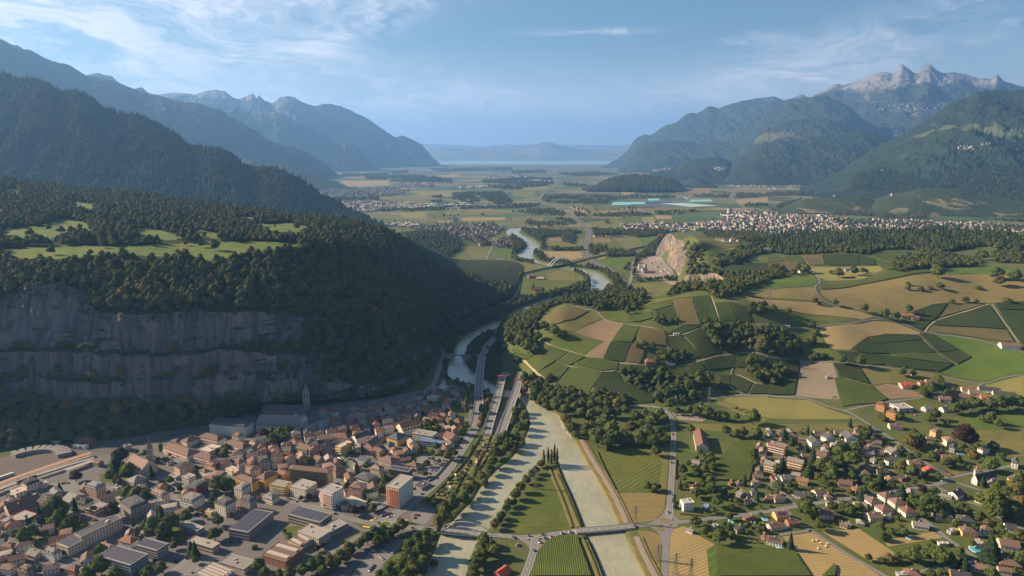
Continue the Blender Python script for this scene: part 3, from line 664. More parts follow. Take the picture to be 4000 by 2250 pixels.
TONES=dict(
 grass=((.070,.098,.020),(.112,.118,.032),(.05,.08,.016),.2,6,.88),bright=((.066,.115,.020),(.095,.130,.026),(.05,.095,.016),.2,8,.85),
 olive=((.115,.12,.038),(.16,.14,.05),(.075,.085,.026),.3,7,.85),yellow=((.22,.19,.065),(.17,.165,.05),(.27,.22,.09),.45,8,.8),
 tan=((.30,.215,.10),(.25,.19,.085),(.22,.17,.08),.22,4,.86),brown=((.20,.145,.09),(.24,.17,.105),(.14,.10,.065),.5,5,.8),
 grey=((.26,.21,.16),(.22,.18,.13),(.16,.15,.08),.6,3.5,.7),dry=((.21,.155,.068),(.16,.135,.052),(.10,.105,.036),.15,12,.85),
 vine=((.042,.062,.016),(.055,.072,.020),(.028,.042,.012),.75,3.4,1.9),vdark=((.022,.036,.012),(.030,.044,.014),(.015,.025,.009),.8,3.4,2.0),
 vbrown=((.09,.085,.035),(.11,.09,.04),(.06,.065,.025),.7,3.4,1.5),corn=((.070,.098,.022),(.10,.118,.032),(.045,.068,.016),.4,2.2,.7))
def tone(tn,ang):
 k_=round((ang%math.pi)/math.radians(15))%12;nm='field_%s_%d'%(tn,k_)
 if nm not in MATS:
  a,b,c,s,p,d=TONES[tn]
  m,q,out=None,None,None
  field_mat(nm,a,b,c,s,k_*math.radians(15),p,dark=d,bump=.7 if tn[0]=='v' or tn=='corn' else .3)
 return MATS[nm]
FIELD_NAMES=dict(grass='meadow',bright='meadow',olive='pasture',yellow='hay_field',tan='stubble_field',brown='ploughed_field',grey='harvested_field',dry='dry_grass',vine='vineyard',vdark='vineyard',vbrown='vineyard',corn='corn_field')
LAYER=[0]
def drape_off(x,y):return .05+.55*smooth(height(x,y),3,16)
def pts_w(parts):
 out=[]
 for t,pts in parts:out+=[pick(t,x,y)for x,y in pts]
 return np.array(out)
def sheet_xy(name,A,mats,off=0.0,thick=0.0,step=None,kind='structure',z=None):
 A=np.asarray(A,float)[:,:2]
 d=np.hypot(*A.mean(0));step=step or max(7,d/110)
 v,f=tri_poly(A,step)
 if z is None:zz=height(v[:,0],v[:,1])+drape_off(v[:,0],v[:,1])+off+thick
 else:zz=np.full(len(v),z)
 V=np.c_[v,zz];F=[tuple(t)for t in f]
 if thick:
  B=densify(A,step);n0=len(V);hb=height(B[:,0],B[:,1]);db=drape_off(B[:,0],B[:,1])
  V=np.concatenate([V,np.c_[B,hb+db+off+thick],np.c_[B,hb-.5]]);n=len(B)
  for i in range(n):
   j=(i+1)%n;F.append((n0+i,n0+n+i,n0+n+j));F.append((n0+i,n0+n+j,n0+j))
 o=link(name,mesh_np(name,V,F,mats));return tag(o,kind=kind)
def field(tn,*parts,thick=None):
 LAYER[0]=(LAYER[0]+1)%12
 A=pts_w(parts);i=0;e=A[1]-A[0];ang=math.atan2(e[1],e[0])
 th={'v':1.5,'c':2.3}.get(tn[0],0.0)if thick is None else thick
 st=th>0
 return sheet_xy(FIELD_NAMES[tn],A,tone(tn,ang),LAYER[0]*.006+(.0 if not st else .02),th,kind='stuff' if st else 'structure')
def smooth_line(P,it=2):
 P=np.asarray(P,float)
 for _ in range(it):
  Q=[P[0]]
  for a,b in zip(P[:-1],P[1:]):Q+=[a*.75+b*.25,a*.25+b*.75]
  Q.append(P[-1]);P=np.array(Q)
 return P
def resample(P,step):
 P=np.asarray(P,float);s=np.r_[0,np.cumsum(np.hypot(*np.diff(P[:,:2],axis=0).T))]
 n=max(2,int(s[-1]/step)+1);t=np.linspace(0,s[-1],n)
 return np.stack([np.interp(t,s,P[:,k_])for k_ in range(P.shape[1])],1)
def normals2(P):
 T=np.gradient(P[:,:2],axis=0);T /= np.hypot(T[:,0],T[:,1])[:,None]+1e-9
 return np.stack([T[:,1],-T[:,0]],1)          # to the right of travel
def ribbon(name,P,w,mat,off=.12,z=None,shift=0.0,step=None,kind='structure',dash=None,parent=None):
 """a strip along a line: road, path, painted line; z: height above the floor per point"""
 P=np.asarray(P,float);step=step or 6
 if z is not None:
  zz=np.broadcast_to(np.asarray(z,float),(len(P),));P=np.c_[P[:,:2],zz]
 R=resample(P,step);N=normals2(R);n=len(R)
 c=R[:,:2]+N*shift
 cross=3
 L=[]
 for k_ in range(cross):
  q_=c+N*w*(k_/(cross-1)-.5)
  hz_=(R[:,2]if z is not None else height(q_[:,0],q_[:,1])+drape_off(q_[:,0],q_[:,1]))+off
  L.append(np.c_[q_,hz_])
 V=np.stack(L,1);F=grid_faces(n,cross)
 if dash:
  keep=(np.arange(n-1)%dash[1])<dash[0];F=F.reshape(n-1,cross-1,4)[keep].reshape(-1,4)
 o=link(name,mesh_np(name,V,F[:,::-1],mat),parent)
 if name.endswith('_line'):return tag(o,kind='stuff')
 return tag(o,kind=kind)if parent is None else o
mat_plain('asphalt',(.17,.16,.155),.9,.18,1/12);mat_plain('asphalt_dark',(.125,.115,.11),.9,.2,1/12)
mat_plain('track',(.24,.20,.14),.95,.2,1/6);mat_plain('pale_path',(.34,.28,.19),.95,.2,1/6)
mat_plain('gravel',(.24,.20,.17),.95,.2,1/4);mat_plain('paint_white',(.75,.74,.72),.7,.1,1);mat_plain('paint_yellow',(.75,.45,.06),.7,.1,1)
mat_plain('concrete',(.42,.39,.36),.85,.15,1/5);mat_plain('concrete_dark',(.20,.185,.175),.85,.2,1/5);mat_plain('ballast',(.115,.10,.092),.95,.25,1/5)
mat_plain('rail_steel',(.30,.28,.27),.4,.1,1,.5,.6)
def line(*parts):
 return smooth_line(pts_w(parts)[:,:2])
ROADL=[]
def on_road(x,y):
 global RDA
 if len(ROADL)and RDA is None:RDA=np.concatenate(ROADL)
 return (((RDA[:,0]-x)**2+(RDA[:,1]-y)**2)<RDA[:,2]**2).any()
RDA=None
def road(name,w,mat,*parts,off=.12,mark=False,z=None):
 P=line(*parts);zz=None;Q=resample(P,3);ROADL.append(np.c_[Q[:,:2],np.full(len(Q),w/2+2)])
 if z is not None:zz=np.interp(np.linspace(0,1,len(P)),np.linspace(0,1,len(z)),z)
 o=ribbon(name,P,w,MATS[mat],off,z=zz)
 if mark:
  ribbon('centre_line',P,.2,MATS['paint_white'],off+.05,z=zz,step=3,dash=(1,3))
  for s in (-1,1):ribbon('edge_line',P,.16,MATS['paint_white'],off+.05,z=zz,shift=s*(w/2-.5))
 return P
# --- knoll above the gorge
for spec in [
 ('vbrown',('G',[(290,712),(480,682),(580,710),(470,770),(350,805),(225,800),(215,762)])),
 ('grass',('G',[(645,700),(840,685),(900,740),(868,792),(735,782),(692,762)])),
 ('olive',('G',[(600,705),(648,722),(682,764),(460,865),(352,850),(350,812),(470,778)])),
 ('brown',('G',[(692,768),(832,802),(740,935),(668,1075),(545,1045),(702,935),(463,866)])),
 ('grass',('G',[(185,895),(300,900),(430,872),(458,869),(696,937),(543,1043),(430,1008),(290,968),(180,922)])),
 ('vine',('G',[(950,690),(1200,628),(1212,665),(1080,703),(965,700)])),
 ('vine',('G',[(868,793),(938,704),(1045,712),(1062,760),(960,788)])),('vine',('G',[(1056,710),(1085,706),(1112,778),(1066,780)])),
 ('vdark',('G',[(1094,706),(1215,672),(1248,778),(1122,780)])),
 ('vbrown',('G',[(1224,680),(1212,632),(1350,608),(1365,640),(1420,818),(1272,818)])),
 ('vdark',('G',[(1368,640),(1360,608),(1490,597),(1556,776),(1432,800)])),
 ('vdark',('G',[(1535,648),(1625,642),(1698,788),(1570,785)])),('vdark',('G',[(1640,642),(1770,682),(1808,788),(1710,793)])),
 ('vine',('G',[(752,932),(842,808),(958,828),(930,900),(900,948)])),
 ('vbrown',('G',[(962,832),(1140,852),(1165,900),(1160,972),(985,962),(938,902)])),
 ('vdark',('G',[(744,942),(892,957),(845,1096),(686,1072)])),('vbrown',('G',[(902,967),(1000,1000),(985,1060),(962,1106),(852,1098)])),
 ('vdark',('G',[(1170,898),(1288,902),(1425,1058),(1330,1080),(1320,1010),(1188,1000)])),
 ('vdark',('G',[(1300,892),(1450,834),(1540,1028),(1442,1062)])),('vdark',('G',[(1275,824),(1430,828),(1290,880),(1165,884)])),
 ('vine',('G',[(0,1000),(70,1022),(165,1040),(110,1082),(20,1062)])),('vine',('G',[(112,1092),(200,1024),(290,974),(428,1018),(338,1082),(198,1176)])),
 ('vine',('G',[(352,1088),(442,1022),(556,1055),(462,1105),(432,1120)])),('vine',('G',[(472,1108),(565,1060),(805,1100),(788,1148),(682,1162)])),
 ('vine',('G',[(205,1182),(342,1094),(428,1132),(332,1246),(272,1228)])),('vine',('G',[(336,1254),(442,1136),(690,1172),(602,1286),(572,1340),(480,1300)])),
 ('vdark',('G',[(612,1288),(700,1174),(786,1168),(830,1240),(1000,1310),(1066,1362),(1060,1398),(885,1408),(850,1342)])),
 ('vine',('G',[(812,1112),(940,1127),(920,1180),(804,1170)])),('vine',('G',[(950,1127),(1030,1137),(1080,1190),(932,1185)])),
 ('vdark',('G',[(1042,1132),(1188,1137),(1268,1208),(1092,1185)])),('vdark',('G',[(1197,1137),(1308,1132),(1368,1190),(1282,1212)])),
 ('vdark',('G',[(1320,1127),(1428,1098),(1458,1158),(1380,1188)])),('vdark',('G',[(1442,1092),(1570,1056),(1692,1034),(1665,1135),(1482,1152)])),
 ('vdark',('G',[(1704,1034),(1800,1034),(1925,1064),(1850,1150),(1672,1128)])),('vdark',('G',[(1655,1192),(1672,1187),(1818,1250),(1768,1328),(1642,1270)])),
 ('vdark',('G',[(1832,1257),(1932,1272),(1932,1332),(1786,1332)])),('vdark',('G',[(1580,1200),(1650,1195),(1635,1280),(1720,1330),(1600,1335),(1560,1270)])),
 ('grass',('G',[(1010,625),(1200,605),(1330,560),(1480,548),(1480,590),(1345,600),(1190,622),(1020,660)])),
 ('olive',('G',[(1815,580),(1932,560),(1932,580),(1820,590)])),('tan',('G',[(1760,590),(1932,650),(1932,665),(1770,620)])),
 ('grass',('G',[(1810,735),(1932,760),(1932,812),(1840,808)])),('grass',('G',[(1160,590),(1230,540),(1210,580),(1130,610)])),
 # quarry hill and the plateau
 ('grass',('G',[(1215,112),(1360,125),(1380,150),(1300,160),(1230,135)])),('olive',('G',[(1390,150),(1700,190),(1742,215),(1600,235),(1400,175)])),
 ('yellow',('G',[(1390,235),(1600,240),(1745,222),(1740,240),(1560,245),(1420,250)])),('vine',('G',[(1390,260),(1520,235),(1600,245),(1560,300),(1450,300)])),
 ('grass',('G',[(1410,300),(1560,305),(1700,290),(1620,340),(1480,345)])),('vdark',('G',[(1560,400),(1780,340),(1932,350),(1932,425),(1700,410)])),
 ('vdark',('G',[(1550,255),(1720,240),(1700,285),(1580,285)])),('grass',('G',[(1770,330),(1860,285),(1932,275),(1932,345),(1790,338)])),
 ('vine',('H',[(0,282),(60,287),(128,330),(0,345)])),('vine',('H',[(115,297),(250,292),(280,350),(145,330)])),
 ('vbrown',('H',[(258,292),(408,282),(428,360),(302,358)])),('vdark',('H',[(418,282),(540,277),(680,282),(690,361),(432,361)])),
 ('vdark',('H',[(686,286),(800,312),(820,361),(696,361)])),('vine',('H',[(780,268),(900,250),(1100,250),(1180,290),(1150,320),(942,343),(802,305)])),
 ('vine',('H',[(812,316),(945,350),(930,398),(872,395),(826,360)])),('yellow',('H',[(322,375),(830,366),(868,400),(720,465),(442,478),(392,455),(332,420)])),
 ('vbrown',('H',[(0,348),(130,333),(230,367),(300,410),(330,428),(200,428),(100,455),(0,438)])),
 ('bright',('G',[(1840,500)]),('H',[(0,490),(150,437),(338,433),(382,470),(368,498),(310,513),(0,528)]),('G',[(1850,530)])),
 ('vine',('H',[(390,510),(700,477),(900,422),(1238,392),(1238,413),(1000,450),(700,508),(404,543)])),
 ('bright',('H',[(1315,400),(1400,377),(1700,372),(1838,400),(1848,428),(1500,423),(1335,438)])),
 ('dry',('H',[(404,547),(700,512),(1000,457),(1250,427),(1500,432),(1700,422),(1932,470),(1932,636),(1700,645),(1380,642),(1240,658),(1085,715),(900,722),(735,712),(545,668),(436,610),(396,562)])),
 ('dry',('G',[(1770,595),(1840,590)]),('H',[(0,547),(340,527),(368,600),(418,638),(340,628),(0,608)])),('tan',('G',[(1780,600)]),('H',[(0,622),(340,642),(700,712),(800,750),(720,773),(420,738),(150,698),(0,690)]),('G',[(1800,660)])),
 ('grass',('H',[(0,702),(150,705),(420,745),(700,780),(600,802),(350,818),(0,813)]),('G',[(1840,808),(1815,740),(1900,700)])),
 ('tan',('H',[(388,842),(720,802),(800,783),(955,793),(1155,870),(1138,885),(890,878),(755,900),(620,1003),(500,998),(442,948),(404,890)])),
 ('vdark',('H',[(765,905),(885,886),(1135,892),(1160,925),(1000,940),(840,955)])),('vdark',('H',[(700,960),(765,912),(835,958),(900,1030),(770,1025)])),
 ('vdark',('H',[(845,960),(1160,932),(1270,1020),(1060,1030),(915,1030)])),('vdark',('H',[(640,1003),(694,964),(762,1026),(690,1020)])),
 ('vdark',('H',[(1155,888),(1182,876),(1260,892),(1370,955),(1440,1000),(1290,1018)])),('vdark',('H',[(1300,1025),(1448,1003),(1538,1055),(1432,1110)])),
 ('vdark',('H',[(525,1016),(680,1024),(735,1108),(580,1085)])),('vdark',('H',[(690,1026),(840,1040),(880,1115),(745,1108)])),
 ('vdark',('H',[(848,1042),(980,1060),(1060,1140),(890,1118)])),('vine',('H',[(930,1034),(1275,1028),(1400,1105),(1160,1080),(985,1056)])),('vdark',('H',[(992,1064),(1160,1086),(1255,1162),(1070,1142)])),('vdark',('H',[(1172,1088),(1395,1110),(1285,1168)])),
 ('vdark',('H',[(1095,712),(1250,658),(1355,652),(1290,738),(1238,783),(1150,768)])),('vbrown',('H',[(1372,652),(1640,658),(1345,742),(1290,765)])),
 ('vdark',('H',[(1265,785),(1400,742),(1665,668),(1695,700),(1795,846),(1252,815)])),('vbrown',('H',[(1215,858),(1250,822),(1798,853),(1858,945),(1500,897)])),
 ('vdark',('H',[(1715,652),(1932,637),(1932,698),(1742,695)])),('vdark',('H',[(1750,703),(1932,705),(1932,955),(1905,945),(1835,850)])),('vdark',('H',[(1005,792),(1235,786),(1160,856),(1065,810)])),
 ('bright',('H',[(1275,893),(1500,912),(1740,972),(1932,1025),(1932,1178),(1750,1208),(1625,1245),(1300,1172),(1435,1117),(1545,1056)])),
 ('grey',('H',[(250,1083),(490,1097),(528,1208),(502,1212),(538,1368),(205,1345)])),
 ('vdark',('H',[(495,1107),(680,1117),(700,1152),(765,1258),(545,1205)])),('vine',('H',[(508,1227),(545,1216),(770,1270),(905,1372),(810,1406),(565,1428),(525,1300)])),
 ('olive',('H',[(705,1142),(900,1142),(1280,1185),(1600,1255),(1575,1298),(1460,1290),(1150,1268),(900,1248),(800,1268)])),
 ('brown',('H',[(803,1276),(900,1252),(990,1272),(1165,1332),(1175,1353),(905,1368)])),('vdark',('H',[(0,1067),(68,1072),(60,1128),(0,1128)])),('vdark',('H',[(0,1135),(60,1133),(85,1077),(238,1087),(200,1338),(0,1338)])),
 ('yellow',('H',[(1932,1192),(1645,1262),(1622,1288),(1720,1298),(1860,1368),(1932,1400)])),('grass',('H',[(1035,1372),(1200,1367),(1305,1428),(1125,1440)])),('grass',('H',[(165,832),(340,832),(440,960),(540,1078),(300,1050),(200,950)])),
 # the flat land by the canal
 ('yellow',('C',[(1620,100),(1932,90)]),('D',[(0,106),(320,124),(445,184),(680,263),(500,268),(0,260)]),('C',[(1932,258),(1860,236),(1600,125)])),
 ('olive',('C',[(1515,132),(1598,128),(1860,244),(1925,266),(1900,285),(1760,245)])),('olive',('C',[(1240,300),(1932,300)]),('D',[(0,304),(700,296),(770,332),(560,350),(0,372)]),('C',[(1932,372),(1600,360),(1300,335)])),
 ('grass',('C',[(645,515),(760,462),(930,445),(1060,462),(1130,600),(1090,818),(792,818),(760,760),(700,640)])),('olive',('C',[(1065,462),(1192,480),(1185,560),(1160,815),(1095,818),(1135,600)])),
 ('dry',('C',[(795,823),(1158,822),(1148,955),(1080,1028),(922,1056),(855,960)])),
 ('grass',('C',[(240,672),(318,668),(480,1095),(0,1132)]),('B',[(1932,1126),(1875,1110),(1880,1070)]),('C',[(0,985),(105,850),(185,705)])),
 ('corn',('C',[(488,1155),(598,1460),(135,1460),(185,1290),(262,1195),(330,1170)])),('dry',('C',[(945,1105),(1060,1114),(1128,1152),(1116,1400),(1075,1370),(1005,1225)])),
 ('tan',('C',[(1196,1100),(1300,1074),(1400,1140),(1535,1215),(1470,1255),(1490,1460),(1180,1460)])),('bright',('C',[(1474,1258),(1540,1218),(1545,1460),(1494,1460)])),
 ('corn',('C',[(1552,1225),(1932,1255)]),('D',[(0,1245),(200,1275),(325,1460),(0,1460)]),('C',[(1932,1460),(1550,1460)])),('corn',('C',[(1670,445),(1830,432),(1856,480),(1788,738),(1502,728),(1522,640)])),
 ('tan',('D',[(110,1152),(325,1122),(840,1440),(840,1460),(520,1460),(505,1360),(400,1460),(340,1460),(245,1320),(195,1252)])),('corn',('D',[(408,1460),(500,1365),(514,1400),(502,1460)])),
 ('tan',('D',[(405,1112),(688,1092),(965,1280),(850,1348),(762,1333)])),('tan',('D',[(872,1182),(1245,1112),(1325,1158),(905,1228)])),('grass',('D',[(912,1237),(1325,1165),(1395,1220),(1250,1240),(965,1288)])),
 ('bright',('D',[(1445,250),(1560,235),(1740,330),(1600,343)])),('bright',('D',[(1735,210),(1932,190),(1932,318),(1880,323)])),('olive',('D',[(1562,352),(1932,335),(1932,545),(1745,560),(1700,480),(1575,400)])),
 ('grass',('D',[(1240,270),(1420,250),(1580,345),(1520,345),(1330,330)])),('grass',('D',[(1030,300),(1180,290),(1260,350),(1040,360)])),('grass',('D',[(610,205),(740,170),(790,205),(640,225)])),
 ('olive',('D',[(1340,630),(1600,600),(1640,625),(1400,690)])),('grass',('D',[(930,385),(1120,375),(1180,440),(1060,470)])),('grass',('C',[(1250,565),(1400,560),(1420,720),(1250,740)])),('olive',('C',[(1225,960),(1440,960),(1440,1010),(1240,1020)])),
 # valley floor north of the gorge
 ('olive',('G',[(0,335),(110,330),(240,370),(120,420),(0,440)])),('olive',('G',[(265,420),(420,385),(545,450),(540,475),(270,470)])),('grass',('G',[(180,420),(262,415),(268,470),(230,470)])),
 ('grass',('G',[(60,475),(540,480),(530,520),(380,560),(180,600),(40,580)])),('olive',('G',[(0,590),(40,585),(180,600),(60,640),(0,645)])),
 ('tan',('G',[(205,280),(250,255),(520,255),(535,300),(420,330),(300,310)])),('dry',('G',[(240,155),(380,150),(375,180),(260,185)])),('olive',('G',[(250,190),(380,185),(540,150),(530,250),(290,230)])),
 ('grass',('G',[(310,90),(530,80),(550,120),(440,130)])),('bright',('G',[(660,320),(905,305),(820,395),(700,365)])),('olive',('G',[(480,345),(570,325),(700,395),(640,395)])),('yellow',('G',[(630,285),(700,275),(705,310),(650,320)])),
 ('yellow',('G',[(600,250),(830,245),(700,272),(640,280)])),('grass',('G',[(600,190),(790,185),(840,235),(620,240)])),('olive',('G',[(760,150),(930,135),(990,210),(860,235),(800,190)])),('dry',('G',[(610,155),(730,148),(755,185),(600,188)])),
 ('bright',('G',[(945,155),(1130,148),(1080,200),(1000,212)])),('olive',('G',[(575,45),(840,20),(830,80),(640,90)])),('grass',('G',[(850,15),(1080,5),(1100,30),(880,50)])),
 ('olive',('G',[(915,510),(1240,480),(1225,520),(1210,530),(905,540)])),('grass',('G',[(1060,545),(1200,535),(1170,585),(1090,600)])),('olive',('G',[(900,500),(1240,478),(1235,492),(905,515)])),
 ('olive',('F',[(1530,220),(1760,215),(1740,290),(1700,320),(1640,310),(1560,250)])),('grass',('F',[(1400,320),(1560,280),(1640,340),(1500,340)])),('bright',('F',[(1790,240),(1932,245),(1932,290),(1770,295)])),
 ('olive',('F',[(1750,360),(1932,340),(1932,400),(1800,400)])),('grass',('F',[(1700,360),(1750,400),(1890,470),(1880,510),(1780,440)])),
 ('olive',('F',[(980,80),(1040,90),(1180,130),(1150,150),(1080,120)])),('grass',('F',[(900,20),(1200,15),(1210,38),(920,42)])),('grass',('F',[(1240,40),(1440,10),(1600,15),(1560,50),(1300,55)])),('olive',('F',[(1540,10),(1800,0),(1932,8),(1850,25),(1600,30)])),
 ('yellow',('F',[(1600,50),(1760,42),(1850,50),(1800,65),(1620,62)])),('olive',('F',[(1000,-10),(1220,0),(1100,10),(900,5)])),
]:
 field(spec[0],*spec[1:])
# second ring of the plain: 3.6 to 5.2 km and beyond, each strip field a sheet of its own
for tn,t,pts in [
 ('olive','K',[(570,905),(800,880),(830,915),(800,950),(650,960)]),('grass','K',[(810,885),(970,862),(980,915),(840,918)]),('yellow','K',[(975,865),(1070,862),(1090,905),(990,912)]),('tan','K',[(1075,852),(1200,856),(1210,880),(1090,880)]),('grass','K',[(1100,884),(1210,882),(1350,905),(1120,912)]),
 ('olive','K',[(480,780),(600,775),(680,840),(560,845)]),('grass','K',[(530,845),(610,845),(620,880),(560,885)]),('grass','K',[(610,790),(860,790),(880,815),(640,815)]),('olive','K',[(960,795),(1500,800),(1560,815),(1000,825)]),
 ('tan','K',[(830,668),(970,665),(900,695),(830,695)]),('brown','K',[(1210,650),(1500,645),(1500,680),(1230,688)]),('tan','K',[(1690,735),(1932,715),(1932,765),(1720,770)]),('olive','K',[(1500,725),(1640,722),(1690,770),(1560,760)]),
 ('olive','K',[(0,862),(250,860),(240,900),(0,905)]),('olive','K',[(0,675),(180,672),(170,710),(20,715)]),('yellow','K',[(80,635),(290,632),(270,655),(60,665)]),('grass','K',[(400,690),(500,682),(500,700),(410,706)]),
 ('tan','J',[(640,688),(1000,685),(1010,720),(700,738)]),('olive','J',[(950,820),(1180,800),(1300,830),(1240,855),(1000,840)]),('yellow','J',[(1180,772),(1470,770),(1470,800),(1240,795)]),('tan','J',[(1250,655),(1500,640),(1560,655),(1300,675)]),
 ('olive','J',[(820,935),(1010,930),(1020,962),(880,968)]),('yellow','J',[(1080,930),(1280,922),(1290,975),(1120,970)]),('grass','J',[(1290,930),(1440,920),(1420,968),(1300,975)]),('olive','J',[(1450,920),(1830,918),(1850,945),(1500,950)]),('tan','J',[(1540,968),(1880,962),(1880,985),(1560,992)]),('tan','J',[(1370,990),(1520,988),(1520,1000),(1370,1002)]),
]:
 A=np.array([at_z(t,x,y)[:2]for x,y in pts]);e=A[1]-A[0]
 sheet_xy(FIELD_NAMES[tn],A,tone(tn,math.atan2(e[1],e[0])),.3,step=400)
mat_plain('crop_net',(.20,.42,.40),.6,.2,1/30);mat_plain('crop_film',(.07,.075,.11),.4,.2,1/30);mat_plain('crop_fleece',(.34,.42,.38),.6,.15,1/30)
for mt,pts in (('crop_net',[(745,775),(770,752),(1000,750),(1012,768),(900,775)]),('crop_net',[(1330,752),(1350,735),(1500,732),(1515,748)]),('crop_film',[(1010,745),(1200,740),(1200,752),(1020,762)]),('crop_film',[(880,772),(1100,765),(1330,790),(1000,785)]),
    ('crop_fleece',[(1110,762),(1300,758),(1560,780),(1350,790)]),('crop_film',[(1215,720),(1290,718),(1330,738),(1220,740)]),('crop_fleece',[(1290,718),(1310,716),(1335,738),(1322,740)]),('crop_net',[(1020,725),(1110,722),(1115,740),(1030,742)])):
 sheet_xy('covered_crop_field',np.array([at_z('K',x,y)[:2]for x,y in pts]),MATS[mt],.6,step=400)
# ------------------------------------------------------------------ town ground, roads, railway, dikes
sheet_xy('town_paving',pts_w([('A',[(-150,1600),(-150,760),(0,700),(700,480),(1300,330),(1575,260),(1932,200)]),('B',[(200,150),(900,120),(1180,60),(1300,20),(1600,0),(1640,30),(1620,330),(1500,560),(1290,790),(1230,900),(1360,940),(1330,1060),(1150,1110),(1060,1180),(850,1600)])]),MATS['asphalt_dark'],.01,step=14)
YARD=pts_w([('A',[(-300,700),(0,560),(300,470),(800,425),(1250,385),(1530,330),(1500,350),(1250,410),(700,560),(0,790),(-300,880)])])
sheet_xy('rail_yard',YARD,MATS['ballast'],.05,step=14)
for k_ in range(11):
 a=k_/10
 P=line(('A',[(-250,690+150*a),(0,590+165*a),(350,480+165*a),(700,440+95*a),(1000,412+50*a),(1300,377+26*a),(1520,330+14*a)]))
 for s_ in (-.72,.72):ribbon('rail',P,.22,MATS['rail_steel'],.22,shift=s_,step=20)
NOGO=[]
GARD=[  # gardens and lawns in the town
 ('A',[(750,680),(900,660),(960,690),(940,740),(860,745),(760,740)]),('A',[(280,1080),(420,1040),(600,1020),(720,1030),(600,1090),(430,1190),(300,1200)]),('A',[(320,920),(500,900),(560,990),(440,1060),(300,1060),(280,980)]),
 ('A',[(80,1100),(260,1080),(270,1190),(120,1180)]),('A',[(640,1310),(700,1270),(760,1290),(700,1335)]),('A',[(850,1230),(900,1210),(1000,1230),(900,1280)]),('A',[(1580,860),(1760,840),(1800,870),(1640,880)]),('A',[(0,1300),(180,1300),(230,1330),(60,1350)]),
 ('A',[(1040,1020),(1350,980),(1400,1080),(1300,1160),(1060,1120)]),('A',[(890,800),(1110,780),(1140,870),(1000,850),(900,850)]),('B',[(1090,470),(1220,420),(1330,500),(1480,540),(1380,560),(1220,520)]),('B',[(1020,520),(1120,500),(1230,545),(1150,600),(1060,580)]),
 ('B',[(1230,250),(1400,260),(1620,330),(1560,420),(1440,400),(1400,350),(1250,350)]),('B',[(1440,440),(1560,400),(1570,450),(1490,540),(1420,500)]),('B',[(560,590),(680,580),(700,620),(600,620)]),('B',[(0,350),(300,320),(330,350),(180,450),(20,420)]),
 ('B',[(1090,1030),(1200,1040),(1170,1065),(1110,1050)]),('B',[(730,1035),(800,1050),(860,1070),(830,1100),(740,1060)]),('B',[(640,1190),(780,1120),(850,1110),(800,1150),(660,1230)]),('B',[(400,1310),(560,1250),(640,1270),(500,1350),(300,1400)]),
 ('B',[(930,700),(1040,680),(1060,740),(980,830),(870,800)]),('B',[(200,1080),(420,1060),(300,1170),(220,1180)]),('B',[(1240,20),(1480,20),(1600,80),(1600,260),(1480,240),(1400,180),(1240,200)]),('B',[(700,1449),(860,1250),(870,1270),(760,1400),(720,1449)])]
for t,p in GARD:sheet_xy('garden_lawn',pts_w([(t,p)]),tone('grass',.3),.12)
# allotments
sheet_xy('allotment_ground',pts_w([('B',[(1700,390),(1850,400),(1800,470),(1700,620),(1640,700),(1560,800),(1450,880),(1300,900),(1290,880),(1420,760),(1520,660),(1600,560)])]),tone('olive',1.2),.12)
road('road',7,'asphalt',('B',[(1040,1075),(1160,1085),(1280,1092),(1400,1106)]),off=.2,mark=True)
BR1=road('road',7.2,'asphalt',('C',[(-20,1158),(60,1160),(200,1155),(350,1128),(470,1112),(500,1110)]),off=.25,mark=True)
road('road',7.2,'asphalt',('C',[(905,1075),(960,1072),(1100,1056),(1320,1040),(1550,1012),(1720,990),(1932,965)]),('D',[(80,945),(200,928),(400,895),(650,862),(900,820),(1100,790),(1260,765),(1360,730)]),off=.25)
road('road',7,'asphalt',('C',[(1178,1045),(1188,980),(1198,850),(1206,700),(1216,500),(1222,380),(1215,300),(1195,235),(1150,190),(1080,172),(980,165),(885,163)]),off=.2,mark=True)
road('road',6.5,'asphalt',('C',[(1060,1056),(1130,1020),(1170,975),(1188,920)]),off=.18)
road('road',6,'asphalt',('C',[(1340,1042),(1240,1035),(1208,1000),(1198,940)]),off=.17)
road('road',7,'asphalt',('C',[(1165,1050),(1165,1120),(1162,1230),(1150,1480)]),off=.2)
road('road',6,'asphalt',('C',[(1060,1078),(1110,1105),(1140,1150),(1150,1220)]),off=.17)
road('road',5,'asphalt',('C',[(1250,1062),(1205,1080),(1180,1130),(1170,1200)]),off=.16)
road('road',8,'asphalt',('C',[(170,1158),(172,1220),(150,1310),(85,1480)]),off=.2,mark=True)
road('road',6,'asphalt',('C',[(60,1163),(115,1190),(150,1230),(160,1270)]),off=.17)
road('road',6,'asphalt',('C',[(320,1140),(240,1180),(190,1240),(165,1290)]),off=.16)
for c_,wx in ((('C',1148,1030),6),(('C',1110,1092),5)):   # traffic islands
 p=pick(*c_);th=np.linspace(0,2*math.pi,20,endpoint=False)
 sheet_xy('traffic_island',np.c_[p[0]+np.cos(th)*wx,p[1]+np.sin(th)*wx*.8],tone('dry',0),.35,step=3)
road('road',6,'asphalt',('C',[(1205,225),(1300,245),(1440,265),(1465,268)]),off=.2)
sheet_xy('gravel_yard',pts_w([('C',[(1215,225),(1400,235),(1470,262),(1440,285),(1260,270)])]),MATS['gravel'],.18)
road('road',5,'asphalt',('C',[(1150,190),(1280,142),(1400,125),(1500,112),(1640,84),(1932,84)]),('D',[(60,98),(200,100),(350,120),(450,172),(560,197),(610,212),(700,265),(800,330),(900,390),(1000,460),(1100,530),(1200,600),(1290,665),(1360,722),(1480,765),(1640,815),(1780,850)]),off=.2)
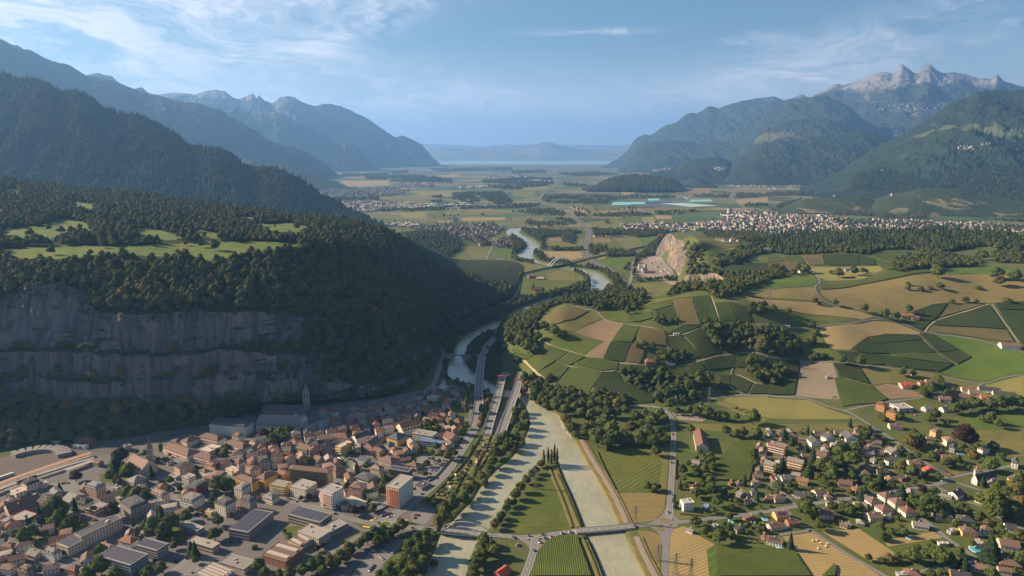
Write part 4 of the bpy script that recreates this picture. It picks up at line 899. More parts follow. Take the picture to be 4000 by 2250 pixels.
for w_,*pp in [(4,('D',[(570,200),(700,176),(820,150),(950,128),(1050,120),(1180,100)])),(5,('D',[(1385,705),(1540,672),(1700,648),(1830,620)])),(4,('D',[(215,925),(150,850),(60,780),(0,760)])),(3.5,('C',[(1690,750),(1720,790),(1800,860),(1840,900)])),
    (5,('D',[(130,950),(180,1000),(260,1070),(330,1110),(600,1290),(750,1370),(900,1460)])),(3.5,('D',[(330,1108),(220,1118),(90,1140)])),(5.5,('D',[(1150,1010),(1250,1080),(1380,1190),(1450,1230),(1580,1325),(1700,1330),(1770,1318),(1932,1330)])),
    (4,('D',[(1560,1330),(1450,1368),(1200,1398),(1100,1440)])),(5,('D',[(1260,770),(1400,840),(1500,890),(1640,925),(1700,990),(1932,1100)])),(4,('D',[(700,600),(800,620),(940,655),(960,660)])),(4,('D',[(0,540),(120,560),(260,530),(350,520)])),
    (4.5,('H',[(0,270),(60,281),(150,326),(280,360),(350,420),(388,462),(392,495),(352,515),(358,560),(400,620),(480,655),(550,682)])),(3.5,('H',[(0,540),(150,522),(350,515)])),(3.5,('G',[(1840,812)]),('H',[(60,818),(350,825),(600,807),(740,776),(870,768)])),
    (4.5,('H',[(915,730),(930,765),(1060,820),(1200,872),(1500,903),(1740,965),(1932,1022)])),(3.5,('H',[(0,1055),(300,1080),(520,1097),(900,1137),(1200,1172),(1610,1252),(1650,1250),(1760,1212),(1932,1186)])),(4,('H',[(1620,1252),(1590,1275),(1570,1310)]))]:
 road('lane',w_,'asphalt',*pp,off=.16)
for w_,mt,*pp in [(3,'pale_path',('H',[(1182,866),(1230,800),(1320,760),(1450,722),(1662,655)])),(3,'track',('H',[(1690,652),(1790,800),(1900,955)])),(3,'track',('H',[(1140,888),(1250,1000),(1330,1060),(1432,1112)])),(2,'track',('H',[(870,888),(960,960),(1010,1035)])),(2,'track',('H',[(725,945),(775,1010)])),
    (2,'track',('H',[(690,1030),(735,1105)])),(2,'track',('H',[(845,1045),(888,1112)])),(2,'track',('H',[(500,1100),(540,1210),(780,1266)])),(2,'track',('H',[(258,292),(298,356)])),(2,'track',('H',[(683,284),(690,362)])),(2,'track',('H',[(545,278),(560,362)])),(2.5,'track',('H',[(808,312),(945,348)])),
    (2.5,'pale_path',('G',[(1455,822),(1360,862),(1282,888),(1157,890),(1160,950),(1190,1020)])),(3.5,'track',('G',[(672,1080),(830,1107),(1000,1120),(1180,1130),(1310,1122),(1440,1080),(1560,1043),(1700,1025),(1800,1020),(1932,1052)])),(2.2,'track',('G',[(180,925),(290,970),(430,1010),(545,1047),(672,1080)])),
    (2.5,'pale_path',('G',[(600,700),(650,716),(690,768),(735,785),(830,802),(960,820),(1150,855)])),(2.5,'track',('G',[(338,1085),(345,1100),(440,1128),(560,1152),(690,1170),(790,1155),(812,1110)])),(2,'track',('G',[(342,1082),(440,1016)])),(3,'pale_path',('G',[(694,1172),(604,1290),(572,1350)])),
    (2,'track',('G',[(430,1130),(332,1250)])),(3,'pale_path',('G',[(60,1062),(110,1090),(200,1190),(270,1240)])),(2,'track',('G',[(836,806),(742,938),(678,1078)])),(2.5,'pale_path',('G',[(1216,668),(1268,820)])),(2.5,'pale_path',('G',[(1358,610),(1428,822)])),(2.5,'pale_path',('G',[(1505,600),(1562,780)])),
    (2,'pale_path',('G',[(940,704),(1080,704),(1214,664),(1350,640)])),(3,'pale_path',('G',[(480,672),(580,700),(600,700)])),(2,'track',('G',[(1300,905),(1440,1070)])),(2,'track',('G',[(896,958),(848,1098)])),(3,'pale_path',('G',[(1630,1265),(1730,1335)])),(2.5,'pale_path',('G',[(1665,1185),(1740,1200),(1830,1250),(1900,1265)])),(2.5,'track',('G',[(1830,1252),(1775,1335)])),
    (2.5,'track',('G',[(1697,1035),(1668,1135),(1650,1190)])),(2,'track',('G',[(1195,1137),(1275,1212)])),(2,'track',('G',[(1315,1132),(1370,1190)]))]:
 road('farm_track' if mt=='track' else 'pale_path',w_,mt,*pp,off=.30)
# the valley roads
road('road',8,'asphalt',('F',[(1800,150),(1782,220),(1742,300),(1722,345),(1745,390),(1810,432),(1915,478)]),off=.3)
road('road',8,'track',('G',[(62,490),(55,540),(20,590),(-15,625)]),off=.35)
road('railway',9,'ballast',('F',[(1540,240),(1640,350),(1750,432),(1880,522),(1908,560),(1870,640),(1750,690),(1600,765)]),off=.35)
road('road',8.5,'asphalt',('F',[(1932,560),(1895,640),(1750,690),(1600,765),(1500,812),(1420,870),(1385,920),(1388,965),(1420,1030),(1402,1090),(1372,1170),(1350,1250),(1280,1312),(1180,1372),(1090,1430)]),off=.5,mark=True)
HW=pts_w([('G',[(440,-30),(475,0),(545,55),(592,120),(572,200),(552,265),(600,330),(700,382),(785,440),(840,495),(862,535),(850,560)])])
HWf=np.array([at_z('K',x,y)[:2]for x,y in [(268,515),(290,550),(338,578),(347,608),(300,650),(228,692),(212,730),(270,770),(370,820),(460,862),(500,890),(530,925)]])
HWc=smooth_line(np.r_[HWf[:-1],HW[2:,:2]])
mat_plain('asphalt_motorway',(.085,.08,.085),.9,.2,1/12)
for s_ in (-7.5,7.5):
 ribbon('motorway',HWc,12,MATS['asphalt_motorway'],1.2,z=np.zeros(len(HWc)),shift=s_,step=15)
 for s2 in (-5.3,5.3):ribbon('edge_line',HWc,.25,MATS['paint_white'],1.28,z=np.zeros(len(HWc)),shift=s_+s2,step=15)
 ribbon('lane_line',HWc,.2,MATS['paint_white'],1.28,z=np.zeros(len(HWc)),shift=s_,step=10,dash=(1,3))
ribbon('motorway_verge',HWc,34,tone('dry',0),1.0,z=np.zeros(len(HWc)),step=15)
road('road',9,'asphalt',('G',[(930,308),(915,345),(905,400),(900,460),(880,520),(858,548)]),off=.6,mark=True)
P=np.array([at_z('K',x,y)[:2]for x,y in [(1688,668),(1640,715),(1720,770),(1800,830),(1830,860)]]);ribbon('road',smooth_line(P),14,MATS['asphalt'],.8,z=np.zeros(61)[:len(smooth_line(P))],step=40)
P=np.array([at_z('K',x,y)[:2]for x,y in [(1540,860),(1600,910),(1640,950),(1645,965)]]);ribbon('road',smooth_line(P),16,MATS['ballast'],.8,z=np.zeros(len(smooth_line(P))),step=30)

# elevated carriageways in the gorge: deck slab, parapets and piers as parts
def box_bm(V,F,c,sx,sy,sz,rz=0.0):
 n=len(V);ca,sa=math.cos(rz),math.sin(rz)
 for z in (0,1):
  for x,y in ((-.5,-.5),(.5,-.5),(.5,.5),(-.5,.5)):
   X,Y=x*sx,y*sy;V.append((c[0]+X*ca-Y*sa,c[1]+X*sa+Y*ca,c[2]+z*sz))
 F+=[(n,n+3,n+2,n+1),(n+4,n+5,n+6,n+7)]+[(n+i,n+(i+1)%4,n+4+(i+1)%4,n+4+i)for i in range(4)]
def slab(name,P,w,mat,zt,th,shift=0.0,step=8,parent=None):
 R=resample(np.c_[P[:,:2],zt],step);N=normals2(R);c=R[:,:2]+N*shift;n=len(R)
 L=[np.c_[c-N*w/2,R[:,2]],np.c_[c+N*w/2,R[:,2]],np.c_[c+N*w/2,R[:,2]-th],np.c_[c-N*w/2,R[:,2]-th]]
 V=np.stack(L,1).reshape(-1,3);F=[]
 for i in range(n-1):
  for k_ in range(4):F.append((i*4+k_,i*4+(k_+1)%4,i*4+4+(k_+1)%4,i*4+4+k_))
 F+=[(0,3,2,1),(n*4-4,n*4-3,n*4-2,n*4-1)]
 return link(name,mesh_np(name,V,F,mat,smooth_=False),parent)
def deck_bridge(name,P,w,zt,label,cat,pier_every=35,mark=True,group=None,rail=1.0,th=1.4,pier=True,surf='asphalt'):
 root=bpy.data.objects.new(name,None);COL.objects.link(root);tag(root,label,cat,group)
 P=np.asarray(P)[:,:2];zt=np.broadcast_to(zt,(len(P),)).astype(float)
 slab('deck',P,w+1.2,MATS['concrete'],zt-.05,th,parent=root)
 ribbon('carriageway',P,w,MATS[surf],.03,z=zt,parent=root)
 for s_ in (-1,1):slab('parapet',P,.35,MATS['concrete'],zt+rail,rail+.1,shift=s_*(w/2+.45),parent=root)
 if mark:
  for s_ in (-1,1):ribbon('edge_line',P,.3,MATS['paint_white'],.08,z=zt,shift=s_*(w/2-.6),parent=root)
  ribbon('centre_line',P,.3,MATS['paint_white'],.08,z=zt,step=4,dash=(1,2),parent=root)
 if pier:
  R=resample(np.c_[P,zt],pier_every);N=normals2(R)
  for i in range(1,len(R)-1):
   V,F=[],[];hgt=R[i,2]-th+5
   if hgt<6:continue
   box_bm(V,F,(R[i,0],R[i,1],-5),w*.7,1.6,hgt,math.atan2(N[i,1],N[i,0]))
   link('pier',mesh_np('pier',V,F,MATS['concrete'],smooth_=False),root)
 return root
def ramp_z(P,zs):return np.interp(np.linspace(0,1,len(P)),np.linspace(0,1,len(zs)),zs)
PA=line(('F',[(1815,905),(1745,965),(1705,1050),(1694,1120),(1684,1250),(1672,1380)]),('B',[(1692,0),(1700,100),(1692,200),(1665,300)]))
PA=np.array([at_z('Z',*np.array(src(t,x,y))*.644,z)[:2]for t,x,y,z in [('F',1815,905,7),('F',1745,962,7),('F',1708,1040,7),('F',1694,1120,7),('F',1684,1250,7),('F',1674,1380,6),('B',1685,50,5),('B',1682,150,4),('B',1668,250,2.5),('B',1645,330,1.2)]])
PA=smooth_line(PA)
deck_bridge('road_viaduct',PA,13,ramp_z(PA,[7,7,7,7,7,6,5,4,2,.9]),'curved grey road viaduct passing between wooded hill and narrow river gorge','viaduct')
road('road',13,'asphalt',('B',[(1652,325),(1620,390),(1570,470),(1500,580),(1420,690),(1300,800),(1200,880),(1110,950),(1040,990),(1000,1040)]),off=.35,mark=True)
for q_,(lab,pts)in enumerate([('motorway carriageway bridge nearest the road viaduct, ending at the allotments',[('Z',1281,940,7),('F',1868,1180,7),('F',1845,1260,7),('F',1815,1380,6),('B',1835,60,5),('B',1800,180,4),('B',1765,290,2.5),('B',1742,380,1)]),
                                 ('motorway carriageway bridge beside the open river, ending at the allotments',[('Z',1312,935,7),('C',30,60,7),('B',1932,130,6),('B',1912,200,5),('B',1880,290,3),('B',1850,385,1)])]):
 P=smooth_line(np.array([at_z('Z',*np.array(src(t,x,y))*.644,z)[:2]for t,x,y,z in pts]))
 r=deck_bridge('motorway_bridge',P,11.5,ramp_z(P,[p[3]for p in pts]),lab,'bridge',group='motorway bridges leaving the hillside tunnel')
 # red portal frame over the carriageway
 g=bpy.data.objects.new('portal_frame',None);COL.objects.link(g);tag(g,['red steel portal frame over the motorway on the side nearer the viaduct','red steel portal frame over the motorway on the side nearer the vineyard hill'][q_],'gantry')
 i=int(len(P)*(.2 if q_ else .28));T=P[i+1]-P[i];a=math.atan2(T[1],T[0])-math.pi/2
 mat_plain('red_steel',(.50,.07,.04),.5,.1)if 'red_steel' not in MATS else 0
 nx_,ny_=math.cos(a),math.sin(a)
 for s_ in (-1,1):
  V,F=[],[];box_bm(V,F,(P[i][0]+nx_*6.6*s_,P[i][1]+ny_*6.6*s_,5.5),.9,.9,8.5,a);link('post',mesh_np('post',V,F,MATS['red_steel'],smooth_=False),g)
 V,F=[],[];box_bm(V,F,(P[i][0],P[i][1],14),15,2.2,1.8,a);link('beam',mesh_np('beam',V,F,MATS['red_steel'],smooth_=False),g)
sheet_xy('motorway_apron',pts_w([('B',[(1755,360),(1790,200),(1870,210),(1840,385)])]),MATS['asphalt_dark'],.15)
# town streets, lighter than the yards between the houses
for w_,*pp in [(8,('B',[(980,1075),(800,1040),(640,1000),(560,960),(400,920),(240,880),(150,860)])),(7,('A',[(1932,990),(1700,980),(1560,940),(1400,930),(1300,860),(1350,800),(1500,640),(1600,600),(1750,560)])),(7,('B',[(250,860),(450,850),(480,780),(600,740),(720,640),(750,600),(700,560),(560,530),(440,520)])),
    (6,('A',[(620,1449),(470,1400),(330,1420),(200,1449)])),(7,('A',[(400,1449),(520,1350),(640,1290),(760,1190),(900,1090),(950,1060),(800,1000),(500,960)])),(7,('A',[(380,760),(600,760),(820,760),(1000,900),(1200,960),(1320,900)])),(7,('A',[(740,640),(860,620),(1100,700),(1250,720),(1370,800)])),
    (7,('B',[(860,1110),(700,1190),(560,1280),(400,1360),(200,1420),(100,1449)])),(6,('B',[(1200,260),(1160,360),(900,480),(800,540),(740,590)])),(7,('B',[(1230,880),(1170,830),(1260,760),(1400,650)])),(6,('B',[(0,440),(200,500),(420,520),(560,540)])),(6,('A',[(1100,620),(1250,560),(1460,620),(1560,640)]))]:
 road('street',w_,'asphalt',*pp,off=.14)
for t,p in [('B',[(1165,990),(1230,930),(1355,945),(1330,1010),(1270,1065),(1180,1045)]),('B',[(1180,590),(1270,525),(1470,570),(1400,670),(1300,640),(1240,610)]),('B',[(1180,760),(1250,640),(1400,690),(1330,760),(1260,800)]),('B',[(690,1480),(880,1240),(1080,1160),(1120,1180),(1060,1270),(950,1370),(880,1480)]),
             ('A',[(1230,1449),(1440,1280),(1630,1300),(1640,1330),(1480,1449)]),('B',[(860,870),(1000,840),(1050,900),(980,960),(880,940)]),('A',[(370,750),(560,730),(640,760),(560,830),(460,790)])]:
 NOGO.append(pts_w([(t,p)])[:,:2]);sheet_xy('car_park',pts_w([(t,p)]),MATS['asphalt'],.2)
# roundabout
rc=pick('B',980,1060);th=np.linspace(0,2*math.pi,40,endpoint=False)
sheet_xy('roundabout',np.c_[rc[0]+np.cos(th)*15,rc[1]+np.sin(th)*15],MATS['asphalt'],.3,step=4)
sheet_xy('roundabout_kerb',np.c_[rc[0]+np.cos(th)*6.4,rc[1]+np.sin(th)*6.4],MATS['concrete'],.4,step=3)
sheet_xy('roundabout_lawn',np.c_[rc[0]+np.cos(th)*5.4,rc[1]+np.sin(th)*5.4],tone('grass',0),.5,step=3)
for dx,dy in ((-17,8),(-15,12),(17,6),(20,8),(-18,-6),(-22,-5),(22,-4)):
 sheet_xy('crossing_marking',np.array([(rc[0]+dx-2,rc[1]+dy-1.2),(rc[0]+dx+2,rc[1]+dy-1.2),(rc[0]+dx+2,rc[1]+dy+1.2),(rc[0]+dx-2,rc[1]+dy+1.2)]),MATS['paint_yellow'],.42,step=2)
# dikes of the canal: raised strips following the bank
def bank(side,lst):return smooth_line(np.array([at_z('C',x,y,0)[:2]for x,y in lst]))
CR=bank(1,[(470,425),(520,520),(570,610),(640,720),(700,830),(760,960),(800,1060)]);CR2=bank(1,[(870,1160),(920,1290),(1000,1449),(1070,1580)])
CLf=bank(-1,[(355,640),(385,720),(425,800),(475,920),(535,1080)]);CL2=bank(-1,[(575,1180),(635,1310),(690,1449),(735,1580)])
for P in (CR,CR2):
 for nm,w_,sh,z_,mt in (('dike_grass',6,-4.2,.9,tone('dry',2.0)),('dike_track',5.2,-9.8,1.6,MATS['gravel']),('dike_grass',4,-14.2,1.0,tone('dry',2.0))):
  slab(nm,P,w_,mt,np.full(len(P),z_),z_+2.5,shift=sh)['kind']='structure'
for P in (CLf,CL2):
 for nm,w_,sh,z_,mt in (('dike_grass',6,4.2,1.0,tone('dry',2.0)),('dike_grass',3,12.5,1.1,tone('dry',2.0))):
  slab(nm,P,w_,mt,np.full(len(P),z_),z_+2.5,shift=sh)['kind']='structure'
# right bank above the confluence: pale rock armour
def stones(name,P,w,n,smin,smax,mat,z=0.0,seed=1):
 rg=np.random.default_rng(seed);R=resample(np.c_[P[:,:2],np.zeros(len(P))],1.0);N=normals2(R);V,F=[],[]
 for _ in range(n):
  i=rg.integers(len(R));o=rg.uniform(-w/2,w/2);s_=rg.uniform(smin,smax);c=R[i,:2]+N[i]*o
  hz_=float(height(c[0],c[1]));b=len(V)
  for dx,dy,dz in ((1,0,0),(0,1,0),(-1,0,0),(0,-1,0),(0,0,.8),(0,0,-.6)):
   V.append((c[0]+dx*s_*rg.uniform(.7,1.2),c[1]+dy*s_*rg.uniform(.7,1.2),hz_+z+dz*s_))
  for a,bb_ in ((0,1),(1,2),(2,3),(3,0)):F+=[(b+a,b+bb_,b+4),(b+bb_,b+a,b+5)]
 return tag(link(name,mesh_np(name,V,F,mat,smooth_=False)),kind='stuff')
mat_plain('bank_rock',(.36,.30,.24),.9,.3,1)
stones('bank_rocks',bank(1,[(60,72),(110,92),(200,155),(280,195),(350,230),(372,290),(402,350),(455,405)]),5,900,.6,1.8,MATS['bank_rock'])
# ------------------------------------------------------------------ trees
def leaf_mat(name,a,b,c,autumn=None,rnd=.5):
 m,q,out=base_mat(name);P=pos(q);r=objrnd(q)
 tc_=q.node('ShaderNodeTexCoord').outputs['Object']
 n=q.noise(tc_,3.2,3,.6);n2=q.noise(P,1/70,3)
 col=q.mix(r,a,b);col=q.mix(q.ramp(n,.4,.7),col,c)
 if autumn is not None:col=q.mix(q.math('MULTIPLY',q.ramp(q.math('FRACT',q.math('MULTIPLY',r,7.31)),.80,.88),q.ramp(n2,.40,.60)),col,autumn)
 col=q.mix(q.ramp(q.math('FRACT',q.math('MULTIPLY',r,3.7)),.0,1.0,0,.35),col,c)
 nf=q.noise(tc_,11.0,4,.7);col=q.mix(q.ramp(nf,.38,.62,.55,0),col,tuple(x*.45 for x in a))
 bs=q.node('ShaderNodeBsdfPrincipled',{'Roughness':.8,'Specular IOR Level':.15});q.link(col,bs.inputs['Base Color'])
 bn=q.node('ShaderNodeBump',{'Strength':.8,'Distance':.6,'Height':nf});q.l.new(bn.outputs[0],bs.inputs['Normal'])
 tr=q.node('ShaderNodeBsdfTranslucent');q.link(col,tr.inputs['Color'])
 mx=q.node('ShaderNodeMixShader',{0:.18});q.l.new(bs.outputs[0],mx.inputs[1]);q.l.new(tr.outputs[0],mx.inputs[2])
 q.l.new(mx.outputs[0],out.inputs[0]);return m
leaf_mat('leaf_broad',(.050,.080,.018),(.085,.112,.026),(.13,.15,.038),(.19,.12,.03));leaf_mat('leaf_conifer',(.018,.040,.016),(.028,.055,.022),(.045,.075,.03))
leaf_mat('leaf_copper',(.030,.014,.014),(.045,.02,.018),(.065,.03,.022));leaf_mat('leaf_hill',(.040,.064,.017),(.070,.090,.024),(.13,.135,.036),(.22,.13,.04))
mat_plain('bark',(.09,.07,.05),.9,.2,2)
def ico(sub):
 t=(1+5**.5)/2
 V=[(-1,t,0),(1,t,0),(-1,-t,0),(1,-t,0),(0,-1,t),(0,1,t),(0,-1,-t),(0,1,-t),(t,0,-1),(t,0,1),(-t,0,-1),(-t,0,1)]
 V=[tuple(np.array(v)/np.linalg.norm(v))for v in V]
 F=[(0,11,5),(0,5,1),(0,1,7),(0,7,10),(0,10,11),(1,5,9),(5,11,4),(11,10,2),(10,7,6),(7,1,8),(3,9,4),(3,4,2),(3,2,6),(3,6,8),(3,8,9),(4,9,5),(2,4,11),(6,2,10),(8,6,7),(9,8,1)]
 for _ in range(sub):
  c={};G=[]
  def mid(a,b):
   k_=(min(a,b),max(a,b))
   if k_ not in c:v=np.array(V[a])+V[b];V.append(tuple(v/np.linalg.norm(v)));c[k_]=len(V)-1
   return c[k_]
  for a,b,d in F:x,y,z=mid(a,b),mid(b,d),mid(d,a);G+=[(a,x,z),(b,y,x),(d,z,y),(x,y,z)]
  F=G
 return np.array(V),np.array(F)
ICO1,ICO2=ico(1),ico(2)
def crown_mesh(name,kind,mat,seed,leaves=420):
 """unit-width crown (about 1 across), base of trunk at z=0"""
 rg=np.random.default_rng(seed);Vs,Fs,n0=[],[],0
 lobes=[]
 if kind=='round':
  lobes=[((0,0,.58),.34,.30)]+[((math.cos(a)*.26,math.sin(a)*.26,.44+rg.uniform(0,.22)),rg.uniform(.18,.25),rg.uniform(.16,.24))for a in np.linspace(0,6.28,7)[:-1]+rg.uniform(0,1)]+[((rg.uniform(-.14,.14),rg.uniform(-.14,.14),.84),.20,.17)]
 elif kind=='tall':
  lobes=[((rg.uniform(-.09,.09),rg.uniform(-.09,.09),z),.28*(1-abs(z-.9)*.45),.22)for z in np.linspace(.4,1.5,7)]
 elif kind=='poplar':
  lobes=[((rg.uniform(-.03,.03),rg.uniform(-.03,.03),z),.30*(1-abs(z-1.2)/2.0),.30)for z in np.linspace(.45,2.6,8)]
 elif kind=='bush':
  lobes=[((rg.uniform(-.2,.2),rg.uniform(-.2,.2),rg.uniform(.15,.3)),rg.uniform(.2,.32),.24)for _ in range(5)]
 if kind=='conifer':
  L=9;sd=10
  for i in range(L):
   z0=.22+i*1.55/L;r=.5*(1-i/L)**.85+.03;ang=rg.uniform(0,6.28)
   th_=np.linspace(0,2*math.pi,sd,endpoint=False)+ang;rr=r*(1+rg.uniform(-.22,.22,sd))
   ring_=np.c_[np.cos(th_)*rr,np.sin(th_)*rr,np.full(sd,z0)+rg.uniform(-.03,.03,sd)]
   V=np.r_[ring_,[[0,0,z0+.42]]];F=[(k_,(k_+1)%sd,sd)for k_ in range(sd)]
   Vs.append(V);Fs.append(np.array(F)+n0);n0+=len(V)
  for _ in range(leaves//2):
   z=rg.uniform(.2,1.7);r=.5*(1-(z-.2)/1.6)**.85*rg.uniform(.75,1.1);a=rg.uniform(0,6.28);c=np.array([math.cos(a)*r,math.sin(a)*r,z])
   V=c+rg.normal(0,.045,(3,3));Vs.append(V);Fs.append(np.array([[0,1,2]])+n0);n0+=3
 else:
  base,fc=ICO1 if kind != 'round' else ICO2
  for c,r,rz_ in lobes:
   b=(base*(1+(fbm(base[:,0]*2.2+c[0]*9+seed,base[:,1]*2.2+base[:,2]*1.7,seed,3)-.5)[:,None]*.8))*np.array([r,r,rz_])+np.array(c)
   Vs.append(b);Fs.append(fc+n0);n0+=len(b)
  for _ in range(leaves):
   c,r,rz_=lobes[rg.integers(len(lobes))];d=rg.normal(0,1,3);d /= np.linalg.norm(d)
   if d[2]<-.4:d[2]*=-1
   p=np.array(c)+d*np.array([r,r,rz_])*rg.uniform(.9,1.25)
   V=p+rg.normal(0,.042,(3,3));Vs.append(V);Fs.append(np.array([[0,1,2]])+n0);n0+=3
 return mesh_np(name,np.concatenate(Vs),np.concatenate(Fs),mat,smooth_=False)
def trunk_mesh(name,h,r,limbs=4,seed=0):
 rg=np.random.default_rng(seed);V,F=[],[]
 def tube(a,b,ra,rb,n=6):
  a,b=np.array(a),np.array(b);d=b-a;d=d/np.linalg.norm(d);u=np.cross(d,[0,1,.1]);u /= np.linalg.norm(u);v=np.cross(d,u);s=len(V)
  for p,r_ in ((a,ra),(b,rb)):
   for k_ in range(n):t=6.2832*k_/n;V.append(tuple(p+(u*math.cos(t)+v*math.sin(t))*r_))
  for k_ in range(n):F.append((s+k_,s+(k_+1)%n,s+n+(k_+1)%n,s+n+k_))
 tube((0,0,-.03),(0,0,h),r,r*.5)
 for i in range(limbs):a=i*6.28/limbs+rg.uniform(0,.6);tube((0,0,h*.6),(math.cos(a)*.2,math.sin(a)*.2,h*1.25),r*.45,r*.15,5)
 return mesh_np(name,V,F,MATS['bark'])
CROWN={'r':[crown_mesh('round_crown','round',MATS['leaf_broad'],s)for s in (1,2,3)],'t':[crown_mesh('tall_crown','tall',MATS['leaf_broad'],s)for s in (4,5)],
         'p':[crown_mesh('poplar_crown','poplar',MATS['leaf_broad'],s)for s in (6,)],'c':[crown_mesh('conifer_crown','conifer',MATS['leaf_conifer'],s)for s in (7,8)],
         'd':[crown_mesh('copper_crown','round',MATS['leaf_copper'],s)for s in (9,)],'b':[crown_mesh('bush_crown','bush',MATS['leaf_broad'],10,260)],
         'h':[crown_mesh('hill_crown','round',MATS['leaf_hill'],s,300)for s in (11,12)]}
TRUNK={'r':trunk_mesh('trunk',.4,.035),'t':trunk_mesh('trunk',.5,.035,4,1),'p':trunk_mesh('trunk',.9,.04,3,2),'c':trunk_mesh('trunk',.6,.03,0),'d':trunk_mesh('trunk',.4,.04,4,3),'b':trunk_mesh('trunk',.2,.03,3,4)}
TOPZ={'r':1.0,'t':1.7,'p':2.9,'c':1.75,'d':1.0,'b':.5,'h':1.0};MIDZ={'r':.58,'t':.9,'p':1.4,'c':.8,'d':.58,'b':.25}
TREES=[]                                        # (kind, x, y, z, width)
def T(t,kind,lst):
 for e in lst:
  x,y,w=e[:3];k_=e[3]if len(e)>3 else kind
  p0=pick(t,x,y);d=math.hypot(p0[0],p0[1],p0[2]-HCAM);wm=w*d/(FPX*1.932)
  p=pick(t,x,y,MIDZ[k_]*wm);TREES.append((k_,p[0],p[1],float(height(p[0],p[1])),wm))
T('C','r',[(240,560,42,'p'),(272,545,36,'p'),(320,535,40,'p'),(296,560,38,'p'),(340,560,36,'p'),(215,600,60),(180,645,65),(150,680,60),(110,720,65),(65,780,75),(25,830,80),(10,890,60),(1085,500,78),(1020,778,52),(1075,778,62),(1102,776,45),
 (610,330,120),(680,300,125),(745,345,120),(650,400,135),(720,425,125),(570,355,110),(780,400,100),(845,400,100),(900,330,90),(960,400,110),(1020,360,115),(1060,420,105),(1110,380,100),(1160,420,75),(990,320,95),(1060,270,105),(930,240,85),(1000,230,95),(1110,230,85),(1150,270,75),
 (450,330,85),(405,262,80),(480,380,60),(430,300,70),(160,110,60),(230,100,75),(300,90,85),(370,110,85),(430,130,85),(330,160,75),(400,190,80),(470,180,80),(540,140,85),(600,150,85),(520,215,75),(590,220,80),(660,130,80),(655,200,85),(720,140,85),(720,210,85),(790,150,85),(790,212,80),(840,130,70),(850,190,60),(255,160,60),(200,140,50),
 (1350,335,65),(1100,90,70),(1180,60,70),(1190,150,80),(1230,40,60),(1250,205,50),(1420,80,60),(1430,150,30),(1340,190,70),(1400,200,78),(1480,212,85),(1560,230,70),(1612,245,60),(1820,242,105),(1700,252,40),(1620,342,72),(1750,362,65),(1850,370,80),(1690,380,50),(1695,185,20),
 (1330,600,42),(1290,642,68),(1400,662,78),(1450,652,60),(1500,580,68),(1500,530,50),(1515,625,60),(1270,772,30,'c'),(1310,770,50),(1390,815,78),(1440,752,70),(1500,792,95),(1550,882,85),(1500,730,70),(1225,872,30,'c'),(1232,912,32,'c'),(1385,1030,85),(1450,1112,60),(1570,1152,105),(1642,1100,60,'c'),(1655,1145,60),
 (1820,520,70),(1830,590,70),(1850,862,32,'c'),(1755,742,34,'c'),(1700,880,50),(1660,930,45),(1640,1000,50),(1780,1060,45),(1900,1100,40),(1520,950,45),(1600,830,50),(1420,520,40),(1240,600,24,'b'),(1243,690,24,'b')])
T('C','r',[(30,200,70),(72,180,60),(90,242,68),(20,282,78),(60,332,78),(112,310,58),(30,400,78),(70,440,70),(20,480,70)])
T('B','r',[(1880,400,88),(1905,452,85),(1832,440,78),(1800,520,88),(1782,580,85),(1850,522,80),(1770,642,80),(1705,690,78),(1720,742,70),(1652,760,80),(1600,802,88),(1560,852,98),(1505,830,70),(1480,902,115),(1420,952,105),(1400,1012,90),(1442,992,80),(1380,1062,78,'t'),(1342,900,55),
 (1330,1150,90),(1290,1200,108,'t'),(1220,1170,98),(1230,1250,120),(1160,1232,108),(1150,1312,115),(1100,1332,98),(1250,1342,108),(1180,1392,115),(1080,1402,105),(1000,1422,98),(940,1432,80),(1130,1445,105),(1100,1062,98),(1040,1092,88),(960,1112,98),(900,1132,98),(840,1162,88),(920,1182,88),(1000,1142,88),(780,1202,78),(700,1232,88),
 (640,1292,95),(560,1342,95),(480,1342,98),(420,1372,90),(350,1402,88),(250,1425,88),(170,1432,70),(500,1402,80),(600,1362,80),(680,1302,78),(20,1370,88),(60,1422,78),(1720,1172,88),(1780,1202,70),(1800,1252,95),(1700,1232,80),(1680,1302,98),(1660,1362,98),(1640,1422,98),(1720,1292,80),(1700,1342,80),
 (1890,932,68),(1852,982,68),(1830,1022,68),(1800,1062,66),(1905,900,60),(50,382,85,'d'),(110,362,85),(170,372,95),(240,352,80),(130,422,88),(205,412,80),(390,582,52),(1290,302,78),(1340,292,60),(1280,342,50),(1320,342,48),(1370,340,50),(1470,312,50),(1510,322,40),(1560,352,60),(1590,322,40),
 (1605,60,62,'t'),(1590,180,58,'t'),(1752,130,50),(1712,200,60),(1700,262,50),(1690,312,50),(1722,170,45),(832,615,50),(760,652,48,'c'),(680,550,30),(800,502,34,'c'),(1290,602,45),(1275,677,45),(970,702,70,'c'),(1020,702,78),(960,762,78),(1042,752,60),(880,932,62),(845,882,45),(740,952,72,'d'),(800,935,40,'d'),
 (690,762,40),(340,862,32,'d'),(395,852,42,'d'),(520,915,30,'d'),(1360,472,50),(1450,542,60),(1400,522,50),(1330,512,40),(1500,522,50),(1232,502,48),(460,1242,46,'d'),(500,1222,36,'d'),(212,1110,28),(250,1150,38),(600,925,26,'d'),(560,920,26,'d'),(1340,1350,60),(1210,1310,90),(720,1262,60),(1010,1380,80)])
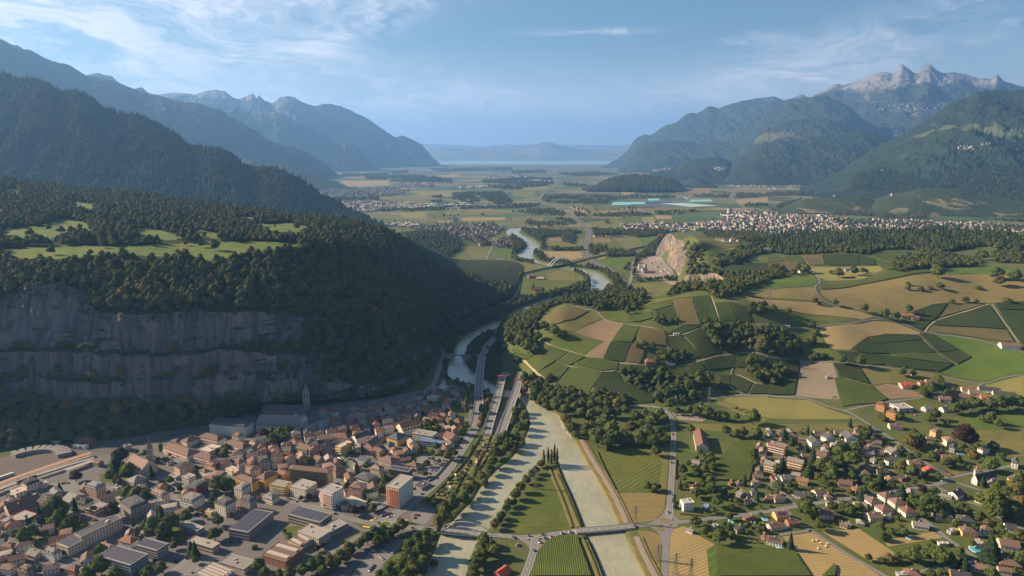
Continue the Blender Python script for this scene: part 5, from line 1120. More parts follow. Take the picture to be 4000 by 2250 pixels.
T('A','r',[(870,572,105,'c'),(905,545,100,'d'),(930,622,70,'c'),(850,622,60),(960,642,88),(1090,522,40),(1030,512,28),(1190,572,40),(1210,482,38,'t'),(950,812,90),(1020,832,98),(1082,862,80),(1092,802,60),(900,742,40),(830,702,60),(880,722,50),(570,692,70,'d'),(450,790,34,'c'),
 (400,925,115),(350,972,98),(460,962,80),(300,1012,50,'c'),(430,1012,88),(500,1052,68),(552,1032,58),(230,1112,88),(180,1132,85),(210,1065,50,'c'),(120,1132,60),(560,922,40,'c'),(470,1112,40),(322,1142,30),(390,1152,30),(840,962,90,'d'),(1160,1062,105),(1290,1042,110),(1092,1062,70),(1230,1102,98),(1132,1112,78),(1212,1002,55,'t'),
 (1430,952,50),(1400,992,78),(1642,1032,72),(1620,1122,98),(1602,892,50),(1650,752,115),(1722,742,88),(1622,832,60),(1702,792,60),(1742,792,60),(1632,512,50),(1692,532,60),(1712,482,50),(1775,517,40),(1222,742,40),(1282,722,50),(1350,782,30),(1370,822,30),(1302,800,30),(1398,826,28),(750,1242,70),(722,1262,48),
 (760,1372,108),(702,1392,88),(652,1432,80),(870,1432,88),(1110,1422,80),(1212,1382,68),(1470,1262,60,'c'),(1440,1242,55,'c'),(1312,1222,48),(470,1272,40),(302,1412,40),(110,1302,40),(1000,1050,40,'t'),(1140,680,40,'c'),(1480,630,34),(1500,650,34),(1350,545,30),(1282,535,24),(1550,1000,30),(1360,1130,60),(700,950,50),(640,1060,40)])
T('D','r',[(125,380,42,'c'),(300,362,30,'c'),(180,452,60),(290,492,46,'c'),(110,602,55,'c'),(70,642,60),(310,632,78,'c'),(400,602,88),(470,622,88),(530,592,98),(490,682,88),(420,722,60),(540,502,88),(582,482,88),(640,562,110),(670,472,80),(720,382,88),(752,372,60),(1100,402,88),(1072,432,78),(1150,422,70),
 (1490,392,130,'d'),(850,722,56,'c'),(690,702,60),(750,742,60),(800,772,70),(700,842,46,'c'),(1010,802,95,'c'),(1000,612,80),(1090,652,80),(1220,892,135),(1170,962,80),(1290,962,70),(290,932,118),(340,972,80),(390,1062,80),(480,932,60),(560,932,80),(620,952,80),(690,932,70),(1690,872,160),(1720,942,118),(1780,902,80),
 (1690,1212,120,'c'),(1850,972,90),(1900,902,98),(1880,762,98),(1680,602,90),(1730,772,70),(1620,742,34,'c'),(1340,592,60),(1380,582,60),(1430,562,50),(1550,552,60),(1900,1152,80),(1830,1162,70),(1100,1292,88),(1050,1282,70),(1300,1302,108),(1360,1292,80),(1230,1292,70),(1440,1262,70),(920,1312,60),(860,1322,50),(980,1312,50),(760,1312,42),
 (860,1142,60),(900,1152,50),(930,1102,50),(850,1062,50),(1490,1372,55,'c'),(1470,1342,45,'c'),(1900,1312,80),(1690,1422,80),(1310,1432,80),(1230,1432,60),(170,1212,46,'c'),(380,712,50),(60,762,50),(92,782,50),(620,812,42),(450,772,42),(1170,802,50,'d'),(1190,692,42),(1290,692,50),(1240,542,60),(1000,1092,42),(1030,1122,50),
 (1230,32,90),(1290,22,80),(1170,52,60),(1410,182,70),(1470,172,70),(1540,152,80),(1600,152,60),(1680,152,80),(1740,142,88),(1820,132,88),(1900,142,80),(1230,262,70),(1260,232,60),(1000,242,50),(880,262,50),(850,252,40),(1620,252,50),(1680,262,58),(1740,302,50),(1225,78,36,'b'),(260,900,50),(1540,1210,40),(620,300,30,'c'),(1120,460,70,'d'),
 (1000,500,50),(1130,545,40),(860,600,40),(1070,560,36),(700,520,40),(610,640,60),(640,700,60),(590,720,50),(720,800,50),(480,810,40),(330,830,30),(160,770,40),(230,560,50),(340,560,60,'c'),(30,480,40),(200,760,50),(1310,1000,50),(1420,1060,50),(1560,1080,50),(1600,1000,60),(1660,1040,50),(1760,1100,60),(1350,950,60),(1450,930,70),(1500,960,60),
 (1400,900,60),(1110,900,50),(1080,870,60),(940,760,40),(1100,740,40),(1250,800,50),(1150,860,50),(1860,880,80),(1800,820,70),(1900,700,70),(1460,470,40),(1520,500,50),(1700,470,60),(1760,540,50),(1350,290,40)])
T('H','r',[(535,412,70),(230,380,44),(285,385,60),(195,410,40),(648,408,50),(475,410,30),(715,402,34),(745,408,24),(1285,400,80),(1058,495,30),(1055,525,34),(1300,512,48),(1150,540,46,'b'),(1225,530,40,'b'),(1590,528,46,'b'),(1730,420,75),(1745,480,60),(1870,430,70),(1480,625,26),(1505,625,26),(1575,628,30),(1390,630,34),(1810,625,60,'b'),
 (355,628,40),(510,640,40),(390,645,24),(728,685,48),(883,725,60),(978,745,40),(1063,698,46),(335,805,52),(360,860,50),(118,862,62),(100,925,60),(150,960,70),(200,965,80),(335,930,60),(60,960,70),(40,690,50),(155,705,40),(700,1095,62),(1012,1170,46),(1095,1175,40),(1290,1212,60),(1590,265,40),(1630,290,46),(560,1080,50),(440,1040,30),(375,960,30)])
T('G','r',[(120,965,105),(180,992,70),(80,900,90),(325,850,85),(245,812,72),(392,882,50),(200,902,56),(872,692,44,'t'),(1235,1042,70),(1282,1052,60),(1150,1055,60),(1095,1065,50),(1120,1165,75),(1180,1200,60),(1480,1200,85),(1330,1240,80),(1410,1235,80),(1180,1310,80),(1100,1330,62),(1240,1310,60),(1510,1250,55),(1790,1090,50),(1800,1150,70),(1850,1190,75),(1900,1170,70),
 (1480,830,80),(1560,830,80),(1510,880,80),(1620,860,80),(1680,900,80),(1640,950,80),(1720,860,70),(1780,880,70),(1850,870,70),(1900,920,80),(1550,930,80),(75,420,40),(160,530,24,'c'),(230,545,30),(1420,1340,60)])

WOOD=[]                                         # trees beyond the three hundred, kept as one mass
def wood(t,pts,sp=9.0,w=(5,14),kinds='hhhhr',seed=None,jit=.45,dens=1.0):
 A=pts_w([(t,pts)])[:,:2];rg=np.random.default_rng(seed or int(abs(A.sum()))%9999)
 x0,y0=A.min(0);x1,y1=A.max(0)
 gx,gy_=np.meshgrid(np.arange(x0,x1,sp),np.arange(y0,y1,sp));gx=gx.ravel()+rg.uniform(-jit,jit,gx.size)*sp;gy_=gy_.ravel()+rg.uniform(-jit,jit,gy_.size)*sp
 m=inside(gx,gy_,A)&(rg.random(gx.size)<dens);gx,gy_=gx[m],gy_[m];hz_=height(gx,gy_)
 ok=hz_>-1.2
 for x,y,z in zip(gx[ok],gy_[ok],hz_[ok]):WOOD.append((kinds[rg.integers(len(kinds))],x,y,z,rg.uniform(*w)))
for p in [[(0,640),(130,612),(250,592),(360,562),(480,520),(560,528),(700,545),(900,540),(1000,570),(1000,640),(930,698),(870,705),(780,702),(600,702),(570,672),(480,662),(300,682),(212,760),(200,850),(132,900),(210,1000),(60,1030),(0,990)],
          [(1170,600),(1230,545),(1300,475),(1400,520),(1470,560),(1500,505),(1620,485),(1760,495),(1740,590),(1600,630),(1520,622),(1480,562),(1350,552)],[(1005,235),(1100,175),(1155,125),(1112,200),(1092,280),(1005,290)],
          [(1320,330),(1300,245),(1350,195),(1440,320),(1480,380),(1560,400),(1700,425),(1932,432),(1932,500),(1750,558),(1762,492),(1480,502),(1400,520),(1340,440)],[(1640,282),(1700,232),(1880,202),(1932,210),(1932,260),(1780,310),(1740,350),(1560,390),(1500,370),(1640,332)],
          [(1400,85),(1540,112),(1932,112),(1932,190),(1750,180),(1450,132)],[(1450,802),(1600,792),(1700,830),(1900,872),(1932,900),(1932,1038),(1700,1010),(1570,1010),(1540,960),(1500,880)],
          [(800,1190),(850,1172),(950,1200),(1080,1182),(1150,1200),(1300,1232),(1420,1212),(1470,1280),(1420,1330),(1340,1400),(1200,1420),(1070,1380),(1060,1340),(930,1290),(860,1240)],[(1770,1082),(1830,1082),(1932,1130),(1932,1250),(1840,1220),(1770,1190)],
          [(1070,1062),(1140,1030),(1300,1022),(1310,1090),(1240,1108),(1080,1070)],[(0,1062),(98,1092),(90,1130),(0,1110)],[(192,1192),(290,1222),(270,1250),(190,1230)],[(950,965),(1080,1002),(1010,1012),(940,990)],[(1060,792),(1240,782),(1250,800),(1090,812)],[(1790,662),(1932,672),(1932,740),(1800,720)],
          [(60,1232),(170,1212),(200,1270),(330,1282),(470,1312),(560,1362),(640,1352),(850,1352),(880,1420),(860,1449),(300,1449),(170,1400),(120,1350),(80,1300)]]:
 wood('G',p)
wood('F',[(1932,722),(1870,800),(1822,900),(1812,960),(1815,1048),(1870,1040),(1932,1000)]);wood('F',[(1932,660),(1850,690),(1700,740),(1600,790),(1500,850),(1420,900),(1400,960),(1430,1020),(1480,1020),(1490,960),(1530,900),(1640,840),(1800,775),(1932,745)],8)
wood('F',[(1590,1010),(1640,940),(1730,880),(1800,850),(1800,880),(1720,960),(1690,1040),(1600,1040)],8,(5,9));wood('F',[(1590,1060),(1660,1080),(1650,1180),(1610,1130)],8,(5,9));wood('F',[(1740,1000),(1800,1010),(1850,1140),(1830,1250),(1750,1210),(1730,1080)],8,(5,9))
wood('F',[(1420,1100),(1450,1080),(1430,1190),(1480,1240),(1560,1260),(1640,1275),(1640,1330),(1560,1280),(1420,1230)],8,(5,9));wood('F',[(1745,1290),(1790,1300),(1740,1449),(1715,1449)],8,(4,8))
wood('F',[(1100,130),(1200,118),(1350,122),(1460,150),(1530,200),(1540,240),(1450,300),(1380,330),(1250,330),(1150,260)],11,(9,14));wood('F',[(1340,340),(1500,340),(1640,350),(1720,420),(1800,500),(1840,560),(1830,640),(1700,670),(1600,700),(1480,650),(1400,560),(1350,450)],10,(8,14),dens=.8)
for p in [[(0,192),(100,142),(400,152),(800,132),(1200,112),(1500,122),(1932,152),(1932,250),(1700,242),(1640,212),(1350,262),(1230,290),(1100,242),(850,247),(770,280),(700,280),(540,267),(350,277),(150,285),(60,267),(0,265)],
          [(937,350),(1000,312),(1130,302),(1240,292),(1270,222),(1330,292),(1600,322),(1600,365),(1320,380),(1280,415),(1230,385),(1000,413),(937,405)],[(1690,282),(1900,262),(1910,350),(1700,340)],[(0,832),(90,882),(240,942),(260,1060),(0,1050)],[(260,1062),(450,1052),(460,1083),(300,1078)],[(0,380),(140,400),(100,460),(0,470)],
          [(0,1140),(130,1140),(150,1200),(100,1260),(0,1270)]]:
 wood('H',p,10,(8,14),'hhhhhhc' if p[0][1]==192 else 'hhr')
for p in [[(290,236),(530,236),(530,250),(300,250)],[(380,132),(470,132),(460,200),(380,182)],[(66,86),(200,100),(530,112),(400,140),(235,150),(245,238),(225,250),(225,200),(120,135)],[(0,135),(45,165),(95,200),(80,240),(20,275),(0,320)],[(20,312),(170,338),(160,350),(30,330)],
          [(175,255),(225,272),(262,320),(440,342),(440,370),(280,355),(200,320),(160,275)],[(475,372),(600,372),(800,442),(822,505),(765,520),(758,485),(705,435),(640,395)],[(450,402),(560,436),(588,500),(575,535),(540,530),(550,455)],[(582,222),(718,226),(700,250),(640,260),(640,288),(590,270)],
          [(702,262),(780,252),(928,272),(928,290),(722,300)],[(935,312),(1002,255),(1010,290),(945,330),(922,460),(990,482),(950,490),(912,440)],[(605,92),(830,102),(1200,102),(1150,130),(950,150),(830,130),(622,140)],[(832,400),(890,352),(872,400)],[(1000,470),(1250,462),(1240,475),(1000,480)],[(60,640),(200,600),(330,570),(350,590),(200,640),(0,680)],[(0,330),(200,60),(190,40),(0,300)][:0]or [(700,40),(720,35),(725,45),(705,50)]]:
 wood('G',p,11,(8,14),'hhr')
FARW=[('K',[(222,742),(240,712),(480,702),(1050,707),(1200,702),(1440,707),(1430,722),(930,727),(740,742),(720,772),(480,772),(280,762)]),('K',[(430,802),(500,830),(600,872),(580,900),(500,880)]),('K',[(610,852),(930,832),(1060,852),(900,867),(640,887)]),('K',[(0,772),(200,772),(400,842),(380,867),(0,832)]),
  ('K',[(90,902),(250,872),(420,872),(480,922),(330,942),(100,927)]),('K',[(0,572),(300,577),(310,622),(0,667)]),('K',[(0,520),(250,515),(250,535),(0,545)]),('K',[(330,540),(640,530),(800,550),(500,562)]),('K',[(390,620),(560,620),(560,640),(400,640)]),('K',[(520,650),(700,655),(720,672),(540,668)]),
  ('K',[(1440,705),(1640,702),(1640,715),(1440,718)]),('K',[(1680,700),(1932,690),(1932,712),(1690,722)]),('K',[(1750,770),(1932,768),(1932,785),(1760,785)]),('K',[(1060,830),(1400,822),(1420,840),(1100,850)]),('J',[(1480,782),(1620,772),(1700,842),(1600,872),(1490,842)]),('J',[(1700,692),(1932,668),(1932,760),(1760,742)]),('J',[(1640,782),(1850,772),(1932,835),(1932,880),(1780,862)]),
  ('J',[(700,900),(1100,907),(1932,882),(1932,895),(1100,925),(720,915)]),('J',[(1330,962),(1500,957),(1720,947),(1700,965),(1540,980),(1340,980)]),('J',[(820,655),(1200,650),(1480,680),(1480,705),(1250,705),(830,680)]),('J',[(1300,600),(1932,590),(1932,610),(1400,625)]),('J',[(580,820),(930,815),(930,840),(600,845)]),
  ('J',[(1320,810),(1400,805),(1400,860),(1330,850)]),('J',[(640,640),(900,640),(1150,612),(1150,630),(900,660),(640,660)]),('L',[(60,1170),(250,1110),(240,1130),(80,1200)]),('L',[(0,1075),(340,1062),(560,1055),(560,1070),(0,1100)]),('L',[(280,1260),(420,1250),(400,1290),(300,1330)]),('L',[(400,1280),(1932,1330),(1932,1350),(400,1310)]),('L',[(0,1370),(900,1340),(900,1360),(0,1420)]),('L',[(450,1210),(1000,1230),(1400,1200),(1932,1200),(1932,1290),(1400,1270),(900,1270),(500,1240)])]
def farwood(t,pts,seed):
 A=np.array([at_z(t,x,y)[:2]for x,y in pts]);rg=np.random.default_rng(seed);d=A[:,1].mean();sp=max(13,d/420)
 x0,y0=A.min(0);x1,y1=A.max(0);gx,gy_=np.meshgrid(np.arange(x0,x1,sp),np.arange(y0,y1,sp*1.5));gx=gx.ravel()+rg.uniform(-.5,.5,gx.size)*sp;gy_=gy_.ravel()+rg.uniform(-.7,.7,gy_.size)*sp
 keep=inside(gx,gy_,A)&(rg.random(gx.size)<.42*(fbm(gx/220,gy_/220,4,3)>.42))
 for x,y in zip(gx[keep],gy_[keep]):WOOD.append(('h',x,y,float(height(x,y)),min(sp,24)*rg.uniform(.7,1.3)))
for i,(t,p)in enumerate(FARW):farwood(t,p,i+1)
# trees on the meshes of the slopes: pick faces by area
def on_mesh(V,F,ok,n,w,kinds,seed,wscale=None):
 rg=np.random.default_rng(seed);a=V[F[:,0]];b=V[F[:,1]];c=V[F[:,2]];d=V[F[:,3]]
 ar=(np.linalg.norm(np.cross(b-a,c-a),axis=1)+np.linalg.norm(np.cross(c-a,d-a),axis=1))*ok
 idx=rg.choice(len(F),n,p=ar/ar.sum());u,v=rg.random(n)[:,None],rg.random(n)[:,None]
 P=(a[idx]*(1-u)+b[idx]*u)*(1-v)+(d[idx]*(1-u)+c[idx]*u)*v
 return [(kinds[rg.integers(len(kinds))],*p,rg.uniform(*w))for p in P]
LV=LH.reshape(-1,3);LF=grid_faces(LH.shape[0],NXH);lr=np.repeat(np.concatenate([RR[:-1,:-1],np.full((10,NXH-1),20)],0).ravel()[:,None],1,1).ravel()
FMf=np.concatenate([(FM|FMT)[:-1,:-1],np.zeros((10,NXH-1),bool)],0).ravel()
sxn,syn=proj(LH);sxz=(sxn[:-1,:-1]*.644).ravel();syz=(syn[:-1,:-1]*.644).ravel()
lw=np.where((lr>6.05)&(lr<11.2)&~FMf,1.0,0.0);lw=np.where((lr>7.4)&(lr<8.1),lw*.8,lw);lw=np.where((lr<.95),.75,lw)
lw=np.where((lr>2.05)&(lr<2.95),.3,lw);lw=np.where((lr>4.05)&(lr<4.95),.35,lw);lw=np.where(FMf,.012,lw)
rgt=np.where(lr<2.05,smooth(sxz,1040,1080),smooth(sxz,740,980));lw=np.where((lr>=1)&(lr<6.05),np.maximum(lw,rgt*.85*(fbm(LH[:-1,:-1,0].ravel()/60,LH[:-1,:-1,2].ravel()/25,5,4)>.47-rgt*.12)),lw)
lw=np.where((lr>11.2)&(lr<11.9),.3,lw)*(lr<13)
HILLT=on_mesh(LV,LF,lw*1.0,23000,(5,17),'hhhhhhhr',3)
ledge=np.where(((lr>2.05)&(lr<2.95))|((lr>4.05)&(lr<4.95))|((lr>5.75)&(lr<6.2))|((lr>.9)&(lr<1.25)),1.0,0)*(fbm(LH[:-1,:-1,0].ravel()/45,LH[:-1,:-1,0].ravel()*0+lr,9,3)>.42)
HILLT+=on_mesh(LV,LF,ledge,1500,(2,6.5),'hb',13)
def ridge_trees(o,n,w,seed,kinds='h',ymax=None,nbk=12):
 me=o.data;V=np.zeros(len(me.vertices)*3,np.float32);me.vertices.foreach_get('co',V);V=V.reshape(-1,3).astype(float)
 F=np.zeros(len(me.loops),np.int32);me.loops.foreach_get('vertex_index',F);F=F.reshape(-1,4)
 N=np.zeros(len(me.polygons)*3,np.float32);me.polygons.foreach_get('normal',N);N=N.reshape(-1,3)
 ctr=V[F].mean(1);fr=(N*(ctr-np.array([0,0,HCAM]))).sum(1)<0
 ok=fr*1.0*(V[F[:,0],2]>1)
 return on_mesh(V,F,ok+1e-9,n,w,kinds,seed)
for o in list(SC.objects):
 if o.name.startswith('near_mountain'):FARM=ridge_trees(o,26000,(11,20),5,'hhc')
 if o.name.startswith('wooded_hill'):FARM+=ridge_trees(o,16000,(13,22),6,'hhc')
 if o.name=='wooded_knoll':FARM+=ridge_trees(o,2500,(18,28),7,'h')
# the 300 that show largest are things of their own
TREES.sort(key=lambda e:-e[4]/math.hypot(e[1],e[2]))
vis=[e for e in TREES if e[2]>300]
IND,REST=vis[:300],vis[300:]
TREE_OBJ=[]
rgT=random.Random(4)
for e in IND:
 k_,x,y,z,w=e;root=bpy.data.objects.new({'c':'conifer_tree','p':'poplar_tree','d':'copper_beech_tree','b':'garden_bush'}.get(k_,'broadleaf_tree'),None);COL.objects.link(root)
 root.location=(x,y,z);root.rotation_euler=(0,0,rgT.uniform(0,6.28));sz=w*1.02 if k_ != 'p' else w*1.3
 root.scale=(sz*(1.75 if k_=='p' else 1),sz*(1.75 if k_=='p' else 1),sz*rgT.uniform(.95,1.15)*(.62 if k_=='c' and w>12 else 1))
 link('trunk',TRUNK[k_],root);link('crown',rgT.choice(CROWN[k_]),root);TREE_OBJ.append((root,k_,x,y,w))
def instanced(name,pts,label,kind='stuff',extra=1.1):
 """one mass of trees: points carrying size, turn and sort, each drawn with a crown mesh"""
 me=bpy.data.meshes.new(name);n=len(pts);me.vertices.add(n)
 P=np.array([p[1:4]for p in pts],np.float32);me.vertices.foreach_set('co',P.ravel())
 rg=np.random.default_rng(n)
 vidx={'h':[0,1],'r':[2,3,4],'t':[5,6],'c':[7,8],'p':[9],'d':[10],'b':[11]}
 var=np.array([vidx[p[0]][rg.integers(len(vidx[p[0]]))]for p in pts],np.int32)
 sc=np.array([(p[4]*extra,)*2+(p[4]*extra*rg.uniform(.8,1.35),)for p in pts],np.float32)
 rt=np.c_[np.zeros(n),np.zeros(n),rg.uniform(0,6.28,n)].astype(np.float32)
 for nm,ty,arr in (('var','INT',var),('sc','FLOAT_VECTOR',sc),('rt','FLOAT_VECTOR',rt)):
  at=me.attributes.new(nm,ty,'POINT');at.data.foreach_set('value' if ty=='INT' else 'vector',arr.ravel())
 o=link(name,me);tag(o,label,kind=kind)
 ng=bpy.data.node_groups.new(name,'GeometryNodeTree');ng.interface.new_socket('Geometry',in_out='INPUT',socket_type='NodeSocketGeometry');ng.interface.new_socket('Geometry',in_out='OUTPUT',socket_type='NodeSocketGeometry')
 N_,L_=ng.nodes,ng.links;gi=N_.new('NodeGroupInput');go=N_.new('NodeGroupOutput');jn=N_.new('GeometryNodeJoinGeometry')
 def attr(nm,ty):a=N_.new('GeometryNodeInputNamedAttribute');a.data_type=ty;a.inputs[0].default_value=nm;return a.outputs[0]
 av,asc,art=attr('var','INT'),attr('sc','FLOAT_VECTOR'),attr('rt','FLOAT_VECTOR')
 for i,src_o in enumerate(CROWN_OBJS):
  if not (var==i).any():continue
  oi=N_.new('GeometryNodeObjectInfo');oi.inputs[0].default_value=src_o;oi.transform_space='ORIGINAL'
  cp=N_.new('FunctionNodeCompare');cp.data_type='INT';cp.operation='EQUAL';ii=[s for s in cp.inputs if s.type=='INT']
  L_.new(av,ii[0]);ii[1].default_value=i
  ip=N_.new('GeometryNodeInstanceOnPoints');L_.new(gi.outputs[0],ip.inputs['Points']);L_.new(cp.outputs[0],ip.inputs['Selection'])
  L_.new(oi.outputs['Geometry'],ip.inputs['Instance']);L_.new(art,ip.inputs['Rotation']);L_.new(asc,ip.inputs['Scale']);L_.new(ip.outputs[0],jn.inputs[0])
 L_.new(jn.outputs[0],go.inputs[0]);md=o.modifiers.new('scatter','NODES');md.node_group=ng;return o
# every sort of crown is drawn from a real tree of the scene
def first_with(me):
 for r,*_ in TREE_OBJ:
  for ch in r.children:
   if ch.data==me:return ch
 k_=next(kk for kk,l in CROWN.items()if me in l);x,y=WOOD[hash(me.name)%50][1:3]if False else (0,0)
 e=HILLT[len(me.name)*7];root=bpy.data.objects.new('hillside_tree',None);COL.objects.link(root);root.location=e[1:4];root.scale=(9,9,10)
 ch=link('crown',me,root);link('trunk',TRUNK.get(k_,TRUNK['r']),root);HILL_IND.append(root);return ch
HILL_IND=[]
CROWN_OBJS=[first_with(m)for m in CROWN['h']+CROWN['r']+CROWN['t']+CROWN['c']+CROWN['p']+CROWN['d']+CROWN['b']]
for i,r in enumerate(HILL_IND):tag(r,['broadleaf tree with a domed crown in the wood above the shaded grey cliff','broad bushy tree in the wood above the shaded grey cliff','small leafy tree in the wood above the grey cliff'][i%3],'tree')
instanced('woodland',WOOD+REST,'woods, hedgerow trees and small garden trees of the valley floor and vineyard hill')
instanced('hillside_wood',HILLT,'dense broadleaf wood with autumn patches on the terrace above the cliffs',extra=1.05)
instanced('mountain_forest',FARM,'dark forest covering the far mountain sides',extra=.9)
# ------------------------------------------------------------------ rock faces, quarry
def rockface(name,t,pairs,d0=-12,d1=34,seed=1,n=90,m=60,mat='cliff_rock',amp=6,zb=0.0):
 b=np.array([at_z(t,*p[0],zb)if zb<100 else pick(t,*p[0])for p in pairs]);tops=[]
 for q,p in zip(b,pairs):tops.append(at_d(t,*p[1],q[1]+d1))
 tops=np.array(tops);s=np.linspace(0,len(pairs)-1,n);ix=np.arange(len(pairs))
 B=np.stack([np.interp(s,ix,b[:,k_])for k_ in range(3)],1);Tp=np.stack([np.interp(s,ix,tops[:,k_])for k_ in range(3)],1)
 V=[]
 for i in range(m):
  q=i/(m-1);P=B*(1-q)+Tp*q;P[:,1]+=d0*(1-q)*1.0
  w=math.sin(math.pi*min(1,q*.9+.08))
  f=(fbm(P[:,0]/14,P[:,2]/60,seed,5,.55,True)-.6)*amp*2.2+(fbm(P[:,0]/45,P[:,2]/40,seed+5,3)-.5)*amp*3+(fbm(P[:,0]/30,P[:,2]/5,seed+7,3)-.5)*amp*.7
  P[:,1]+=f*w;P[:,0]-= f*w*.5;P[:,2]+=(fbm(P[:,0]/10,P[:,0]*0,seed+3,3)-.5)*5*w;V.append(P)
 P=V[-1]+np.array([6,25,-3.]);V.append(P)
 V=np.array(V);V[0,:,2]-= 5
 return tag(link(name,mesh_np(name,V,grid_faces(m+1,n),MATS[mat])),kind='structure')
def warm_rock():
 m,q,out=base_mat('quarry_rock');P=pos(q)
 S=q.node('ShaderNodeVectorMath',{0:P,1:(1,.6,.25)},operation='MULTIPLY').outputs[0]
 st=q.noise(S,1/6,7,.7);big=q.noise(S,1/30,4,.6)
 c=q.mix(q.ramp(big,.35,.65),(.15,.13,.115),(.30,.23,.165));c=q.mix(q.ramp(st,.38,.56,.95,0),c,(.045,.04,.036))
 c=q.mix(q.ramp(q.noise(P,1/18,5),.60,.68,0,.9),c,(.04,.06,.025))
 finish(q,out,c,.9,st,1.0,6,.1)
warm_rock()
rockface('quarry_face','G',[((1085,285),(1096,232)),((1100,292),(1112,205)),((1118,300),(1140,160)),((1140,312),(1170,124)),((1158,330),(1205,118)),((1180,352),(1240,165)),((1205,375),(1285,168)),((1228,395),(1310,215)),((1240,418),(1328,262)),((1250,440),(1366,302)),((1262,468),(1345,365)),((1275,485),(1300,445))],mat='quarry_rock',seed=5,amp=6)
rockface('rock_outcrop','G',[((1278,505),(1290,452)),((1330,512),(1340,432)),((1400,510),(1410,430)),((1430,505),(1440,428))],d0=-8,d1=10,mat='quarry_rock',seed=8,amp=3,m=30,zb=999)
rockface('rock_outcrop','G',[((1425,510),(1428,440)),((1480,508),(1500,420)),((1540,506),(1545,425)),((1600,500),(1612,462))],d0=-8,d1=10,mat='quarry_rock',seed=9,amp=3,m=30,zb=999)
rockface('gorge_rock','C',[((60,76),(66,10)),((90,84),(100,22)),((120,100),(130,30)),((160,128),(165,90)),((200,155),(205,128))],d0=-1,d1=7,mat='quarry_rock',seed=10,amp=2,m=24,zb=-3)
sheet_xy('quarry_floor',pts_w([('G',[(990,300),(1085,288),(1150,330),(1210,390),(1255,470),(1100,462),(1000,450),(940,420),(930,370)])]),MATS['gravel'],.3)
mat_plain('crushed_stone',(.40,.36,.31),.95,.2,1/4)
for i,(x,y,w)in enumerate([(1095,375,46),(1130,410,40),(1050,350,34),(1160,395,30),(1080,340,30),(1190,420,34),(1120,350,26)]):
 p=pick('G',x,y);wm=w/2.2;V=[(math.cos(a)*wm/2*random.Random(i).uniform(.9,1.1),math.sin(a)*wm/2,-.5)for a in np.linspace(0,6.2832,17)[:-1]]+[(math.cos(a)*wm*.12,math.sin(a)*wm*.12,wm*.27)for a in np.linspace(0,6.2832,17)[:-1]]+[(0,0,wm*.3)]
 F=[(k_,(k_+1)%16,16+(k_+1)%16,16+k_)for k_ in range(16)];me=mesh_np('gravel_heap',V,F,MATS['crushed_stone' if i%2 else 'gravel']);o=link('gravel_heap',me,None,p)
 tag(o,['broad grey gravel heap in the middle of the quarry yard','pale stone heap at the front of the quarry yard','grey gravel heap at the back left of the quarry yard','pale heap close under the quarry face','small grey heap at the rear of the quarry yard','pale heap nearest the right foot of the quarry face','smallest grey gravel heap under the quarry face'][i],'gravel heap','heaps in the quarry')
# ------------------------------------------------------------------ buildings
WALLC=dict(white=(.66,.63,.58),cream=(.62,.54,.42),yellow=(.62,.42,.16),pink=(.55,.34,.28),grey=(.36,.34,.33),beige=(.48,.40,.32),ochre=(.50,.30,.12),red=(.42,.09,.07),orange=(.50,.25,.12),stone=(.30,.26,.23),dark=(.06,.06,.065),bluegrey=(.30,.34,.38),brick=(.38,.17,.11),vivid=(.66,.20,.04))
ROOFC=dict(brown=(.155,.10,.078),dark=(.060,.056,.058),orange=(.24,.125,.08),redbrown=(.165,.088,.066),grey=(.20,.185,.175),slate=(.085,.085,.095),pale=(.40,.35,.30),pinkbrown=(.25,.165,.135),solar=(.05,.055,.085),blue=(.10,.15,.30),flatgrey=(.27,.245,.225),red=(.42,.09,.05))
for k_,c in WALLC.items():mat_plain('wall_'+k_,c,.85,.10,1/3,rnd=.10)
for k_,c in ROOFC.items():mat_plain('roof_'+k_,c,.85,.22,1/1.6,rnd=.25,bump=.3)
mat_plain('window_glass',(.035,.04,.05),.15,.2,1,.5);mat_plain('frame_white',(.6,.58,.55),.7,.1,1);mat_plain('shutter_blue',(.08,.16,.38),.7,.1,1)
WORDS_W=dict(white='white',cream='cream',yellow='yellow',pink='pink',grey='grey',beige='beige',ochre='ochre',red='red',orange='orange',stone='stone',dark='black',bluegrey='blue-grey',brick='brick-red',vivid='bright orange')
WORDS_R=dict(brown='brown',dark='dark',orange='orange-tiled',redbrown='red-brown',grey='grey',slate='slate',pale='pale',pinkbrown='pinkish-brown',solar='solar-panelled',blue='blue',flatgrey='grey',red='red')
BLD=[]
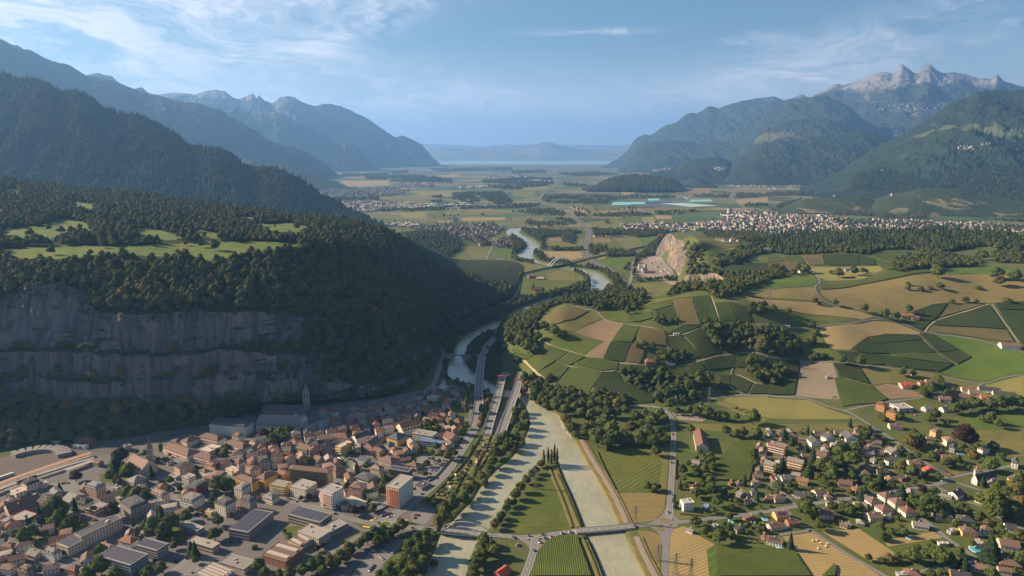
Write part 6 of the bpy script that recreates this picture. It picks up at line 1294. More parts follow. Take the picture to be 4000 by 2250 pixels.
def gable(w,d,h,rise,ov=.6,th=.28,hip=0.0,mansard=False):
 """walls and roof of a pitched house, ridge along x; returns (V,F) for each"""
 a,b=w/2,d/2;Vw,Fw=[],[]
 if hip:box_bm(Vw,Fw,(0,0,-.6),w,d,h+.6)
 else:
  Vw=[(-a,-b,-.6),(a,-b,-.6),(a,b,-.6),(-a,b,-.6),(-a,-b,h),(a,-b,h),(a,b,h),(-a,b,h),(-a,0,h+rise-.05),(a,0,h+rise-.05)]
  Fw=[(0,1,5,4),(1,2,6,5),(2,3,7,6),(3,0,4,7),(4,8,7),(5,6,9)]
 A,B=a+ov,b+ov;z0=h-rise/b*ov if not mansard else h-.1
 i=min(hip*b,a*.98)
 if mansard:
  m=min(1.6,b*.45);r1=rise*.72
  L=([(-A,-B,z0),(A,-B,z0),(A,B,z0),(-A,B,z0),(-a+m,-b+m,h+r1),(a-m,-b+m,h+r1),(a-m,b-m,h+r1),(-a+m,b-m,h+r1),(-a+b,0,h+rise),(a-b,0,h+rise)]if a>b else
   [(-A,-B,z0),(A,-B,z0),(A,B,z0),(-A,B,z0),(-a+m,-b+m,h+r1),(a-m,-b+m,h+r1),(a-m,b-m,h+r1),(-a+m,b-m,h+r1),(-.1,0,h+rise),(.1,0,h+rise)])
  F=[(0,1,5,4),(1,2,6,5),(2,3,7,6),(3,0,4,7),(4,5,9,8),(6,7,8,9),(5,6,9),(7,4,8),(3,2,1,0)]
  return (Vw,Fw),(L,F)
 if hip:
  L=[(-A,-B,z0),(A,-B,z0),(A,B,z0),(-A,B,z0),(-a+i,0,h+rise),(a-i,0,h+rise)];U=[(x,y,z-th)for x,y,z in L[:4]]
  F=[(0,1,5,4),(1,2,5),(2,3,4,5),(3,0,4)];L+=U;F+=[(0,6,7,1),(1,7,8,2),(2,8,9,3),(3,9,6,0),(9,8,7,6)]
  return (Vw,Fw),(L,F)
 L=[(-A,-B,z0),(A,-B,z0),(A,0,h+rise),(-A,0,h+rise),(A,B,z0),(-A,B,z0)];L+=[(x,y,z-th)for x,y,z in L]
 F=[(0,1,2,3),(3,2,4,5),(7,6,9,8),(8,9,11,10),(0,6,7,1),(5,4,10,11),(1,7,8,2),(2,8,10,4),(0,3,9,6),(3,5,11,9)]
 return (Vw,Fw),(L,F)
def windows_mesh(w,d,h,st,kind='win',sides=(0,1,2,3),sp=3.0,ww=1.15,wh=1.45,skip=None):
 V,F=[],[];fh=h/st
 for s_ in sides:
  Lx,off=(w,d/2)if s_%2==0 else (d,w/2);n=max(1,int(Lx/sp));a=(0,math.pi/2,math.pi,-math.pi/2)[s_]
  for r in range(st):
   z=r*fh+fh*.32
   for c in range(n):
    if kind=='band' and c:break
    x=(c+.5)*Lx/n-Lx/2;wd=ww
    if kind=='band':x,wd=0,Lx-.8
    hh=wh if kind != 'band' else fh*.42
    cx_,cy2=x,-off-.02;ca,sa=math.cos(a),math.sin(a);b=len(V)
    for dx,dy,dz in ((-wd/2,0,0),(wd/2,0,0),(wd/2,0,hh),(-wd/2,0,hh),(-wd/2,-.06,0),(wd/2,-.06,0),(wd/2,-.06,hh),(-wd/2,-.06,hh)):
     X,Y=cx_+dx,cy2+dy+.03;V.append((X*ca-Y*sa,X*sa+Y*ca,z+dz))
    F+=[(b+4,b+5,b+6,b+7),(b,b+1,b+5,b+4),(b+3,b+7,b+6,b+2),(b,b+4,b+7,b+3),(b+1,b+2,b+6,b+5)]
 return V,F
CHIM=None
def chimneys(root,w,d,h,rise,seed,n=1):
 rg=random.Random(seed)
 for _ in range(n):
  V,F=[],[];box_bm(V,F,(0,0,0),.9,.8,2.4);box_bm(V,F,(0,0,2.4),1.2,1.1,.2)
  link('chimney',mesh_np('chimney',V,F,MATS['wall_pink']if rg.random()<.3 else MATS['wall_beige'],smooth_=False),root,(rg.uniform(-.3,.3)*w,rg.uniform(-.2,.2)*d,h+rise*.45))
DORMER=None
def dormer_mesh():
 global DORMER
 if DORMER is None:
  V=[(-.8,0,0),(.8,0,0),(.8,0,1.3),(-.8,0,1.3),(-.8,2.2,1.3),(.8,2.2,1.3),(0,-.2,2.0),(0,2.4,2.0),(-.8,2.2,0),(.8,2.2,0)]
  F=[(0,1,2,3),(0,3,4,8),(1,9,5,2),(3,2,6),(3,6,7,4),(2,5,7,6)]
  DORMER=mesh_np('dormer',V,F,[MATS['wall_white'],MATS['roof_dark'],MATS['window_glass']],[2,0,0,0,1,1],False)
 return DORMER
def make(cx0,cy0,w,d,rz,h,roof,wall,rc,st=None,label=None,cat='house',name=None,bal=None,dorm=0,rise=None,win='win',sh=None,group=None,skyl=0,z0=None,chim=1,solar=False,wsp=3.0):
 if roof=='G':return make(cx0,cy0,d,w,rz+math.pi/2,h,'g',wall,rc,st,label,cat,name,bal,dorm,rise,win,sh,group,skyl,z0,chim,solar,wsp)
 zb=float(height(cx0,cy0))if z0 is None else z0
 root=bpy.data.objects.new(name or {'house':'house','apartment block':'apartment_block'}.get(cat,cat.replace(' ','_')),None);COL.objects.link(root)
 root.location=(cx0,cy0,zb);root.rotation_euler=(0,0,rz);st=st or max(1,int(round(h/3.0)))
 wm,rm=MATS['wall_'+wall],MATS['roof_'+rc]
 if roof in 'ghmp':
  rise=rise or {'g':.30,'h':.27,'m':.30,'p':.34}[roof]*min(w,d)if roof != 'm' else rise or 3.4
  hip={'g':0,'h':1.0,'p':5.0,'m':1}[roof]
  if roof in 'hmp' and d>w:w,d,rz=d,w,rz+math.pi/2;root.rotation_euler=(0,0,rz)
  (Vw,Fw),(Vr,Fr)=gable(w,d,h,rise,hip=hip if roof != 'g' else 0,mansard=roof=='m')
  link('walls',mesh_np('walls',Vw,Fw,wm,smooth_=False),root);link('roof',mesh_np('roof',Vr,Fr,rm,smooth_=False),root)
  if chim:chimneys(root,w,d,h,rise,int(abs(cx0*7+cy0)),chim)
  if roof=='m' and not dorm:dorm=max(2,int(w/4.5))
  for i in range(dorm):
   x=(i+.5)*w/dorm-w/2
   link('dormer',dormer_mesh(),root,(x,-d/2+(.1 if roof=='m' else .8),h+.25));link('dormer',dormer_mesh(),root,(-x,d/2-(.1 if roof=='m' else .8),h+.25),math.pi)
  if solar:
   V,F=[],[];sl=rise/(d/2)
   V=[(-w*.35,-d*.42,h+d*.08*sl+.18),(w*.35,-d*.42,h+d*.08*sl+.18),(w*.35,-d*.12,h+d*.38*sl+.18),(-w*.35,-d*.12,h+d*.38*sl+.18)]
   link('solar_panel',mesh_np('solar_panel',V,[(0,1,2,3)],MATS['roof_solar'],smooth_=False),root)
 else:
  V,F=[],[];box_bm(V,F,(0,0,-.6),w,d,h+.6);link('walls',mesh_np('walls',V,F,wm,smooth_=False),root)
  V,F=[],[];box_bm(V,F,(0,0,h+.003),w+.5,d+.5,.35);link('roof',mesh_np('roof',V,F,rm if rc != 'solar' else MATS['roof_flatgrey'],smooth_=False),root)
  V,F=[],[]
  for x,y,a,b in ((0,-d/2-.1,w+.5,.3),(0,d/2+.1,w+.5,.3),(-w/2-.1,0,.3,d-.1),(w/2+.1,0,.3,d-.1)):box_bm(V,F,(x,y,h+.35),a,b,.5)
  link('parapet',mesh_np('parapet',V,F,MATS['wall_grey' if wall=='dark' else 'wall_'+wall],smooth_=False),root)
  rg=random.Random(int(w*100+d));fx=max(1,int(w*d/180))
  if rc != 'solar' and skyl==0:
   for _ in range(min(fx,4)):
    V,F=[],[];box_bm(V,F,(rg.uniform(-.35,.35)*w,rg.uniform(-.3,.3)*d,h+.35),rg.uniform(1.5,3.5),rg.uniform(1.5,3),rg.uniform(.8,1.8));link('roof_vent',mesh_np('roof_vent',V,F,MATS['wall_grey'],smooth_=False),root)
  if rc=='solar':
   nr,nc=max(2,int(d/2.6)),max(2,int(w/6));pm=None
   V,F=[],[];pw=(w-3)/nc-.5
   for r in range(nr):
    for c in range(nc):
     x=(c+.5)*(w-3)/nc-(w-3)/2;y=(r+.5)*(d-3)/nr-(d-3)/2;b=len(V)
     V+=[(x-pw/2,y-.85,h+.55),(x+pw/2,y-.85,h+.55),(x+pw/2,y+.85,h+.95),(x-pw/2,y+.85,h+.95)];F.append((b,b+1,b+2,b+3))
   o=link('solar_panels',mesh_np('solar_panels',V,F,MATS['roof_solar'],smooth_=False),root);o['kind']='stuff'
  for i in range(skyl):
   V,F=[],[];box_bm(V,F,(0,(i+.5)*d/skyl-d/2,h+.35),w*.86,d/skyl*.38,1.1);link('skylight',mesh_np('skylight',V,F,MATS['roof_pale'],smooth_=False),root)
 V,F=windows_mesh(w,d,h,st,win,sp=wsp)
 o=link('windows',mesh_np('windows',V,F,MATS['window_glass'],smooth_=False),root);o['kind']='stuff'
 if bal:                                          # (side, colour): balcony slabs with parapets, one part per storey
  side,bc=bal;a=(0,math.pi/2,math.pi,-math.pi/2)[side];Lx,off=(w,d/2)if side%2==0 else (d,w/2)
  for r in range(1,st):
   V,F=[],[];c=(0,-off-.75)
   X,Y=c[0]*math.cos(a)-c[1]*math.sin(a),c[0]*math.sin(a)+c[1]*math.cos(a)
   box_bm(V,F,(X,Y,r*h/st-.1),Lx*.92,1.45,.2,a)
   c=(0,-off-1.42);X,Y=c[0]*math.cos(a)-c[1]*math.sin(a),c[0]*math.sin(a)+c[1]*math.cos(a)
   box_bm(V,F,(X,Y,r*h/st+.103),Lx*.92,.1,.95,a);link('balcony',mesh_np('balcony',V,F,MATS['wall_'+bc],smooth_=False),root)
 BLD.append([root,cx0,cy0,max(w,d),label,cat,wall,rc,roof,h,group,bal])
 return root
def b3(t,p1,p2,p3,h,roof,wall,rc,**k_):
 """from the three eave corners seen in the photograph (left, front, right) at height h"""
 def up(p):q=pick(t,p[0],p[1],h)if len(p)==2 else pick(p[2],p[0],p[1],h);return q[:2]
 a,b,c=up(p1),up(p2),up(p3);u=b-a;w=np.hypot(*u);u=u/w;v=np.array([-u[1],u[0]]);d=abs(float(np.dot(c-b,v)));d=min(max(d,5.0),k_.pop('cap',60))
 ctr=(a+b)/2+v*d/2
 return make(ctr[0],ctr[1],w,d,math.atan2(u[1],u[0]),h,roof,wall,rc,**k_)
def V(t,x,y,wpx,roof,wall,rc,h=5.2,rot=0.0,asp=.8,**k_):
 p=pick(t,x,y,h*.6);dist=math.hypot(p[0],p[1],p[2]-HCAM);w=wpx*dist/(FPX*1.932)*.92
 return make(p[0],p[1],w,w*asp,math.radians(rot),h,roof,wall,rc,**k_)
AP=dict(cat='apartment block')
# tile A: the town's near left
for s in [
 ((1228,478),(1412,545),(1477,495),9.5,'h','white','brown',dict(st=3,bal=(0,'pink'),label='pink and white school wing with brown roof, longest of its court',cat='school building')),
 ((1497,395),(1640,430),(1708,400),9.5,'h','white','brown',dict(st=3,bal=(0,'pink'),label='pink and white school wing at the back of the school court',cat='school building')),
 ((1690,443),(1830,490),(1890,455),9.5,'h','white','brown',dict(st=3,bal=(0,'pink'),label='pink and white school wing right of the courtyard trees',cat='school building')),
 ((1455,540),(1585,575),(1642,545),9,'h','white','brown',dict(st=3,bal=(0,'pink'),label='shorter pink and white school wing at the front of the court',cat='school building')),
 ((1365,425),(1410,442),(1495,400),8,'h','cream','brown',dict(label='narrow cream school wing with brown roof at the court\'s left rear',cat='school building')),
 ((1500,495),(1580,515),(1682,475),5,'f','cream','pale',dict(label='low hall with pale flat roof inside the school court',cat='hall')),
 ((1578,300),(1848,328),(1925,285),15,'m','white','slate',dict(st=5,label='grand white building with slate mansard roof below the cliff',cat='college')),
 ((1215,570),(1262,590),(1305,572),5,'g','white','dark',{}),((1310,612),(1355,637),(1445,592),13,'h','pink','dark',dict(bal=(1,'white'),rise=1.5,**AP)),
 ((1408,775),(1480,792),(1575,745),11,'m','red','slate',{}),((1355,870),(1450,895),(1540,842),10,'m','white','grey',{}),((1130,820),(1220,850),(1275,822),12,'m','beige','pinkbrown',{}),
 ((905,890),(985,945),(1118,895),15,'m','stone','slate',dict(**AP)),((1120,905),(1240,882),(1275,852),8,'f','cream','grey',{}),
 ((1618,895),(1700,922),(1808,890),14,'m','cream','slate',dict(**AP)),((1765,785),(1825,802),(1930,772),14,'m','cream','grey',dict(**AP)),((1812,868),(1885,892),(1932,862),14,'m','stone','slate',dict(**AP)),
 ((1545,710),(1640,722),(1730,672),12,'m','cream','pinkbrown',{}),((1370,700),(1420,717),(1475,692),8,'f','white','flatgrey',dict(win='band')),((640,770),(722,792),(800,757),12,'m','pink','grey',dict(cat='hotel',label='pink banded hotel with grey mansard roof near the station square')),
 ((950,722),(1010,747),(1132,717),8,'h','stone','grey',{}),((160,742),(200,767),(290,727),9,'m','cream','dark',dict(cat='station building',label='cream railway station with dark mansard roof beside the platforms')),
 ((75,802),(120,832),(182,797),5,'f','cream','pale',dict(label='low cream annex at the left end of the station',cat='annex')),((292,745),(312,762),(356,745),5,'f','cream','flatgrey',dict(label='low cream annex at the right end of the station',cat='annex')),
 ((275,880),(320,902),(405,837),9,'g','red','dark',{}),((20,925),(75,982),(300,882),6,'G','beige','redbrown',dict(cat='warehouse',label='long warehouse with red-brown roof between station and dark trees')),
 ((375,800),(405,832),(450,792),8,'g','grey','grey',{}),((460,872),(522,892),(645,832),5,'g','stone','grey',dict(cat='shed')),((570,890),(640,907),(700,872),8,'h','white','dark',{}),((640,940),(715,962),(808,907),6.5,'f','pink','flatgrey',dict(win='band')),
 ((425,1207),(512,1240),(652,1168),10,'f','beige','solar',dict(cat='apartment block',label='beige apartment block end with solar panels on its flat roof')),((560,1132),(612,1157),(915,1012),13,'f','beige','slate',dict(bal=(0,'dark'),cat='apartment block',label='long black and beige apartment block with flat slate roof')),
 ((890,1180),(985,1202),(1053,1162),7,'h','white','orange',dict(cat='house',label='white house with orange-tiled hipped roof behind the grey school')),((1020,1217),(1182,1262),(1305,1217),11,'f','grey','solar',dict(win='band',cat='school building',label='grey modern school wing with solar roof behind the playground')),
 ((740,1302),(982,1372),(1142,1292),11,'f','bluegrey','solar',dict(win='band',cat='school building',label='blue-grey modern school wing with solar roof beside the lower road')),((1348,1062),(1492,1112),(1565,1090),6,'f','grey','flatgrey',dict(win='band',cat='school building',label='low grey school pavilion behind the playground trees')),
 ((1415,1187),(1602,1242),(1682,1212),7,'f','beige','flatgrey',dict(win='band',cat='school building',label='long low beige school pavilion at the top of the playground')),((1470,1430),(1640,1500),(1730,1400),6,'f','grey','grey',dict(skyl=5,cat='workshop',label='workshop with five long pale skylights at the lower edge')),
 ((1655,1345),(1842,1402),(1932,1340),6,'f','beige','grey',dict(cat='hall',label='grey flat hall with pink awnings beside the skylit workshop')),((0,1220),(82,1232),(142,1202),8,'h','pink','brown',{}),((190,1280),(262,1302),(332,1257),5,'g','beige','grey',{}),((320,1265),(402,1292),(472,1262),8,'m','white','grey',{}),
 ((485,1390),(562,1412),(627,1372),6,'h','brick','brown',{}),((180,1075),(242,1092),(320,1067),8,'h','white','grey',{}),((0,1387),(72,1402),(142,1372),7,'g','beige','brown',{}),((130,1402),(202,1422),(272,1382),8,'m','stone','brown',{}),((750,1215),(812,1237),(862,1217),6,'g','cream','pinkbrown',{}),
 ((0,1032),(42,1042),(92,1012),5,'f','beige','flatgrey',{}),((62,1012),(162,1042),(262,977),5,'f','red','flatgrey',{}),((1745,582),(1802,602),(1862,577),8,'h','cream','brown',{}),((1850,612),(1890,627),(1932,602),9,'m','pink','redbrown',{}),
 ((1770,702),(1900,747),(1960,722),12,'h','yellow','brown',dict(**AP)),((1275,432),(1330,442),(1362,422),6,'h','cream','brown',{}),((1750,392),(1802,402),(1850,387),9,'m','white','orange',{}),((1880,442),(1910,462),(1945,452),8,'g','cream','pinkbrown',{}),
 ((915,472),(940,482),(990,462),6,'f','grey','slate',dict(cat='signal box',label='grey flat-roofed signal box among the railway tracks')),((0,900),(0.1,930),(60,905),6,'g','stone','brown',{}),
 ((285,402),(290,412),(330,400),4,'f','grey','pale',dict(cat='shed')),((430,402),(470,407),(480,395),4,'f','white','pale',dict(cat='shed')),((560,432),(650,442),(730,412),4,'g','brick','redbrown',dict(cat='shed',label='long shed with red-brown roof behind the rail yard')),((760,345),(790,350),(812,340),5,'g','beige','redbrown',dict(label='lone cabin with red-brown roof in the dark wood above the rail yard')),
 ((545,465),(590,472),(610,460),4,'f','white','pale',dict(cat='shed')),((370,430),(425,440),(475,412),4,'f','white','pale',dict(cat='shed')),((610,470),(640,475),(655,460),4,'f','white','pale',dict(cat='shed')),
 ((1500,650),(1545,665),(1575,645),8,'h','cream','brown',{}),((1555,600),(1595,612),(1625,598),6,'g','ochre','orange',{}),((1275,690),(1325,705),(1360,690),4,'f','cream','flatgrey',{}),((1548,960),(1590,975),(1620,960),4,'f','yellow','pale',{}),((1060,1120),(1100,1130),(1135,1115),4,'g','stone','grey',{}),
 ((845,780),(880,790),(915,775),8,'f','white','flatgrey',{}),((1700,640),(1750,660),(1800,640),6,'f','cream','pale',{}),((870,855),(900,870),(940,845),7,'f','stone','flatgrey',{}),((700,590),(740,600),(775,580),6,'g','stone','redbrown',{}),((600,1395),(610,1430),(640,1420),5,'f','grey','flatgrey',{}),
]:b3('A',*s[:3],*s[3:7],**s[7])
# tile B: town centre
for s in [
 ((980,772),(1078,793),(1172,702),25,'f','white','flatgrey',dict(st=9,bal=(0,'vivid'),label='tall white and orange apartment tower beside the riverside road',**AP)),
 ((245,637),(548,670),(566,640),21,'h','yellow','brown',dict(st=8,rise=1.6,bal=(0,'dark'),label='long yellow apartment slab with dark balconies in the town centre',**AP)),
 ((100,760),(215,782),(263,742),11,'f','yellow','flatgrey',dict(bal=(0,'cream'),**AP)),((258,772),(372,802),(458,747),13,'f','cream','flatgrey',dict(bal=(1,'beige'),**AP)),
 ((483,800),(575,830),(643,777),21,'f','white','flatgrey',dict(st=7,bal=(0,'pink'),label='white apartment tower with pinkish balconies beside the main street',**AP)),((703,772),(790,787),(842,747),15,'h','pink','brown',dict(rise=2.2,label='pink five-storey block with brown hipped roof beside the white tower',**AP)),
 ((740,702),(845,732),(930,692),9,'h','white','slate',dict(win='band',rise=2,cat='office building',label='white office with glass bands and slate roof in the town')),((1000,642),(1150,667),(1195,642),11,'f','dark','solar',dict(win='band',cat='office building',label='dark office with solar roof behind the orange tower')),((860,632),(930,647),(992,627),8,'h','cream','pinkbrown',{}),
 ((925,572),(1020,602),(1120,577),11,'h','grey','brown',dict(bal=(0,'beige'),**AP)),((1180,372),(1330,397),(1398,372),9,'f','white','flatgrey',dict(win='band',cat='school building',label='white school block with flat grey roof beside the garden trees')),
 ((1220,427),(1408,452),(1422,432),8,'f','bluegrey','blue',dict(win='band',cat='school building',label='school block with a blue flat roof near the riverside road')),((1410,392),(1470,417),(1526,387),7,'g','beige','redbrown',dict(cat='chapel',label='beige chapel with red-brown roof beside the blue-roofed school')),
 ((800,452),(872,467),(942,417),10,'G','pink','brown',{}),((985,400),(1065,425),(1140,382),9,'h','yellow','slate',{}),((968,452),(1002,467),(1046,447),8,'h','bluegrey','slate',{}),((875,502),(930,517),(968,492),6,'g','ochre','brown',{}),((770,562),(830,582),(868,562),8,'g','bluegrey','slate',{}),
 ((722,392),(757,412),(836,372),12,'G','white','dark',{}),((580,397),(690,412),(732,382),11,'h','cream','redbrown',{}),((1055,312),(1110,352),(1230,302),10,'G','cream','redbrown',dict(dorm=6,label='long cream building with steep red-brown roof and many dormers')),
 ((0,312),(332,318),(402,252),11,'g','cream','grey',dict(dorm=12,cat='abbey wing',label='long abbey wing with grey roof and a row of dormers')),((45,192),(352,198),(400,168),11,'g','stone','slate',dict(cat='abbey church',label='abbey church nave with blue-grey roof under the cliff')),
 ((345,330),(378,345),(490,185),8,'G','beige','grey',dict(cat='abbey wing',label='narrow abbey wing running back towards the cliff')),((100,240),(280,248),(360,222),8,'g','white','redbrown',dict(cat='abbey wing',label='white abbey wing with red-brown roof in the cloister')),
 ((490,1082),(560,1122),(700,1062),7,'f','stone','flatgrey',dict(cat='school building',label='flat grey school annex nearest the roundabout')),((315,1112),(472,1172),(553,1112),9,'f','beige','flatgrey',dict(cat='school building',label='beige flat-roofed school hall in front of the solar-roofed wings')),
 ((40,1292),(222,1347),(372,1247),8,'f','brick','brown',dict(skyl=2,cat='sports hall',label='brown-roofed sports hall with two long pale skylights')),((240,1187),(322,1232),(450,1182),6,'f','beige','brown',dict(skyl=2,cat='hall',label='small hall with two skylights behind the sports hall')),
 ((645,882),(770,932),(822,887),4,'f','cream','pale',dict(cat='shop',label='low cream shop behind the copper beeches on the main street')),((45,850),(120,872),(172,837),7,'h','cream','grey',{}),((0,702),(62,722),(146,662),12,'h','yellow','brown',dict(**AP)),((560,642),(600,662),(702,642),9,'h','stone','brown',dict(bal=(1,'brick'),**AP)),
 ((1795,1420),(1850,1452),(1890,1382),4,'G','red','red',dict(cat='shed',label='small shed with bright red roof at the lower edge')),((455,310),(495,325),(545,305),9,'h','bluegrey','grey',{}),((515,265),(600,285),(640,260),9,'h','beige','brown',{}),((550,205),(600,212),(632,200),9,'h','white','redbrown',{}),
 ((750,205),(850,220),(892,195),9,'h','cream','redbrown',{}),((670,250),(740,265),(790,240),9,'h','pink','pinkbrown',{}),((210,420),(290,440),(330,405),9,'h','yellow','brown',{}),((1100,200),(1150,215),(1190,185),8,'h','ochre','redbrown',{}),((410,450),(470,462),(505,430),11,'h','pink','dark',{}),
 ((600,470),(640,482),(722,440),12,'f','yellow','pale',dict(bal=(0,'cream'),**AP)),((300,480),(380,500),(440,470),7,'g','bluegrey','brown',{}),((1300,280),(1340,292),(1420,262),7,'g','pink','redbrown',{}),((1480,285),(1540,295),(1600,275),7,'h','brick','brown',{}),((1300,205),(1350,220),(1420,200),7,'f','pink','redbrown',{}),
 ((1215,165),(1240,180),(1278,158),6,'g','white','brown',{}),((1452,95),(1490,108),(1535,95),7,'g','white','dark',{}),((1290,100),(1340,112),(1380,95),6,'f','white','flatgrey',{}),((1375,28),(1430,40),(1470,20),5,'g','bluegrey','pale',{}),((1410,130),(1450,142),(1485,122),4,'g','cream','red',{}),((1150,610),(1210,625),(1245,600),6,'h','pink','brown',{}),
 ((850,150),(890,160),(915,145),7,'g','cream','pinkbrown',{}),((1430,270),(1460,280),(1490,262),6,'g','cream','brown',{}),((1255,270),(1300,280),(1330,262),5,'g','grey','grey',{}),((1380,235),(1415,245),(1440,228),6,'g','bluegrey','brown',{}),((430,560),(470,572),(520,555),4,'g','ochre','orange',{}),
 ((300,530),(340,545),(370,525),5,'g','pink','orange',{}),((395,490),(430,500),(470,480),7,'h','bluegrey','orange',{}),((140,680),(190,700),(240,660),8,'g','ochre','orange',{}),((30,500),(60,515),(100,495),5,'g','red','dark',{}),((1195,770),(1250,790),(1320,750),3,'f','grey','dark',dict(cat='carport')),
]:b3('B',*s[:3],*s[3:7],**s[7])
b3('A',(1725,1098),(1872,1124),(235,985,'B'),10,'f','stone','solar',win='band',cat='school building',cap=120,label='left wing of the large school roofed with rows of solar panels');b3('B',(240,986),(482,1050),(597,990),10,'f','stone','solar',win='band',cat='school building',label='right wing of the large school roofed with rows of solar panels')
# tile C
for s in [((1392,472),(1487,479),(1562,372),8,'G','cream','redbrown',dict(cat='barn',rise=6,chim=0,label='large barn with long red-brown roof beside the timber yard')),((1357,592),(1410,605),(1470,597),4,'g','stone','grey',dict(label='low house with grey roof below the big barn')),((1342,772),(1382,790),(1412,766),7,'G','pink','redbrown',dict(label='pink house with red-brown roof above the white flat block')),
 ((1268,872),(1298,905),(1372,893),10,'f','white','pale',dict(label='white flat-roofed block standing alone beside the straight road',**AP)),((1440,915),(1465,937),(1512,927),3,'g','bluegrey','blue',dict(cat='garage',label='small garage with blue-grey roof behind the white flat block')),((1318,1100),(1358,1116),(1384,1108),3,'g','white','grey',dict(cat='cabin',label='small white cabin at the edge of the mown field')),
 ((1505,1066),(1530,1081),(1566,1071),3,'f','grey','flatgrey',{}),((1675,1082),(1700,1100),(1762,1085),5,'g','stone','dark',{}),((1742,1000),(1762,1015),(1850,1005),4,'g','brick','brown',{}),((1725,885),(1762,902),(1836,886),4.5,'h','cream','brown',{}),((1805,736),(1842,752),(1892,740),5,'g','white','brown',{}),((1690,822),(1722,837),(1762,820),4,'g','stone','grey',{}),
 ((1630,742),(1650,752),(1672,740),3,'g','brick','redbrown',{}),((1682,740),(1700,752),(1722,740),3,'g','white','brown',{}),((1190,105),(1226,118),(1272,102),6,'g','stone','brown',dict(label='brown-roofed house by the road under the rocky wood')),((1880,1140),(1905,1155),(1935,1145),4,'h','brick','brown',{}),((1895,865),(1915,875),(1940,865),3,'h','ochre','brown',{}),((1390,175),(1412,182),(1430,172),3,'g','pink','redbrown',{})]:b3('C',*s[:3],*s[3:7],**s[7])
# tile D: the village
for s in [((0,450),(130,482),(158,462),13,'f','brick','grey',dict(bal=(0,'white'),label='long brick-red apartment block with white balconies near the maize field',**AP)),((145,572),(262,602),(286,582),10,'g','orange','grey',dict(bal=(0,'white'),**AP)),((358,532),(430,552),(502,532),9,'g','pink','brown',dict(bal=(0,'white'),**AP)),((-30,600),(50,622),(85,602),10,'g','orange','grey',dict(bal=(0,'white'),**AP)),
 ((288,405),(332,442),(396,432),7,'g','white','slate',dict(group='row of white twin houses')),((400,387),(442,407),(518,402),7,'g','white','slate',dict(group='row of white twin houses')),((543,372),(592,412),(668,397),7,'g','white','slate',dict(group='row of white twin houses')),
 ((815,145),(880,165),(918,150),11,'h','orange','redbrown',dict(bal=(0,'ochre'),rise=2,label='orange apartment block left of the white clinic',**AP)),((895,202),(965,222),(996,207),11,'h','orange','redbrown',dict(bal=(0,'ochre'),rise=2,label='orange apartment block in front of the white clinic',**AP)),((920,142),(990,190),(1085,180),6,'f','white','flatgrey',dict(win='band',cat='clinic',label='white flat-roofed clinic behind the two orange blocks')),
 ((1222,347),(1267,367),(1322,362),9,'m','yellow','brown',{}),((1310,402),(1352,432),(1415,427),8,'m','cream','pinkbrown',{}),((1370,472),(1410,482),(1456,472),8,'h','grey','slate',{}),((1240,512),(1270,522),(1310,507),7,'h','cream','brown',{}),((1582,482),(1622,497),(1692,487),8,'h','white','brown',{}),((1842,592),(1890,602),(1935,582),8,'m','white','slate',{}),
 ((880,492),(932,517),(1000,502),6,'g','cream','grey',{}),((878,567),(912,582),(1032,562),6,'g','white','dark',{}),((1165,632),(1192,647),(1262,642),4,'g','brick','red',{}),((990,705),(1012,717),(1082,707),3.5,'g','red','dark',dict(solar=True)),((880,702),(902,722),(952,717),3.5,'g','cream','orange',{}),((770,572),(802,582),(830,570),4,'g','white','grey',{}),
 ((1808,702),(1842,722),(1882,702),9,'g','cream','brown',{}),((1562,850),(1622,867),(1702,850),7,'h','cream','grey',{}),((1350,1105),(1380,1120),(1445,1110),3,'f','grey','flatgrey',{}),((1545,1190),(1600,1215),(1645,1190),4,'g','cream','grey',{}),((1655,740),(1700,755),(1750,735),5,'m','cream','grey',{})]:b3('D',*s[:3],*s[3:7],**s[7])
